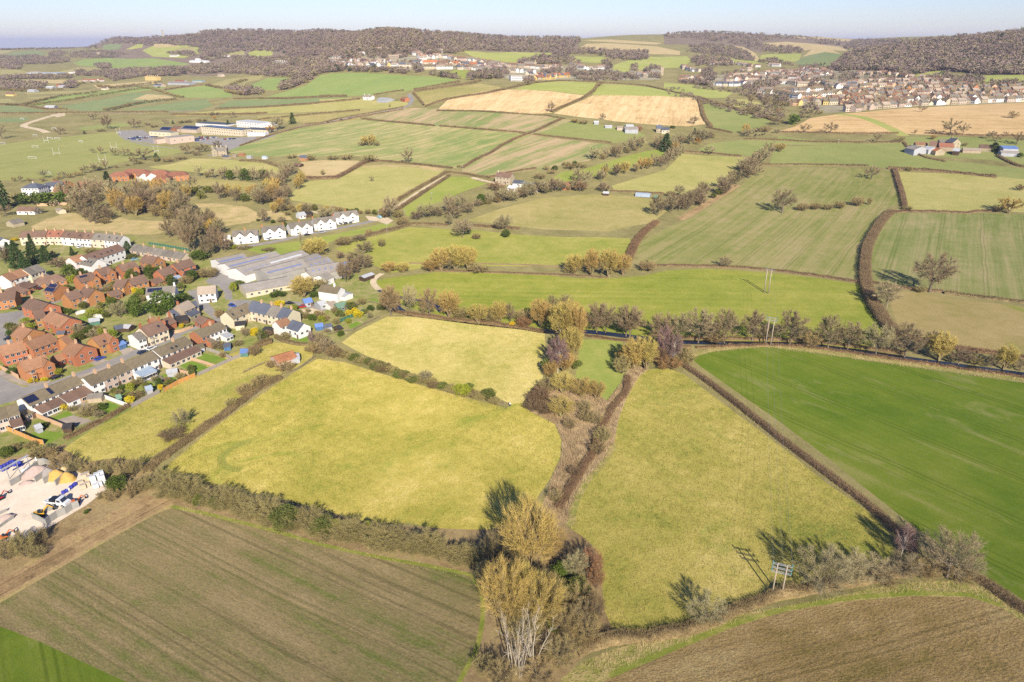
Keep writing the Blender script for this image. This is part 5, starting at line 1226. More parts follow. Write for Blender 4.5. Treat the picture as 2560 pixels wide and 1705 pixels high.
 def slab_on_roof(s, name, t0, t1, v0, v1, mat, h=0.1, side=1, grid=None):
  """panel lying on the slope: t along the ridge, v from ridge to eave"""
  sg = s.front * side; L = s.L; sl = math.atan2(s.rh - s.eh, s.w/2); run = (s.w/2) / math.cos(sl)
  mb = MB(); n = grid or (1, 1)
  for i in range(n[0]):
   for j in range(n[1]):
    g = 0.04 if grid else 0
    xa = ((t0 + (t1-t0) * i / n[0]) - 0.5) * L + g; xb = ((t0 + (t1-t0) * (i+1) / n[0]) - 0.5) * L - g
    ya = (v0 + (v1-v0) * j / n[1]) * run + g; yb = (v0 + (v1-v0) * (j+1) / n[1]) * run - g
    mb.box(xa, xb, ya, yb, 0.02, h)
  Mx = s.W @ Matrix.Translation((0, 0, s.rh)) @ Matrix.Rotation(0 if sg > 0 else math.pi, 4, 'Z') @ Matrix.Rotation(-sl, 4, 'X')
  if sg < 0: pass
  child(name, mb.data(name, mat), s.o, Mx); return s
 def skylights(s, ts, v=0.45, side=1):
  for t in ts: s.slab_on_roof('skylight', t - 0.45 / s.L, t + 0.45 / s.L, v, v + 0.25, GLASS, 0.09, side)
  return s
 def wing(s, t, ww, pl, rh=None, side=1, roof=None, wall=None):
  """a cross gable standing out on the front"""
  sg = s.front * side; rh = rh or s.rh - 0.5; x = (t - 0.5) * s.L; y1 = s.w/2 + pl; eh = s.eh
  mb = MB(); h = ww/2
  vs = [(x + q, yy, z) for yy in (0.3, y1) for q, z in ((-h, -1.2), (h, -1.2), (h, eh), (0, rh - .1), (-h, eh))]
  vs = [(a, b * sg, c) for a, b, c in vs]
  mb.poly(vs, [(0,1,2,3,4), (9,8,7,6,5), (0,5,6,1), (1,6,7,2), (2,7,8,3), (3,8,9,4), (4,9,5,0)])
  child('wall', mb.data('wall', WM[wall or s.wall]), s.o, s.W)
  mb = MB(); sl = (rh - eh) / h; ov = 0.25
  for q in (1, -1):
   vs = [(x + a, sg * yy, zz) for yy in (0.1, y1 + 0.15) for a, zz in ((0, rh), (q*(h+ov), eh - ov*sl), (q*(h+ov), eh - ov*sl - .12), (0, rh - .12))]
   mb.poly(vs, [(0,1,2,3),(7,6,5,4),(0,4,5,1),(1,5,6,2),(2,6,7,3),(3,7,4,0)])
  child('roof', mb.data('roof', RM[roof or s.roof]), s.o, s.W)
  Rg = Matrix.Rotation(0 if sg > 0 else math.pi, 4, 'Z')
  for z in ((0.27, 0.77) if eh > 4 else (0.55,)): child('window', window_data(1.4, 1.15, 2), s.o, s.W @ Matrix.Translation((x, sg * y1, eh * z)) @ Rg)
  return s
 def leanto(s, t0, t1, dep, h0, h1, roof=None, wall=None, side=1, win=2, name='extension'):
  sg = s.front * side; xa, xb = (t0 - .5) * s.L, (t1 - .5) * s.L; y0 = s.w/2 + 0.01; y1 = y0 + dep; mb = MB()
  vs = [(x, sg * y, z) for x in (xa, xb) for y, z in ((y0, -1.2), (y1, -1.2), (y1, h1), (y0, h0))]
  mb.poly(vs, [(0,1,2,3),(7,6,5,4),(0,4,5,1),(1,5,6,2),(2,6,7,3),(3,7,4,0)], 0)
  sl = (h0 - h1) / dep
  vs = [(x, sg * y, z) for x in (xa - .2, xb + .2) for y, z in ((y0, h0 + .12), (y1 + .3, h1 - .3*sl + .12), (y1 + .3, h1 - .3*sl + .01), (y0, h0 + .01))]
  mb.poly(vs, [(0,1,2,3),(7,6,5,4),(0,4,5,1),(1,5,6,2),(2,6,7,3),(3,7,4,0)], 1)
  e = child(name, mb.data(name, [WM[wall or s.wall], RM[roof or s.roof]]), s.o, s.W)
  Rg = Matrix.Rotation(0 if sg > 0 else math.pi, 4, 'Z')
  for i in range(win):
   o = link('window', window_data(1.4, 1.2 if h1 < 2.6 else 1.5, 2), e); o.matrix_local = Matrix.Translation((xa + (i + .5) * (xb - xa) / win, sg * y1, h1 * 0.52)) @ Rg
  return s
 def label(s, cat, descr, place, group=None): register(s.o, cat, descr, place, group); return s.o
class Block:
 """flat roofed building: front top edge from two pixels, depth away from the camera"""
 def __init__(s, fr, A, B, h, dep, wall, roof='white', parent=None, name='building', par=0.5):
  a = P(*fr(*A), h); b = P(*fr(*B), h); base = min(a.z, b.z) - h; d = b - a; d.z = 0
  n = Vector((-d.y, d.x, 0)).normalized()
  if n.dot(Vector((a.x, a.y, 0))) < 0: n = -n
  s.L = d.length; c = (a + b) / 2 + n * dep / 2; s.rz = math.atan2(d.y, d.x); s.h, s.dep = h, dep
  s.base = Vector((c.x, c.y, base)); M = Matrix.Translation(s.base) @ Matrix.Rotation(s.rz, 4, 'Z')
  if parent is None: s.o = empty(name, s.base, s.rz); s.W = Matrix.Identity(4)
  else: s.o = parent; s.W = parent.matrix_basis.inverted() @ M
  toc = M.inverted() @ Vector((0, 0, H)); s.front = 1 if toc.y > 0 else -1; s.endf = 1 if toc.x > 0 else -1
  mb = MB(); x, y = s.L/2, dep/2
  mb.box(-x, x, -y, y, -1.5, h)
  child('wall', mb.data('wall', WM[wall]), s.o, s.W)
  mb = MB(); mb.box(-x-.15, x+.15, -y-.15, y+.15, h + .003, h+par*.4)
  for q in ((-x-.15, x+.15, y-.15, y+.15), (-x-.15, x+.15, -y-.15, -y+.15), (-x-.15, -x+.15, -y+.15, y-.15), (x-.15, x+.15, -y+.15, y-.15)): mb.box(*q, h + par*.4 + .003, h+par)
  child('roof', mb.data('roof', RM[roof]), s.o, s.W)
 def windows(s, cols, floors, gable=0, wd=1.6, ht=1.3):
  Rg = Matrix.Rotation(0 if s.front > 0 else math.pi, 4, 'Z'); Re = Matrix.Rotation(-math.pi/2 * s.endf, 4, 'Z')
  for f in range(floors):
   z = (f + 0.55) * s.h / floors
   for c in range(cols): child('window', window_data(wd, ht, 2), s.o, s.W @ Matrix.Translation((((c + .5) / cols - .5) * s.L * .95, s.front * s.dep/2, z)) @ Rg)
   for c in range(gable): child('window', window_data(wd, ht, 2), s.o, s.W @ Matrix.Translation((s.endf * s.L/2, ((c + .5) / gable - .5) * s.dep * .85, z)) @ Re)
  return s
 def top(s, name, mat, x0, x1, y0, y1, z0=0.0, z1=0.25, grid=(1, 1)):
  mb = MB(); X, Y = s.L, s.dep
  for i in range(grid[0]):
   for j in range(grid[1]):
    mb.box((x0 + (x1-x0) * i / grid[0] - .5) * X + .08, (x0 + (x1-x0) * (i+1) / grid[0] - .5) * X - .08, (y0 + (y1-y0) * j / grid[1] - .5) * Y + .08, (y0 + (y1-y0) * (j+1) / grid[1] - .5) * Y - .08, s.h + .21 + z0, s.h + .21 + z1)
  child(name, mb.data(name, mat), s.o, s.W); return s
 def label(s, cat, descr, place, group=None): register(s.o, cat, descr, place, group); return s.o

# ------------------------------------------------------------------ the brick estate
est = 'in the brick estate'
def brick(fr, A, B, descr, w=8, eh=4.9, rh=7.7, roof='brown', wall='brick', ch=(0.3,), hip=False, win=2, gable=0, wing=None, **k):
 h = House(fr, A, B, w, eh, rh, wall, roof, hip)
 if ch: h.chimneys(ch, 'peach')
 h.windows(win, gable=gable, sides=k.get('sides', (1,)))
 if wing: h.wing(*wing)
 h.label('house', descr, k.get('place', est), 'brick houses of the estate'); return h
h = brick(ZT, (1085, 585), (1295, 622), 'orange brick house with black solar slabs over its roof', w=8.5, gable=0); h.slab_on_roof('solar_panel', 0.05, 0.95, 0.5, 0.98, SOLAR, 0.12, grid=(6, 1)); h.slab_on_roof('solar_panel', 0.15, 0.9, 0.04, 0.46, SOLAR, 0.12, grid=(4, 1))
h = brick(ZT, (1640, 432), (1990, 345), 'orange brick house with one short row of solar panels', w=8.5, wing=(0.86, 4, 1.6)); h.slab_on_roof('solar_panel', 0.38, 0.85, 0.2, 0.45, SOLAR, 0.12, grid=(7, 1))
brick(ZI, (1128, 580), (1275, 540), 'brown roofed brick house behind the solar row house', wing=(0.75, 4, 1.2))
brick(ZT, (1388, 812), (1680, 725), 'brick house with a plain gable in front of the estate green shrubs').leanto(0.62, 0.95, 2.5, 2.9, 2.3, win=1)
h = brick(ZI, (988, 785), (1115, 818), 'brick house with a pink lean-to beside the lime hedge', gable=1); h.leanto(0.1, 0.9, 3.5, 3.0, 2.3, roof='tan', wall='peach', win=2)
brick(ZI, (1385, 528), (1580, 482), 'brick house with a long front wing below the white mill', wing=(0.55, 4.5, 4.0))
brick(ZI, (1702, 405), (1858, 438), 'brick house nearest the low beige terrace', gable=2)
brick(ZI, (2025, 518), (2235, 455), 'rightmost brown roofed brick house above the black canopy').leanto(0.3, 0.9, 3.2, 2.9, 2.2, roof='dark', wall='timber', win=2)
h = brick(ZI, (1845, 590), (2000, 540), 'brick house with a glass roofed porch'); h.leanto(0.5, 1.05, 3.2, 2.9, 2.2, roof='glassy', wall='white', win=4, name='conservatory')
brick(ZI, (1490, 690), (1690, 640), 'wide brick house behind the yellow shrub', win=3)
brick(ZI, (1375, 690), (1505, 700), 'brick house end on to the yellow shrub', gable=1)
for A, B, d in [((1340, 598), (1395, 585), 'small brick garage between two brick houses'), ((1262, 850), (1390, 812), 'brick garage left of the yellow shrub'), ((1762, 710), (1880, 665), 'brick garage below the glass porch house'), ((1600, 545), (1680, 535), 'brick garage with green doors')]:
 House(ZI, A, B, 6, 2.4, 4.2, 'brick', 'brown', name='garage').windows(1).label('garage', d, est, 'garages of the estate')
brick(ZT, (400, 600), (530, 548), 'hipped brown roof bungalow below the white row', hip=True, eh=2.7, rh=5.2, ch=(0.1,))
brick(ZT, (160, 700), (370, 645), 'low hipped bungalow left of the dark red car', hip=True, eh=2.7, rh=5.2, ch=(0.0,))
brick(ZT, (880, 445), (1250, 390), 'long hipped bungalow with a white garage door', hip=True, eh=2.7, rh=5.4, ch=(0.3,), win=4)
brick(ZT, (-120, 800), (345, 755), 'brick house at the left edge casting a dark gable shadow', w=9, win=3, sides=(1,))
brick(ZT, (655, 905), (1050, 1035), 'large brick house on the bend with a hidden front', w=9.5, ch=(0.1,), win=2, gable=2)
brick(ZT, (700, 1188), (935, 1140), 'middle brick house of the joined trio on the bend', w=7.5, ch=(), win=2)
brick(ZT, (1108, 1192), (1510, 1345), 'brick house with pale ridge capping on the bend', w=9, ch=(0.0,), roof='rust', win=2, gable=2)
brick(ZU, (430, 120), (700, 200), 'rust roofed house beside the parked dark blue car', w=9, roof='rust', ch=(0.3,), win=1)
brick(ZU, (525, 468), (1090, 264), 'long rust roofed house behind the bright yellow bush', roof='rust', ch=(0.2,), win=4, gable=0)
brick(ZU, (-60, 578), (478, 434), 'long rust roofed house left of the dark gap', roof='rust', ch=(0.45,), win=4)
brick(ZU, (402, 918), (963, 737), 'rust roofed house on the corner with yellow shrubs', roof='rust', ch=(0.45,), win=2, wing=(0.85, 4, 1.5))
House(ZU, (1150, 782), (1320, 716), 6, 2.4, 4.0, 'brick', 'rust', name='garage').windows(1).label('garage', 'rust roofed garage beside the corner house', est, 'garages of the estate')
brick(ZU, (1300, 385), (1450, 325), 'small rust roofed house between lawn and street', w=7, roof='rust', ch=(), eh=3.6, rh=6.2)
brick(ZU, (1540, 462), (1825, 560), 'rust roofed house whose windowed gable faces the street', w=9, roof='rust', ch=(0.4,), win=1, gable=2)
h = brick(ZU, (1985, 387), (2330, 258), 'rust roofed house beside the blue shed', roof='rust', ch=(0.95,), wing=(0.85, 4, 0.8)); h.skylights([0.55], 0.65)
House(ZV, (345, 850), (500, 790), 3.5, 2.2, 3.0, 'blue', 'blue', name='shed').label('shed', 'blue shed beside the rust roofed house', est)

# ------------------------------------------------------------------ rows and cottages
def terr(fr, A, B, n, w, eh, rh, wall, roof, descr, ch=(), place='in the terraced street', cat='terraced house', win=2, group='terraced houses of the street', ends=None, walls=None, roofs=None, extra=None, **k):
 """a row cut into its single houses"""
 out = []
 for i in range(n):
  a = (A[0] + (B[0]-A[0]) * i / n, A[1] + (B[1]-A[1]) * i / n); b = (A[0] + (B[0]-A[0]) * (i+1) / n, A[1] + (B[1]-A[1]) * (i+1) / n)
  h = House(fr, a, b, w, eh + 0.03 * (i % 2), rh + 0.05 * (i % 2), walls[i] if walls else wall, roofs[i] if roofs else roof, name='terraced_house')
  h.windows(win, **k)
  if ch == 'all' or i in ch: h.chimneys((0.97,), 'peach')
  h.label(cat, descr, place, group); out.append(h)
 return out
t = terr(ZX, (455, 298), (1640, -192), 4, 8, 5, 7.0, 'white', 'moss', 'mossy roofed white terraced house', place='in the row with the big solar array', ch=(1, 3))
t[0].slab_on_roof('solar_panel', 0.15, 0.98, 0.12, 0.85, SOLAR, 0.12, grid=(7, 2)); t[1].slab_on_roof('solar_panel', 0.02, 0.3, 0.12, 0.85, SOLAR, 0.12, grid=(2, 2))
t[0].leanto(0.25, 0.98, 4.0, 3.6, 2.4, roof='brown', win=2); t[1].leanto(0.02, 0.98, 4.0, 3.6, 2.4, roof='brown', win=3); t[2].leanto(0.1, 0.98, 5.0, 3.8, 2.4, roof='brown', win=1); t[3].leanto(0.02, 0.9, 5.0, 3.8, 2.4, roof='brown', wall='peach', win=2)
t = terr(ZK, (930, 872), (1692, 570), 5, 8, 5, 7.0, 'beige', 'moss', 'mossy roofed terraced house', place='in the middle row of the street', ch=(0, 1, 2), walls=['white', 'beige', 'beige', 'white', 'white'])
t[3].leanto(0.1, 1.2, 4.5, 3.2, 2.4, roof='glassy', wall='white', win=5, name='conservatory')
t = terr(ZK, (1712, 556), (2070, 408), 3, 8, 5, 7.0, 'beige', 'moss', 'mossy roofed terraced house', place='in the row with brown rear extensions', ch=(1,), walls=['white', 'beige', 'beige'])
for q in t: q.leanto(0.02, 0.98, 4.5, 3.3, 2.4, roof='brown', wall='cream', win=2)
t[1].skylights([0.3, 0.7], 0.55)
t = terr(ZL, (335, 503), (585, 405), 3, 8, 5, 7.0, 'white', 'moss', 'mossy roofed white terraced house', place='in the row nearest the cottages', ch=(1,), walls=['redbrick', 'white', 'white'])
t[0].leanto(0.5, 1.0, 3.5, 3.0, 2.3, roof='moss', win=1); t[2].leanto(0.1, 0.9, 4, 3.0, 2.4, roof='tin', win=2)
t = terr(ZX, (-420, 640), (350, 428), 3, 8, 5, 7.0, 'beige', 'moss', 'mossy roofed beige terraced house', place='in the row cut by the left edge', ch=(), )
t[2].leanto(0.1, 0.95, 4, 3.4, 2.4, roof='brown', wall='white', win=4)
House(ZX, (455, 620), (640, 545), 4.5, 2.4, 3.0, 'beige', 'moss', name='garage').windows(1).label('garage', 'small mossy roofed garage', 'between the solar row and the row cut by the edge')
h = House(ZV, (858, 507), (1312, 347), 9, 5, 8.2, 'cream', 'brown', name='cottage').chimneys((0.0, 0.98), 'redbrick').windows(4).skylights([0.28], 0.35); h.label('cottage', 'long cream roadside cottage with a brown roof', 'above the middle terrace')
h = House(ZV, (690, 655), (866, 598), 8.5, 5, 6.6, 'white', 'grey', name='cottage').windows(2); h.label('cottage', 'narrow white cottage with a small grey roof', 'joined to the long cream cottage')
h = House(ZV, (1060, 300), (1180, 270), 6, 4, 6.5, 'redbrick', 'rust', name='cottage').chimneys((0.1,), 'stone'); h.label('cottage', 'small red tiled rear cottage with a stone chimney', 'behind the long cream cottage')
House(ZL, (30, 385), (105, 355), 6, 3, 5, 'redbrick', 'brown', name='cottage').chimneys((0.95,), 'redbrick', h=2.2).label('cottage', 'brick outhouse with a tall red chimney', 'at the end of the long cream cottage')
place = 'among the gardens above the street'
h = House(ZL, (165, 245), (278, 196), 7, 5, 7.6, 'stone', 'tan', name='cottage').chimneys((0.05,), 'brick').windows(2); h.leanto(0.05, 0.9, 3, 3.6, 2.6, roof='slate', win=1); h.label('cottage', 'stone cottage with a tan roof', place)
House(ZL, (88, 300), (180, 268), 6.5, 3.2, 5.2, 'stone', 'slate', name='cottage').windows(1).label('cottage', 'low slate roofed cottage wing', place)
House(ZL, (305, 214), (352, 204), 6.5, 3.6, 5.8, 'stone', 'slate', name='cottage').label('cottage', 'slate roofed end cottage by the lane', place)
House(ZL, (150, 362), (262, 340), 7, 2.3, 3.2, 'timber', 'dark', name='carport').label('carport', 'black roofed carport', 'below the stone cottage')
House(ZL, (385, 345), (470, 378), 6, 2.4, 4.2, 'brick', 'brown', name='garage').windows(1).label('garage', 'brick garage at the lane corner', 'below the stone cottage')
# behind: white houses
bk = 'behind the brick estate'
h = House(ZI, (962, 418), (1388, 283), 9, 6, 8.8, 'white', 'brown', name='house').windows(7).skylights([0.3, 0.42, 0.6, 0.78, 0.93], 0.5); h.label('house', 'long white house with five dormer windows', bk)
House(ZI, (812, 440), (950, 400), 8, 6, 8.4, 'pink', 'rust', name='house').windows(3).label('house', 'pale pink house with a red brown roof', bk)
h = House(ZI, (1010, 433), (1145, 460), 9, 4.5, 7.4, 'white', 'grey', name='house').skylights([0.25, 0.5, 0.75], 0.4); h.label('house', 'white house with a broad grey roof', bk)
t = terr(ZT, (30, 412), (462, 270), 2, 9, 5.2, 8, 'white', 'rust', 'white house with a red brown roof', place='in the white row at the left edge', ch=(0,), group='white row houses')
t = terr(ZT, (490, 285), (812, 176), 2, 9, 5.2, 8, 'cream', 'grey', 'cream house with a grey brown roof', place='in the white row at the left edge', group='white row houses'); t[1].leanto(0.3, 0.9, 3, 3, 2.2, win=2)
lt = 'in the long white terrace'
segs = [((255, 130), (560, 123), 2, 'brown', 'cream'), ((560, 120), (760, 124), 2, 'red', 'cream'), ((760, 126), (920, 138), 1, 'brown', 'white'), ((920, 140), (1110, 150), 2, 'brown', 'white'), ((1110, 150), (1270, 160), 1, 'grey', 'cream'), ((1270, 161), (1450, 180), 2, 'grey', 'white')]
for A, B, n, rf, wl_ in segs:
 t = terr(ZI, A, B, n, 8.5, 5.6, 8.4, wl_, rf, '%s walled terrace house with a %s roof' % (wl_, {'brown': 'brown', 'red': 'red', 'grey': 'grey'}[rf]), ch='all', place=lt, group='houses of the long white terrace', win=2)
 for q in t:
  if rf != 'brown' or wl_ == 'white': q.skylights([0.5], 0.4)
t = terr(ZI, (1580, 283), (2190, 386), 5, 8, 2.9, 5.4, 'beige', 'grey', 'low beige terrace cottage with a grey roof', place='below the bare brown trees', ch='all', group='low terrace cottages')
h = House(ZI, (1722, 797), (2065, 770), 8, 4.8, 7.2, 'white', 'grey', name='house').windows(4).chimneys((1.0,), 'white'); h.slab_on_roof('solar_panel', 0.45, 0.95, 0.15, 0.7, SOLAR, 0.12, grid=(6, 2)); h.label('house', 'white house with solar panels and a white chimney', 'behind the tall green hedge trees')
House(ZJ, (183, 1003), (377, 985), 8, 5, 7.6, 'white', 'tan', name='house').windows(3).label('house', 'plain white house with a tan roof', 'beside the factory yard').rotation_euler
# cottages by the factory
ck = 'in the cottage row below the factory'
terr(ZJ, (770, 1150), (1192, 1242), 4, 9, 5, 8, 'cream', 'slate', 'slate roofed cottage', place=ck, ch='all', cat='cottage', group='slate roofed cottages', roofs=['slate', 'slate', 'grey', 'slate'])
h = House(ZJ, (480, 1270), (705, 1165), 8, 5, 7.8, 'cream', 'moss', name='cottage').windows(3).skylights([0.45, 0.85], 0.45); h.label('cottage', 'mossy roofed cottage with a white gable', ck)
House(ZJ, (580, 1375), (680, 1360), 5, 2.5, 3.4, 'cream', 'dark', name='outbuilding').label('outbuilding', 'dark roofed rear extension', 'below the mossy roofed cottage')
House(ZJ, (1010, 1370), (1125, 1328), 6, 4.6, 6.6, 'white', 'rust', name='cottage').windows(2).label('cottage', 'white rear wing with a pink tiled roof', ck)
h = House(ZJ, (1190, 1352), (1310, 1392), 7, 4, 6.4, 'white', 'slate', name='cottage').windows(2, gable=2); h.label('cottage', 'white cottage with a tall glazed gable', ck)
House(ZJ, (900, 1425), (985, 1440), 4, 2.3, 3.0, 'timber', 'dark', name='shed').label('shed', 'low dark shed', 'in front of the slate cottages')
h = House(ZJ, (1500, 975), (1702, 1008), 7, 5, 7.2, 'white', 'moss', name='house').chimneys((0.7,), 'white'); h.label('house', 'lone white house with a white chimney', 'right of the garden tree')
House(ZJ, (1690, 1052), (1785, 1078), 6, 2.6, 3.2, 'white', 'tin', name='outbuilding').label('outbuilding', 'white flat roofed annexe', 'joined to the lone white house')
for A, B, wl_, rf, d in [((1450, 1160), (1530, 1142), 'tin', 'white', 'pale grey garage'), ((1555, 1172), (1632, 1150), 'white', 'tan', 'white garage'), ((1640, 1182), (1745, 1160), 'green', 'green', 'green roofed garage'), ((1300, 1130), (1385, 1118), 'tin', 'blue', 'small blue grey garage')]:
 House(ZJ, A, B, 6, 2.5, 3.6, wl_, rf, name='garage').windows(1).label('garage', d, 'beside the red and blue cars', 'garages beside the cottages')
for A, B, wl_, rf, d in [((1425, 1395), (1510, 1385), 'blue', 'blue', 'blue grey garden shed'), ((1520, 1400), (1600, 1388), 'tin', 'slate', 'slate grey garden shed'), ((1650, 1420), (1690, 1405), 'timber', 'dark', 'dark brown garden shed')]:
 House(ZJ, A, B, 3.5, 2.1, 2.9, wl_, rf, name='shed').label('shed', d, 'in the allotment right of the cottages')
# white semis along the lane
for i, (A, B) in enumerate([((553, 412), (822, 390)), ((860, 366), (1102, 345)), ((1140, 326), (1376, 300)), ((1396, 276), (1632, 254)), ((1628, 216), (1872, 190))]):
 h = House(ZJ, A, B, 8.5, 5.2, 7.9, 'white', 'grey', name='semi_detached_house').windows(4).wing(0.3, 5, 0.7, 7.5).wing(0.72, 5, 0.7, 7.5)
 h.chimneys((0.0, 0.98) if i % 2 else (0.5,), 'brick')
 h.label('house', 'white twin gabled pair of houses', 'along the pale lane', 'white semi detached houses')
House(ZJ, (1240, 216), (1315, 207), 7, 2.7, 4.4, 'white', 'tin', name='bungalow').windows(2).label('bungalow', 'small white bungalow', 'behind the twin gabled houses')
House(ZJ, (1305, 208), (1395, 205), 7, 3, 3.8, 'timber', 'dark', name='barn').label('barn', 'low black barn', 'behind the twin gabled houses')
House(ZJ, (450, 462), (530, 452), 5, 2.4, 3.2, 'white', 'white', name='garage').label('garage', 'white garage', 'left of the twin gabled houses')
# factory
def factory():
 main = House(ZJ, (372, 712), (668, 640), 15, 4.6, 6.6, 'white', 'asbestos', name='factory'); o = main.o
 SK = RM['skylight']; main.slab_on_roof('skylight', 0.12, 0.95, 0.4, 0.6, SK, 0.1)
 b2 = House(ZJ, (470, 758), (1010, 618), 17, 4.8, 7.0, 'white', 'asbestos', parent=o); b2.slab_on_roof('skylight', 0.25, 0.98, 0.38, 0.52, SK, 0.1)
 b3 = House(ZJ, (585, 805), (1290, 615), 17, 4.8, 7.1, 'white', 'asbestos', parent=o); b3.slab_on_roof('skylight', 0.08, 0.56, 0.4, 0.58, RM['white'], 0.1)
 for k in range(7): b3.slab_on_roof('skylight', 0.62 + k*.05, 0.635 + k*.05, 0.45, 0.62, SK, 0.1)
 b4 = House(ZJ, (850, 812), (1275, 712), 16, 5.6, 7.8, 'conc', 'asbestos', parent=o); b4.slab_on_roof('skylight', 0.1, 0.95, 0.52, 0.66, SK, 0.1)
 for A, B, w_, rh in [((1290, 690), (1450, 648), 16, 6.9), ((1310, 735), (1560, 684), 16, 6.8), ((1330, 790), (1680, 745), 17, 6.7)]:
  q = House(ZJ, A, B, w_, 4.6, rh, 'conc', 'asbestos', parent=o)
  for k in range(5): q.slab_on_roof('skylight', 0.1 + k*.18, 0.16 + k*.18, 0.4, 0.6, SK, 0.1)
 House(ZJ, (1330, 842), (1420, 818), 9, 3.4, 5.2, 'white', 'asbestos', parent=o).windows(1)
 House(ZJ, (1470, 880), (1560, 848), 9, 3.4, 5.2, 'white', 'asbestos', parent=o)
 register(o, 'factory', 'large grey roofed factory of joined sheds with blue roof lights', 'below the pale lane')
 f2 = House(ZJ, (650, 985), (1150, 893), 15, 3.4, 5.2, 'cream', 'asbestos', name='factory_shed').windows(6); f2.label('shed', 'long low grey roofed factory shed', 'in front of the large factory')
 House(ZJ, (1640, 752), (1790, 735), 6, 3, 4.4, 'tin', 'blue', name='shed').label('shed', 'blue roofed shed', 'right of the large factory')
 House(ZJ, (1920, 890), (2030, 850), 4, 2.4, 3.0, 'timber', 'tin', name='shed').label('shed', 'open fronted shed under the bare trees', 'beside the rutted track')
factory()
rb = House(ZL, (1110, 748), (1300, 690), 7.5, 2.5, 4.0, 'beige', 'rusty', name='barn'); rb.label('barn', 'rusty tin roofed barn', 'at the corner of the big straw pasture')
House(ZL, (1265, 735), (1362, 722), 5.5, 2.3, 2.9, 'tin', 'tin', name='shed').label('shed', 'pale tin shed', 'against the rusty barn')
for fr, A, B, w, wl_, rf, d, pl in [(ZK, (1290, 1065), (1345, 1050), 2.6, 'green', 'green', 'small green garden shed', 'in the middle row gardens'), (ZX, (1370, 865), (1570, 840), 3.2, 'timber', 'dark', 'black felted garden summerhouse', 'below the solar row'), (ZX, (740, 900), (870, 850), 2.6, 'tin', 'tin', 'grey garden shed', 'beside the dark clipped shrub'), (ZK, (1860, 780), (1980, 760), 3, 'tin', 'tin', 'grey lean-to greenhouse', 'beside the green lawns'),
        (ZL, (790, 675), (870, 668), 4, 'green', 'blue', 'pale blue roofed summerhouse', 'in the corner garden'), (ZL, (620, 620), (690, 610), 4, 'blue', 'slate', 'blue grey garden shed', 'behind the white row'), (ZL, (330, 640), (420, 620), 5, 'tin', 'moss', 'mossy roofed garage block', 'at the end of the brown extensions'), (ZK, (985, 1050), (1150, 1035), 4, 'stone', 'grey', 'ramshackle grey pergola shed', 'right of the solar row'),
        (ZK, (990, 210), (1110, 190), 4.5, 'green', 'tin', 'green glazed garden room', 'below the lime hedge'), (ZK, (640, 345), (730, 340), 3, 'brick', 'slate', 'orange boarded shed with a grey roof', 'below the brick trio'), (ZK, (1620, 970), (1690, 950), 3, 'tin', 'glassy', 'small glass greenhouse', 'in the middle row gardens'), (ZV, (300, 480), (480, 440), 5, 'timber', 'slate', 'flat grey roofed garden store', 'left of the narrow white cottage'), (ZV, (540, 440), (680, 450), 4, 'timber', 'tin', 'white roofed garden store', 'left of the narrow white cottage')]:
 House(fr, A, B, w, 2.1, 2.9, wl_, rf, name='shed').label('shed', d, pl, 'garden sheds')
# ------------------------------------------------------------------ school, care home, manor, farms
sc = 'in the school grounds'
b = Block(Z7, (1238, 186), (1752, 206), 10.5, 16, 'cream', 'slate', name='school_building').windows(16, 3, 3); b.top('solar_panel', SOLAR, 0.1, 0.9, 0.2, 0.8, 0.02, 0.2, (8, 3)); b.label('school building', 'three storey cream school block', sc)
Block(Z7, (838, 332), (1148, 294), 8, 18, 'beige', 'asbestos', name='sports_hall').windows(3, 1).label('sports hall', 'tan brick sports hall with a grey roof', sc)
Block(Z7, (672, 352), (832, 336), 5.5, 14, 'beige', 'tan', name='school_building').label('school building', 'low tan brick block left of the sports hall', sc)
Block(Z7, (572, 248), (848, 264), 6, 14, 'cream', 'asbestos', name='school_building').windows(5, 1).label('school building', 'low cream block beside the car park', sc)
h = House(Z7, (745, 188), (880, 193), 14, 6, 9.5, 'brick', 'slate', name='school_building'); h.slab_on_roof('solar_panel', 0.1, 0.95, 0.1, 0.9, SOLAR, 0.12, grid=(5, 3)); h.label('school building', 'orange brick block with a sloping solar roof', sc)
h = House(Z7, (1040, 172), (1235, 178), 18, 5, 8.5, 'beige', 'slate', name='school_building'); h.slab_on_roof('solar_panel', 0.02, 0.98, 0.1, 0.75, SOLAR, 0.12, grid=(8, 3)); h.label('school building', 'long solar roofed hall', sc)
House(Z7, (900, 175), (1000, 180), 12, 5, 8, 'beige', 'brown', name='school_building').label('school building', 'brown roofed hall behind the solar block', sc)
Block(Z7, (1170, 143), (1560, 146), 5, 22, 'white', 'slate', name='school_building').windows(12, 1).label('school building', 'long white classroom block at the back', sc)
Block(Z7, (1690, 118), (1990, 132), 8, 20, 'white', 'white', name='school_building').windows(9, 2).label('school building', 'tall white classroom block at the back', sc)
Block(Z7, (1985, 152), (2150, 143), 5, 16, 'white', 'white', name='school_building').windows(5, 1).label('school building', 'low white block at the right end', sc)
Block(Z7, (1765, 222), (2100, 212), 5.5, 20, 'cream', 'slate', name='school_building').windows(9, 1).label('school building', 'flat cream block right of the main school', sc)
Block(Z7, (1832, 268), (2060, 262), 4.5, 8, 'white', 'white', name='school_building').label('school building', 'bright white entrance block', sc)
h = House(Z7, (1380, 452), (1570, 436), 9, 6.4, 9.4, 'stone', 'grey', name='stone_house').chimneys((0.0, 0.34, 0.62, 0.98), 'cream', h=1.8).windows(4, gable=0); h.wing(0.2, 6, 1.5, 9.2); h.label('house', 'tall grey stone house with four chimneys', 'beside the school road')
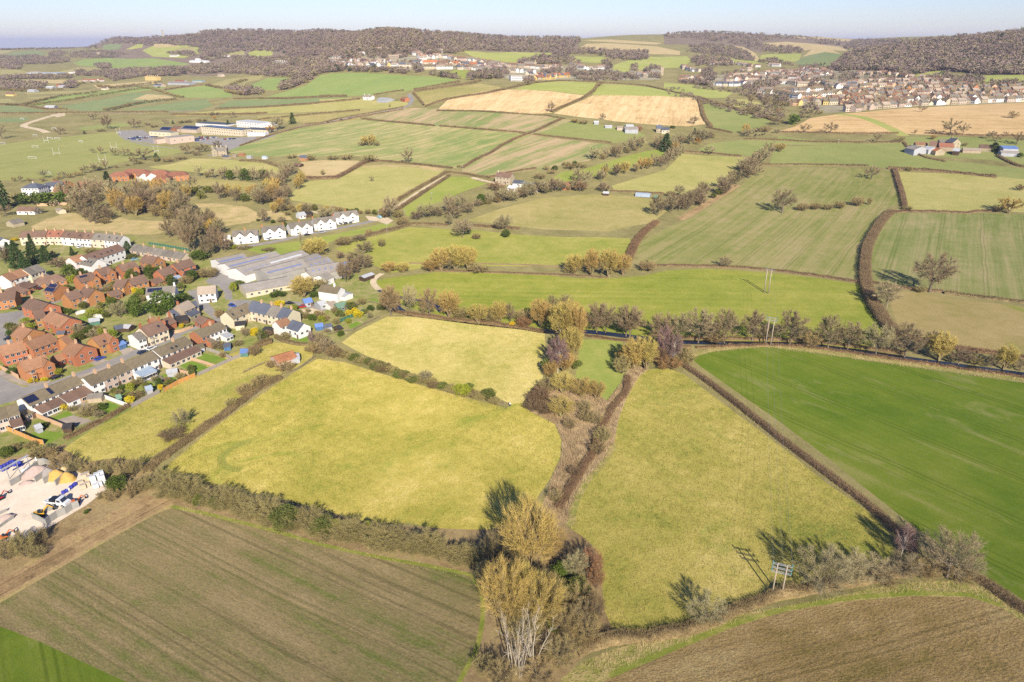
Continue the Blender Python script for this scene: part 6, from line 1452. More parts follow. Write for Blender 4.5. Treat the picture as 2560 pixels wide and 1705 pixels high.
House(Z7, (1530, 548), (1605, 555), 5, 2.6, 3.8, 'stone', 'slate', name='outbuilding').label('outbuilding', 'slate roofed outhouse', 'joined to the tall grey stone house')
for A, B, wl_, rf, d in [((1735, 520), (1795, 522), 'brick', 'rust', 'red roofed garden shed'), ((2030, 562), (2085, 562), 'white', 'glassy', 'pale turquoise garden shed'), ((1835, 555), (1890, 556), 'tin', 'tin', 'grey garden shed'), ((1650, 540), (1700, 540), 'stone', 'tan', 'stone garden shed')]:
 House(Z7, A, B, 4, 2.3, 3.2, wl_, rf, name='shed').label('shed', d, 'along the garden of the stone house')
cr = House(Z8, (1470, 152), (1590, 148), 11, 5.2, 8, 'brick', 'red', True, name='care_home'); cr.windows(4)
for A, B in [((1640, 112), (1850, 118)), ((1955, 132), (2090, 126)), ((2180, 152), (2330, 142)), ((2030, 190), (2110, 188))]: House(Z8, A, B, 11, 5.2, 8, 'brick', 'red', True, parent=cr.o).windows(4)
House(Z8, (1790, 158), (1830, 170), 8, 5.2, 7.6, 'white', 'red', parent=cr.o); House(Z8, (1880, 150), (1930, 165), 8, 5.2, 7.8, 'white', 'red', parent=cr.o)
register(cr.o, 'care home', 'red roofed brick care home of joined hipped blocks', 'above the bare wood')
mn = 'beside the dark green hedge'
h = House(Z8, (400, 294), (450, 294), 13, 6.4, 9.4, 'white', 'slate', True, name='manor_house').windows(5, gable=4).chimneys((0.5,), 'cream'); h.label('house', 'white square house with a slate hip roof', mn)
House(Z8, (570, 296), (785, 268), 8, 5, 7.4, 'white', 'slate', name='house').windows(4).label('house', 'white wing with a dark slate roof', mn)
House(Z8, (700, 338), (890, 334), 9, 3, 5.4, 'redbrick', 'rust', name='house').windows(3).label('house', 'low house with a dark red roof', mn)
House(Z8, (680, 262), (880, 274), 9, 4, 6.4, 'brick', 'red', name='house').label('house', 'red roofed house behind the slate wing', mn)
House(Z8, (960, 318), (1200, 310), 10, 3, 5.8, 'white', 'rust', name='house').windows(4).label('house', 'low white fronted house with a faded red roof', mn)
House(Z8, (1020, 275), (1140, 272), 9, 3.4, 5.8, 'brick', 'red', name='house').label('house', 'brick house with a red roof behind the low white one', mn)
House(Z8, (240, 598), (470, 598), 8, 3, 5.2, 'white', 'brown', name='bungalow').windows(3).label('bungalow', 'white bungalow with a dark brown roof', 'below the dark green hedge')
House(Z8, (105, 775), (252, 745), 9, 2.8, 4.6, 'stone', 'grey', name='bungalow').label('bungalow', 'stone bungalow with a grey roof', 'left of the rough clearing')
House(Z8, (750, 605), (790, 625), 5, 2.6, 3.8, 'cream', 'tan', name='outbuilding').label('outbuilding', 'cream outbuilding', 'at the end of the garden wall')
House(Z8, (0, 985), (35, 1000), 8, 5, 7.5, 'white', 'slate', name='house').label('house', 'white house cut by the left edge', 'left of the long white terrace')
fh = 'at the stone farmhouse'
h = House(ZG, (145, 772), (272, 784), 9, 6, 9, 'stone', 'brown', name='farmhouse').chimneys((0.05,), 'cream').windows(4); h.label('farmhouse', 'pale stone farmhouse with a brown roof', 'below the bare field track')
for A, B, w_, wl_, rf, d in [((285, 838), (372, 846), 8, 'white', 'slate', 'white extension with a slate roof'), ((372, 856), (462, 864), 8, 'stone', 'slate', 'low barn with a long slate roof'), ((245, 880), (300, 890), 6, 'white', 'white', 'white flat annexe'), ((402, 882), (492, 886), 8, 'white', 'brown', 'small cottage with a brown roof'), ((498, 858), (560, 866), 7, 'stone', 'tan', 'pale stone outbuilding')]:
 House(ZG, A, B, w_, 3, 4.8, wl_, rf, name='outbuilding').windows(1).label('outbuilding', d, fh)
House(ZG, (695, 856), (768, 858), 7, 4, 6, 'redbrick', 'rust', name='cottage').windows(2).label('cottage', 'small brick cottage with a rust roof', 'right of the stone farmhouse')
def polytunnel():
 a = P(*ZG(1312, 972)); b = P(*ZG(1432, 984)); L = (b - a).length; o = empty('polytunnel', (a + b) / 2, math.atan2(b.y - a.y, b.x - a.x))
 mb = MB(); n = 10; pr = [(3.5 * math.cos(math.pi * i / n), 3.0 * math.sin(math.pi * i / n)) for i in range(n + 1)]
 vs = [(x, y, z) for x in (-L/2, L/2) for y, z in pr]
 mb.poly(vs, [(i, i + 1, i + n + 2, i + n + 1) for i in range(n)] + [tuple(range(n, -1, -1)), tuple(range(n + 1, 2 * n + 2))])
 link('cover', mb.data('cover', RM['glassy']), o)
 mb = MB()
 for k in range(9):
  x = -L/2 + L * k / 8; mb.tube([(x, y * 1.02, z * 1.02) for y, z in pr], [0.09] * (n + 1), 4)
 link('hoops', mb.data('hoops', WM['tin']), o); register(o, 'polytunnel', 'long pale polytunnel with hoops', 'beside the green shed')
polytunnel()
House(ZG, (1468, 966), (1494, 968), 4, 2.6, 3.6, 'green', 'green', name='shed').label('shed', 'green shed', 'right of the long polytunnel')
House(ZG, (1036, 934), (1085, 938), 4, 2.2, 3.2, 'timber', 'tin', name='shed').label('shed', 'small grey shed', 'left of the long polytunnel')
hf = 'at the hill farm below the stubble'
for A, B, w_, eh, rh, wl_, rf, d in [((1225, 372), (1290, 374), 12, 4, 6, 'tin', 'white', 'white roofed barn'), ((1215, 388), (1325, 392), 14, 4, 6, 'tin', 'asbestos', 'grey sheeted barn'), ((1050, 378), (1110, 380), 6, 2, 2.8, 'tin', 'white', 'low white shed'), ((960, 342), (1000, 344), 6, 2.5, 3.5, 'tin', 'white', 'small white shed far left'), ((1150, 384), (1200, 386), 7, 3, 4.2, 'beige', 'tan', 'pinkish shed'), ((1325, 380), (1360, 382), 7, 3, 4.5, 'brick', 'rust', 'red roofed shed')]:
 House(ZG, A, B, w_, eh, rh, wl_, rf, name='barn').label('barn', d, hf)
h = House(ZG, (1484, 374), (1532, 378), 8, 5, 8, 'stone', 'slate', name='farmhouse').chimneys((0.05,), 'cream').windows(2); h.label('farmhouse', 'stone farmhouse with a dark slate roof', hf)
House(ZG, (1522, 393), (1588, 396), 8, 4, 6.5, 'cream', 'slate', name='cottage').windows(2).label('cottage', 'cream cottage with a dark slate roof', hf)
rf_ = 'at the right hand farm'
for A, B, w_, eh, rh, wl_, rf, d in [((1420, 535), (1500, 560), 16, 5, 7.5, 'tin', 'asbestos', 'largest grey sheeted barn'), ((1540, 545), (1605, 566), 12, 4, 6, 'tin', 'tin', 'pale blue grey barn'), ((1440, 520), (1540, 520), 9, 3, 5, 'stone', 'rust', 'dark red roofed barn'), ((1640, 528), (1765, 528), 9, 4, 7, 'stone', 'red', 'long red roofed barn'), ((1610, 552), (1660, 575), 9, 4, 6.5, 'stone', 'orange', 'orange roofed cart shed'),
         ((1640, 500), (1740, 496), 9, 4, 7, 'stone', 'grey', 'grey roofed stone barn'), ((1565, 510), (1630, 514), 9, 4, 7.5, 'stone', 'brown', 'brown roofed stone barn'), ((1768, 570), (1822, 575), 10, 3.5, 5.5, 'timber', 'tin', 'small grey barn with a dark side'), ((1840, 568), (1995, 572), 8, 2.5, 4, 'stone', 'tan', 'long low tan roofed shed'), ((1985, 540), (2090, 545), 9, 3, 5.5, 'stone', 'brown', 'brown stone barn'),
         ((2158, 552), (2288, 550), 15, 5, 6.5, 'tin', 'blue', 'bright blue roofed barn'), ((2155, 592), (2310, 594), 10, 3, 4.2, 'tin', 'asbestos', 'low open grey barn')]:
 House(ZH, A, B, w_, eh, rh, wl_, rf, name='barn').label('barn', d, rf_)
h = House(ZH, (1745, 480), (1800, 494), 10, 6, 9.5, 'stone', 'slate', name='farmhouse').chimneys((0.95, 0.1), 'stone').windows(2, gable=2); h.label('farmhouse', 'tall stone farmhouse with a dark roof', rf_)
pd = 'in the rough paddock'
House(ZE, (508, 463), (578, 463), 7, 3.4, 5.2, 'brick', 'slate', name='barn').windows(2).label('barn', 'small brick barn', pd)
House(ZE, (458, 530), (520, 532), 6, 2.2, 3.4, 'timber', 'brown', name='stable').label('stable', 'low open fronted stable', pd)
House(Z3, (580, 768), (690, 770), 8, 5, 7.2, 'white', 'tan', name='cottage').chimneys((0.0, 0.6), 'white').windows(3).label('cottage', 'white cottage', 'beside the dark conifers below the town')
House(Z3, (790, 803), (925, 803), 16, 4, 6, 'tin', 'tin', name='barn').label('barn', 'pale grey barn', 'right of the white cottage')
House(Z3, (1082, 790), (1140, 800), 8, 3.5, 6, 'brick', 'rust', name='cottage').label('cottage', 'brick cottage', 'beside the road junction')
vl = 'in the far left vale'
for fr, A, B, w_, eh, rh, wl_, rf, d in [(Z1, (1085, 512), (1270, 508), 12, 4, 7, 'white', 'red', 'long red roofed farm'), (Z1, (1280, 505), (1342, 500), 10, 5, 8, 'pink', 'red', 'pink gabled red roofed house'), (Z1, (85, 680), (190, 682), 10, 4, 8, 'yellow', 'brown', 'yellowish farmhouse'), (Z1, (380, 645), (475, 648), 12, 4, 5.5, 'tin', 'white', 'pale barn with a white roof'), (Z1, (620, 602), (715, 603), 12, 4, 5.5, 'tin', 'white', 'white roofed shed'), (Z1, (780, 590), (860, 590), 14, 4, 6, 'tin', 'tin', 'pale turquoise barn'), (Z1, (750, 572), (810, 574), 9, 4, 6, 'brick', 'red', 'small red roofed barn'),
           (Z1, (300, 695 - 0), (370, 692), 10, 3, 4, 'tin', 'white', 'low white roofed depot') if 0 else (ZA, (300, 690), (365, 690), 12, 3, 4.2, 'tin', 'white', 'low white roofed depot'), (Z2, (140, 538), (420, 538), 22, 5, 8, 'tin', 'asbestos', 'wide grey cattle shed'), (Z2, (215, 520), (330, 522), 14, 5, 8, 'tin', 'red', 'red roofed cattle shed'), (Z2, (440, 520), (570, 518), 12, 4, 6, 'tin', 'green', 'green roofed shed'), (Z2, (0, 545), (40, 572), 12, 4, 7, 'stone', 'tan', 'pale stone farmhouse'), (Z2, (-60, 575), (30, 578), 12, 4, 6, 'tin', 'slate', 'dark roofed farm shed'),
           (Z2, (135, 188), (232, 186), 10, 5, 8, 'white', 'tan', 'white farmhouse below the wooded ridge'), (Z2, (405, 262), (620, 266), 16, 5, 7, 'white', 'white', 'long white roofed works'), (Z2, (470, 236), (520, 238), 9, 5, 7, 'white', 'white', 'small white building behind the works'), (Z2, (655, 228), (700, 228), 9, 4, 7, 'cream', 'white', 'cream roofed villa'), (Z2, (835, 190), (905, 190), 10, 5, 8, 'white', 'tan', 'white villa in the trees'), (Z1, (905, 405), (970, 407), 10, 4, 7, 'white', 'tan', 'white cottage among hedges'), (Z1, (1258, 158), (1290, 160), 10, 5, 9, 'cream', 'tan', 'cream villa on the rise'), (Z1, (400, 408), (520, 408), 14, 5, 8, 'cream', 'tan', 'cream farm behind the glasshouses'), (Z1, (1340, 610), (1400, 612), 9, 4, 7, 'cream', 'brown', 'small cream cottage in the trees'),
           (Z2, (780, 365), (830, 366), 10, 5, 8, 'cream', 'brown', 'cream house among dark conifers'), (Z2, (770, 440), (820, 442), 10, 4, 7, 'cream', 'tan', 'pale house above the paddock'), (Z2, (2095, 245), (2140, 248), 10, 5, 8, 'cream', 'tan', 'cream house beside the tall conifers')]:
 House(fr, A, B, w_, eh, rh, wl_, rf, name='farm_building').label('farm building', d, vl)
b = Block(Z1, (345, 428), (740, 432), 5, 40, 'tin', 'glassy', name='glasshouse', par=0.3); b.label('glasshouse', 'broad pale glasshouse block', vl)
def mansion(fr, A, B, h_, dep, wall, d, pl):
 b = Block(fr, A, B, h_, dep, wall, 'tan', name='mansion').windows(7, 3)
 mb = MB();
 for k in range(6): mb.box((k/5 - .5) * b.L * .9 - .6, (k/5 - .5) * b.L * .9 + .6, -1, 1, h_ + .5, h_ + 3)
 child('chimney', mb.data('chimney', WM[wall]), b.o, b.W); b.label('mansion', d, pl)
mansion(Z1, (1892, 474), (2040, 474), 11, 14, 'yellow', 'golden stone mansion with tall chimneys', vl)
mansion(Z2, (1474, 276), (1630, 280), 11, 16, 'white', 'white mansion on the wooded slope', 'left of the town')

# ------------------------------------------------------------------ church, tower and monument
def church(fr, x, yb, yt, kind, d, pl):
 b = P(*fr(x, yb)); h = height_at(b, *fr(x, yt)); o = empty('church', b, random.uniform(-.4, .4))
 mb = MB(); th = h * (0.55 if kind == 'spire' else 1.0); wd = 3.2
 mb.box(-wd, wd, -wd, wd, -2, th)
 for q in (-wd, wd):
  for r_ in (-wd, wd): mb.box(q - .6, q + .6, r_ - .6, r_ + .6, th, th + 2)
 link('tower', mb.data('tower', WM['stone']), o)
 if kind == 'spire':
  mb = MB(); mb.poly([(math.cos(a) * wd * .95, math.sin(a) * wd * .95, th) for a in [k * 6.283 / 8 for k in range(8)]] + [(0, 0, h)], [(k, (k+1) % 8, 8) for k in range(8)]); link('spire', mb.data('spire', WM['stone']), o)
 mb = MB(); mb.poly([(x_, y, z) for x_ in (-wd - 22, -wd) for y, z in ((-4.5, -2), (4.5, -2), (4.5, 7), (0, 12), (-4.5, 7))], [(0,4,3,2,1), (5,6,7,8,9), (0,1,6,5), (1,2,7,6), (4,0,5,9)])
 link('nave', mb.data('nave', WM['stone']), o)
 mb = MB()
 for sg in (1, -1): mb.poly([(x_, y, z) for x_ in (-wd - 22.3, -wd) for y, z in ((0, 12.3), (sg * 5, 6.7), (sg * 5, 6.4), (0, 12))], [(0,1,2,3),(7,6,5,4),(0,4,5,1),(1,5,6,2),(2,6,7,3),(3,7,4,0)])
 link('roof', mb.data('roof', RM['grey']), o); register(o, 'church', d, pl)
church(Z4, 722, 408, 305, 'spire', 'stone church with a slender spire', 'in the valley town')
church(ZB, 2237, 492, 440, 'tower', 'stone church with a square tower', 'right of the valley town')
def monument():
 b = P(*ZA(1067, 236)); h = max(30, height_at(b, *ZA(1064, 192))); o = empty('monument_tower', b)
 mb = MB(); mb.tube([(0, 0, -4), (0, 0, h * .85), (0, 0, h)], [4.2, 2.8, 1.0], 4); link('shaft', mb.data('shaft', WM['stone']), o)
 mb = MB(); mb.box(-3.4, 3.4, -3.4, 3.4, h * .82, h * .86); link('parapet', mb.data('parapet', WM['stone']), o); register(o, 'monument', 'tall thin stone tower', 'on the far left ridge')
monument()

# ------------------------------------------------------------------ the far town: rows of small houses, each one a house
_ft = {}
def far_house_mesh(wall, roof, kind):
 key = (wall, roof, kind)
 if key in _ft: return _ft[key]
 L, w, eh, rh = {'semi': (13, 8, 5.2, 8.2), 'house': (9, 8, 5.2, 8.4), 'long': (22, 8, 5.4, 8.4), 'low': (11, 8, 2.8, 5.4)}[kind]
 mb = MB(); x, y = L/2, w/2
 mb.poly([(a, b, c) for a in (-x, x) for b, c in ((-y, -3), (y, -3), (y, eh), (0, rh - .1), (-y, eh))], [(0,4,3,2,1), (5,6,7,8,9), (0,1,6,5), (1,2,7,6), (2,3,8,7), (3,4,9,8), (4,0,5,9)], 0)
 for sg in (1, -1):
  mb.poly([(a, b, c) for a in (-x - .2, x + .2) for b, c in ((0, rh + .1), (sg * (y + .4), eh - .2), (sg * (y + .4), eh - .4), (0, rh - .05))], [(0,1,2,3),(7,6,5,4),(0,4,5,1),(1,5,6,2),(2,6,7,3),(3,7,4,0)], 1)
 n = max(2, int(L / 3))
 for sg in (1, -1):
  for f in ((0.27, 0.76) if eh > 4 else (0.55,)):
   for i in range(n):
    cx = ((i + .5) / n - .5) * L * .92
    mb.box(cx - .65, cx + .65, sg * y - .05, sg * y + .05, eh * f - .6, eh * f + .6, 2)
 for q in ((-.9, .9) if kind != 'long' else (-.95, -.3, .3, .95)): mb.box(q * x - .5, q * x + .5, -.35, .35, rh - .6, rh + 1.2, 3)
 _ft[key] = mb.data('far_house', [WM[wall], RM[roof], GLASS, WM['brick']]); return _ft[key]
FAR = []
WORD = {'white': 'white', 'cream': 'cream', 'stone': 'stone', 'brick': 'brick', 'beige': 'beige', 'peach': 'tan brick', 'pink': 'pink', 'yellow': 'yellow', 'redbrick': 'red brick'}
RWORD = {'grey': 'grey', 'brown': 'brown', 'moss': 'mossy', 'slate': 'slate', 'tan': 'tan', 'red': 'red', 'rust': 'rust', 'orange': 'orange', 'dark': 'dark'}
def row(fr, s, gap, walls, roofs, kinds, place, seed, wob=3.0, turn=0.12):
 rr = random.Random(seed); q = wline(fr, s, 8.0)
 d = []
 for a, b in zip(q, q[1:]):
  L = math.hypot(b.x - a.x, b.y - a.y)
  d.append(L)
 tot = sum(d); t = gap * rr.uniform(.2, .6);
 while t < tot:
  k = 0; u = t
  while k < len(d) - 1 and u > d[k]: u -= d[k]; k += 1
  a, b = q[k], q[k+1]; f = min(1, u / max(.01, d[k])); x = a.x + (b.x - a.x) * f + rr.uniform(-1, 1) * wob; y = a.y + (b.y - a.y) * f + rr.uniform(-1, 1) * wob
  # rows follow the street, not every wiggle of the outline
  rz = math.atan2(q[-1].y - q[0].y, q[-1].x - q[0].x) if (q[-1] - q[0]).length > 1 else 0
  rz = 0.6 * math.atan2(b.y - a.y, b.x - a.x) + 0.4 * rz + rr.uniform(-turn, turn) + (math.pi/2 if rr.random() < 0.18 else 0)
  kd = rr.choice(kinds); w_, r_ = rr.choice(walls), rr.choice(roofs)
  FAR.append((Vector((x, y, gz(x, y))), rz, w_, r_, kd, place))
  t += gap * rr.uniform(.52, .85) * (1.75 if kd == 'long' else 1)
fr_ = 'in %s row of right hand town'
mixA = (['white', 'white', 'cream', 'beige', 'stone'], ['grey', 'brown', 'moss', 'tan'])
mixB = (['cream', 'peach', 'stone', 'peach', 'beige'], ['brown', 'moss', 'grey', 'tan'])
mixC = (['peach', 'beige', 'cream', 'brick', 'stone', 'white'], ['brown', 'grey', 'moss', 'tan'])
row(Z6, '10,832 160,826 300,806 500,788 620,775 860,763 990,753 1120,744 1300,737 1500,732 1700,721 1890,711 2050,705 2330,698 2600,690', 15, *mixA, ['semi', 'semi', 'low'], fr_ % 'front', 1)
row(Z6, '60,770 250,755 420,742 560,730 740,712 900,700 1100,690 1300,682 1500,685 1750,680 2000,668 2300,660 2560,650', 15, *mixA, ['semi', 'house'], fr_ % 'second', 2)
row(Z6, '20,725 200,705 400,690 600,690 800,668 1000,655 1200,650 1400,640 1600,648 1800,640 2000,632 2300,625', 16, *mixB, ['semi', 'house'], fr_ % 'third', 3)
row(Z6, '0,680 200,655 400,640 600,632 800,620 1000,605 1200,598 1450,600 1700,595 1950,588 2300,570', 16, *mixC, ['house', 'semi'], fr_ % 'fourth', 4)
row(Z6, '0,630 150,605 350,590 560,575 760,560 960,558 1150,548 1400,555 1700,545 2000,540 2300,530', 17, *mixC, ['house', 'semi'], fr_ % 'fifth', 5)
row(Z6, '0,560 150,530 330,520 540,520 700,510 900,500 1100,500 1300,505 1500,505 1650,520', 17, *mixB, ['house', 'semi'], fr_ % 'sixth', 6)
row(Z6, '0,500 200,470 400,460 600,450 800,455 1000,450 1200,450 1450,460', 18, *mixA, ['house', 'semi'], fr_ % 'seventh', 7)
row(Z6, '150,365 220,350 380,360 540,350 700,375 800,405 950,400 1060,405', 28, ['cream', 'cream', 'stone'], ['tan', 'brown'], ['house'], 'among the trees above the right hand town', 8)
lr = 'in %s row of middle town'
row(Z5, '1450,760 1600,740 1700,720 1850,740 2000,740 2200,730 2355,700', 14, ['cream', 'peach', 'white', 'yellow'], ['grey', 'brown', 'moss'], ['house', 'semi'], lr % 'front', 11)
row(Z5, '1560,690 1700,690 1850,690 2050,690 2200,670 2355,665', 14, *mixB, ['semi', 'house'], lr % 'second', 12)
row(Z5, '1030,600 1120,605 1230,612 1330,622 1420,640 1520,660 1640,650 1800,640 1950,625 2100,620', 13, ['white', 'cream', 'beige'], ['grey', 'moss'], ['semi'], lr % 'third', 13)
row(Z5, '1050,580 1200,575 1380,580 1520,595 1700,570 1880,555', 14, ['cream', 'beige', 'white'], ['grey', 'moss'], ['long', 'semi'], lr % 'fourth', 14)
row(Z5, '1330,470 1450,465 1600,500 1850,480 2000,530 2150,520 2300,490', 18, ['white', 'cream'], ['grey', 'slate', 'tan'], ['long', 'semi'], lr % 'fifth', 15)
row(Z5, '470,490 560,500 680,500 780,490 950,480', 14, ['white', 'cream', 'white'], ['slate', 'slate', 'grey'], ['house', 'semi'], lr % 'near left', 16)
row(Z5, '580,440 700,430 820,425 960,410 1100,420 1330,410 1450,405 1600,420 1800,405', 14, ['white', 'cream', 'beige'], ['grey', 'brown', 'moss'], ['semi', 'long', 'house'], lr % 'sixth', 17)
row(Z5, '620,390 760,375 900,375 1100,365 1230,360 1330,365 1460,360 1640,370 1800,375 1950,360', 14, ['white', 'cream', 'white', 'stone'], ['grey', 'brown', 'tan'], ['semi', 'house'], lr % 'seventh', 18)
row(Z5, '1100,345 1250,330 1420,330 1560,325 1700,325 1850,330 1950,340', 16, ['white', 'cream'], ['brown', 'grey', 'tan'], ['semi', 'house'], lr % 'eighth', 19)
row(Z5, '1530,290 1650,290 1720,310 1840,308 1930,330', 20, ['cream', 'white'], ['brown', 'tan'], ['house'], lr % 'topmost', 20)
row(Z5, '0,420 100,405 180,410 270,420', 13, ['cream', 'white', 'peach'], ['brown', 'grey'], ['semi', 'house'], lr % 'far left', 21)
row(Z5, '30,255 90,290 200,310 270,315', 15, ['white', 'cream'], ['grey', 'tan'], ['semi'], 'among the poplars of the middle town', 22)
row(Z5, '340,220 460,225 650,210 760,220 940,250 1050,250', 26, ['cream', 'white', 'stone'], ['tan', 'brown'], ['house', 'semi'], 'on the green slope behind the middle town', 23)
row(Z5, '750,300 880,300 920,285', 20, ['cream'], ['tan', 'brown'], ['house'], 'on the bank above the middle town', 24)
row(Z5, '1180,240 1310,245', 12, ['cream', 'white'], ['tan'], ['long'], 'at the foot of the green combe', 25)
vt = 'in %s row of valley town'
mixV = (['white', 'white', 'cream', 'stone', 'beige'], ['grey', 'slate', 'brown', 'tan', 'moss'])
row(Z3, '670,408 820,405 900,400 1000,408 1080,405 1170,405', 17, ['cream', 'yellow', 'white'], ['slate', 'grey', 'tan'], ['long', 'semi'], vt % 'front left', 31)
row(Z3, '1360,430 1470,430 1560,432 1660,430 1750,435 1860,440 1950,432 2060,450 2200,470 2355,455', 15, *mixV, ['semi', 'long', 'house'], vt % 'front right', 32)
row(Z3, '180,410 320,400 460,395 600,390', 17, *mixV, ['semi', 'house'], vt % 'lower left', 33)
row(Z3, '1220,372 1400,372 1540,378 1700,388 1850,390 2000,400 2150,400 2300,408', 14, ['white', 'cream', 'white'], ['grey', 'orange', 'brown', 'slate'], ['long', 'semi'], vt % 'second', 34)
row(Z3, '120,365 260,350 400,345 560,345 680,368 820,350 960,355', 16, *mixV, ['semi', 'house'], vt % 'third', 35)
row(Z3, '170,300 280,290 400,285 520,250 570,250', 18, ['white', 'cream'], ['grey', 'tan'], ['semi', 'house'], 'on the left shoulder of the valley town', 36)
row(Z3, '900,300 990,300 1070,280', 24, ['cream', 'stone'], ['tan'], ['long', 'semi'], vt % 'terraced upper', 37)
row(Z3, '1230,255 1290,240 1330,315 1380,285 1460,298 1540,275 1620,285 1680,290 1740,315 1780,330', 15, ['white', 'white', 'cream'], ['grey', 'tan'], ['house', 'semi'], vt % 'upper', 38)
row(Z3, '1830,320 1920,325 2010,335 2100,350 2200,370 2300,385', 13, ['white', 'cream', 'beige'], ['grey', 'brown'], ['semi', 'long'], vt % 'right upper', 39)
row(Z3, '700,195 770,195', 16, ['cream'], ['tan'], ['semi'], 'on the hillside under the knoll', 40)
row(Z3, '1345,185 1390,185 1570,215 1620,215', 22, ['white'], ['tan', 'grey'], ['house'], 'highest on the hillside above the valley town', 41)
row(Z3, '160,235 230,225', 14, ['white'], ['tan'], ['house'], 'at the top left of the valley town', 42)
cv = 'in the %s row below the church'
row(Z4, '400,480 480,475 560,480 640,490 720,490', 13, ['white', 'cream'], ['slate', 'grey'], ['semi', 'house'], cv % 'front', 43)
row(Z4, '0,440 120,440 240,440', 15, ['white', 'cream'], ['slate', 'tan'], ['long'], cv % 'left', 44)
row(Z4, '200,400 330,400 420,400 520,410 640,415 760,430 900,425 1000,415 1060,420', 12, *mixV, ['semi', 'house', 'long'], cv % 'second', 45)
row(Z4, '0,350 60,365 160,370 280,380', 13, ['white', 'cream'], ['grey'], ['semi', 'long'], cv % 'upper', 46)
row(Z4, '1180,390 1300,410 1320,440 1440,450 1560,440 1620,420', 14, ['white', 'cream', 'stone'], ['grey', 'tan'], ['semi', 'house', 'long'], 'right of the spire', 47)
row(Z4, '1960,505 2080,510 2150,540 2230,520', 16, ['white', 'stone'], ['grey', 'tan'], ['house'], 'right of the spire beyond the wood', 48)
row(Z4, '720,580 790,575 850,570 880,572 950,565', 11, ['yellow', 'cream'], ['slate', 'red'], ['house'], 'in the new estate on the crest', 49, 1, .3)
row(Z4, '940,550 1010,545 1080,545 1150,540', 11, ['yellow', 'cream'], ['orange', 'slate'], ['house'], 'on the crest with orange roofs', 50, 1, .3)
row(Z4, '740,545 800,540 860,540', 11, ['cream'], ['slate', 'red'], ['house'], 'behind the new estate on the crest', 51, 1, .3)
row(Z4, '620,525 680,520', 11, ['cream'], ['slate'], ['house'], 'left of the new estate on the crest', 52, 1, .3)
b_ = Block(Z4, (405, 515), (620, 520), 9, 12, 'white', 'tan', name='long_building').windows(14, 3); b_.label('building', 'long white three storey block', 'left of the new estate on the crest')
# the nearest 285 are things of their own, the rest read as one mass
FAR.sort(key=lambda t: t[0].length)
for p, rz, w_, r_, kd, place in FAR[:285]:
 o = link('house', far_house_mesh(w_, r_, kd)); o.location = p; o.rotation_euler = (0, 0, rz)
 register(o, 'house', '%s house with %s roof' % (WORD[w_], RWORD[r_]), place, 'far houses of the town')
rest = FAR[285:]
if rest:
 V = []; Fc = []; mi = []; mats = []; nb = 0
 for p, rz, w_, r_, kd, place in rest:
  me = far_house_mesh(w_, r_, kd); c, s_ = math.cos(rz), math.sin(rz)
  v = np.zeros(len(me.vertices) * 3); me.vertices.foreach_get('co', v); v = v.reshape(-1, 3) @ np.array([[c, -s_, 0], [s_, c, 0], [0, 0, 1]]).T + np.array(p)
  V.append(v)
  for pl in me.polygons:
   m = me.materials[pl.material_index]
   if m not in mats: mats.append(m)
   Fc.append(tuple(nb + i for i in pl.vertices)); mi.append(mats.index(m))
  nb += len(v)
 tag(link('far_houses', meshdata('far_houses', np.vstack(V), Fc, mats, mi)), 'crowd of small far houses in the upper valley town', None, None, 'stuff')
print('far houses', len(FAR))

# ------------------------------------------------------------------ woods and far hedgerow trees, too many to count
def farmat(n, c, sz):
 k = NT('wood_' + n); tc = k.n('TexCoord'); v = tc.outputs['Object']
 f = k.math('ADD', k.math('MULTIPLY', k.noise(v, 1 / 7.0, 3, .6), .45), k.math('MULTIPLY', k.noise(v, 1 / 90.0, 4, .6), .55))
 k.l(k.ramp(f, [(.36, tuple(q * .78 for q in c)), (.5, c), (.64, tuple(q * 1.2 for q in c))]), k.b.inputs['Base Color']); k.b.inputs['Roughness'].default_value = .95; k.b.inputs['Specular IOR Level'].default_value = .1
 return k.m
FMAT = [farmat('purple_brown', (0.275, 0.20, 0.165), 0), farmat('grey_brown', (0.305, 0.24, 0.165), 0), farmat('olive_brown', (0.325, 0.268, 0.145), 0), farmat('evergreen', (0.075, 0.09, 0.045), 0)]
_l3 = [foliage(900 + i, 84, 1.75, 'bush') for i in range(5)] + [foliage(950 + i, 60, 1.8, 'cone') for i in range(2)]
def wood(name, regs, label, seed, mix=(0.5, 0.28, 0.17, 0.05), hr=(9, 14), dens=1.0):
 """regs: (frame, outline, number); crowns spread over what can be seen of the slope"""
 rr = random.Random(seed); V = []; mi = []
 for fr, s, n in regs:
  n = int(n * dens)
  q = pts(fr, s); xs = [a for a, b in q]; ys = [b for a, b in q]; k = 0; tries = 0
  while k < n and tries < n * 30:
   tries += 1; px, py = rr.uniform(min(xs), max(xs)), rr.uniform(min(ys), max(ys))
   if not inpoly((px, py), q): continue
   p = P(px, py); k += 1
   m = rr.choices(range(4), mix)[0]; h = rr.uniform(*hr); tv = _l3[5 + rr.randrange(2)] if m == 3 and rr.random() < .6 else _l3[rr.randrange(5)]
   a = rr.uniform(0, 6.28); c, s_ = math.cos(a), math.sin(a); rad = h * rr.uniform(.46, .78) / 4.0
   if m == 3: rad *= .6; h *= 1.1
   V.append(tv @ np.array([[c * rad, -s_ * rad, 0], [s_ * rad, c * rad, 0], [0, 0, h / 10.0]]).T + np.array([p.x, p.y, p.z - .08 * h])); mi += [m] * (len(tv) // 3)
 V = np.vstack(V); me = meshdata(name, V, np.arange(len(V)).reshape(-1, 3), FMAT, mi)
 return tag(link(name, me), label, None, None, 'stuff')
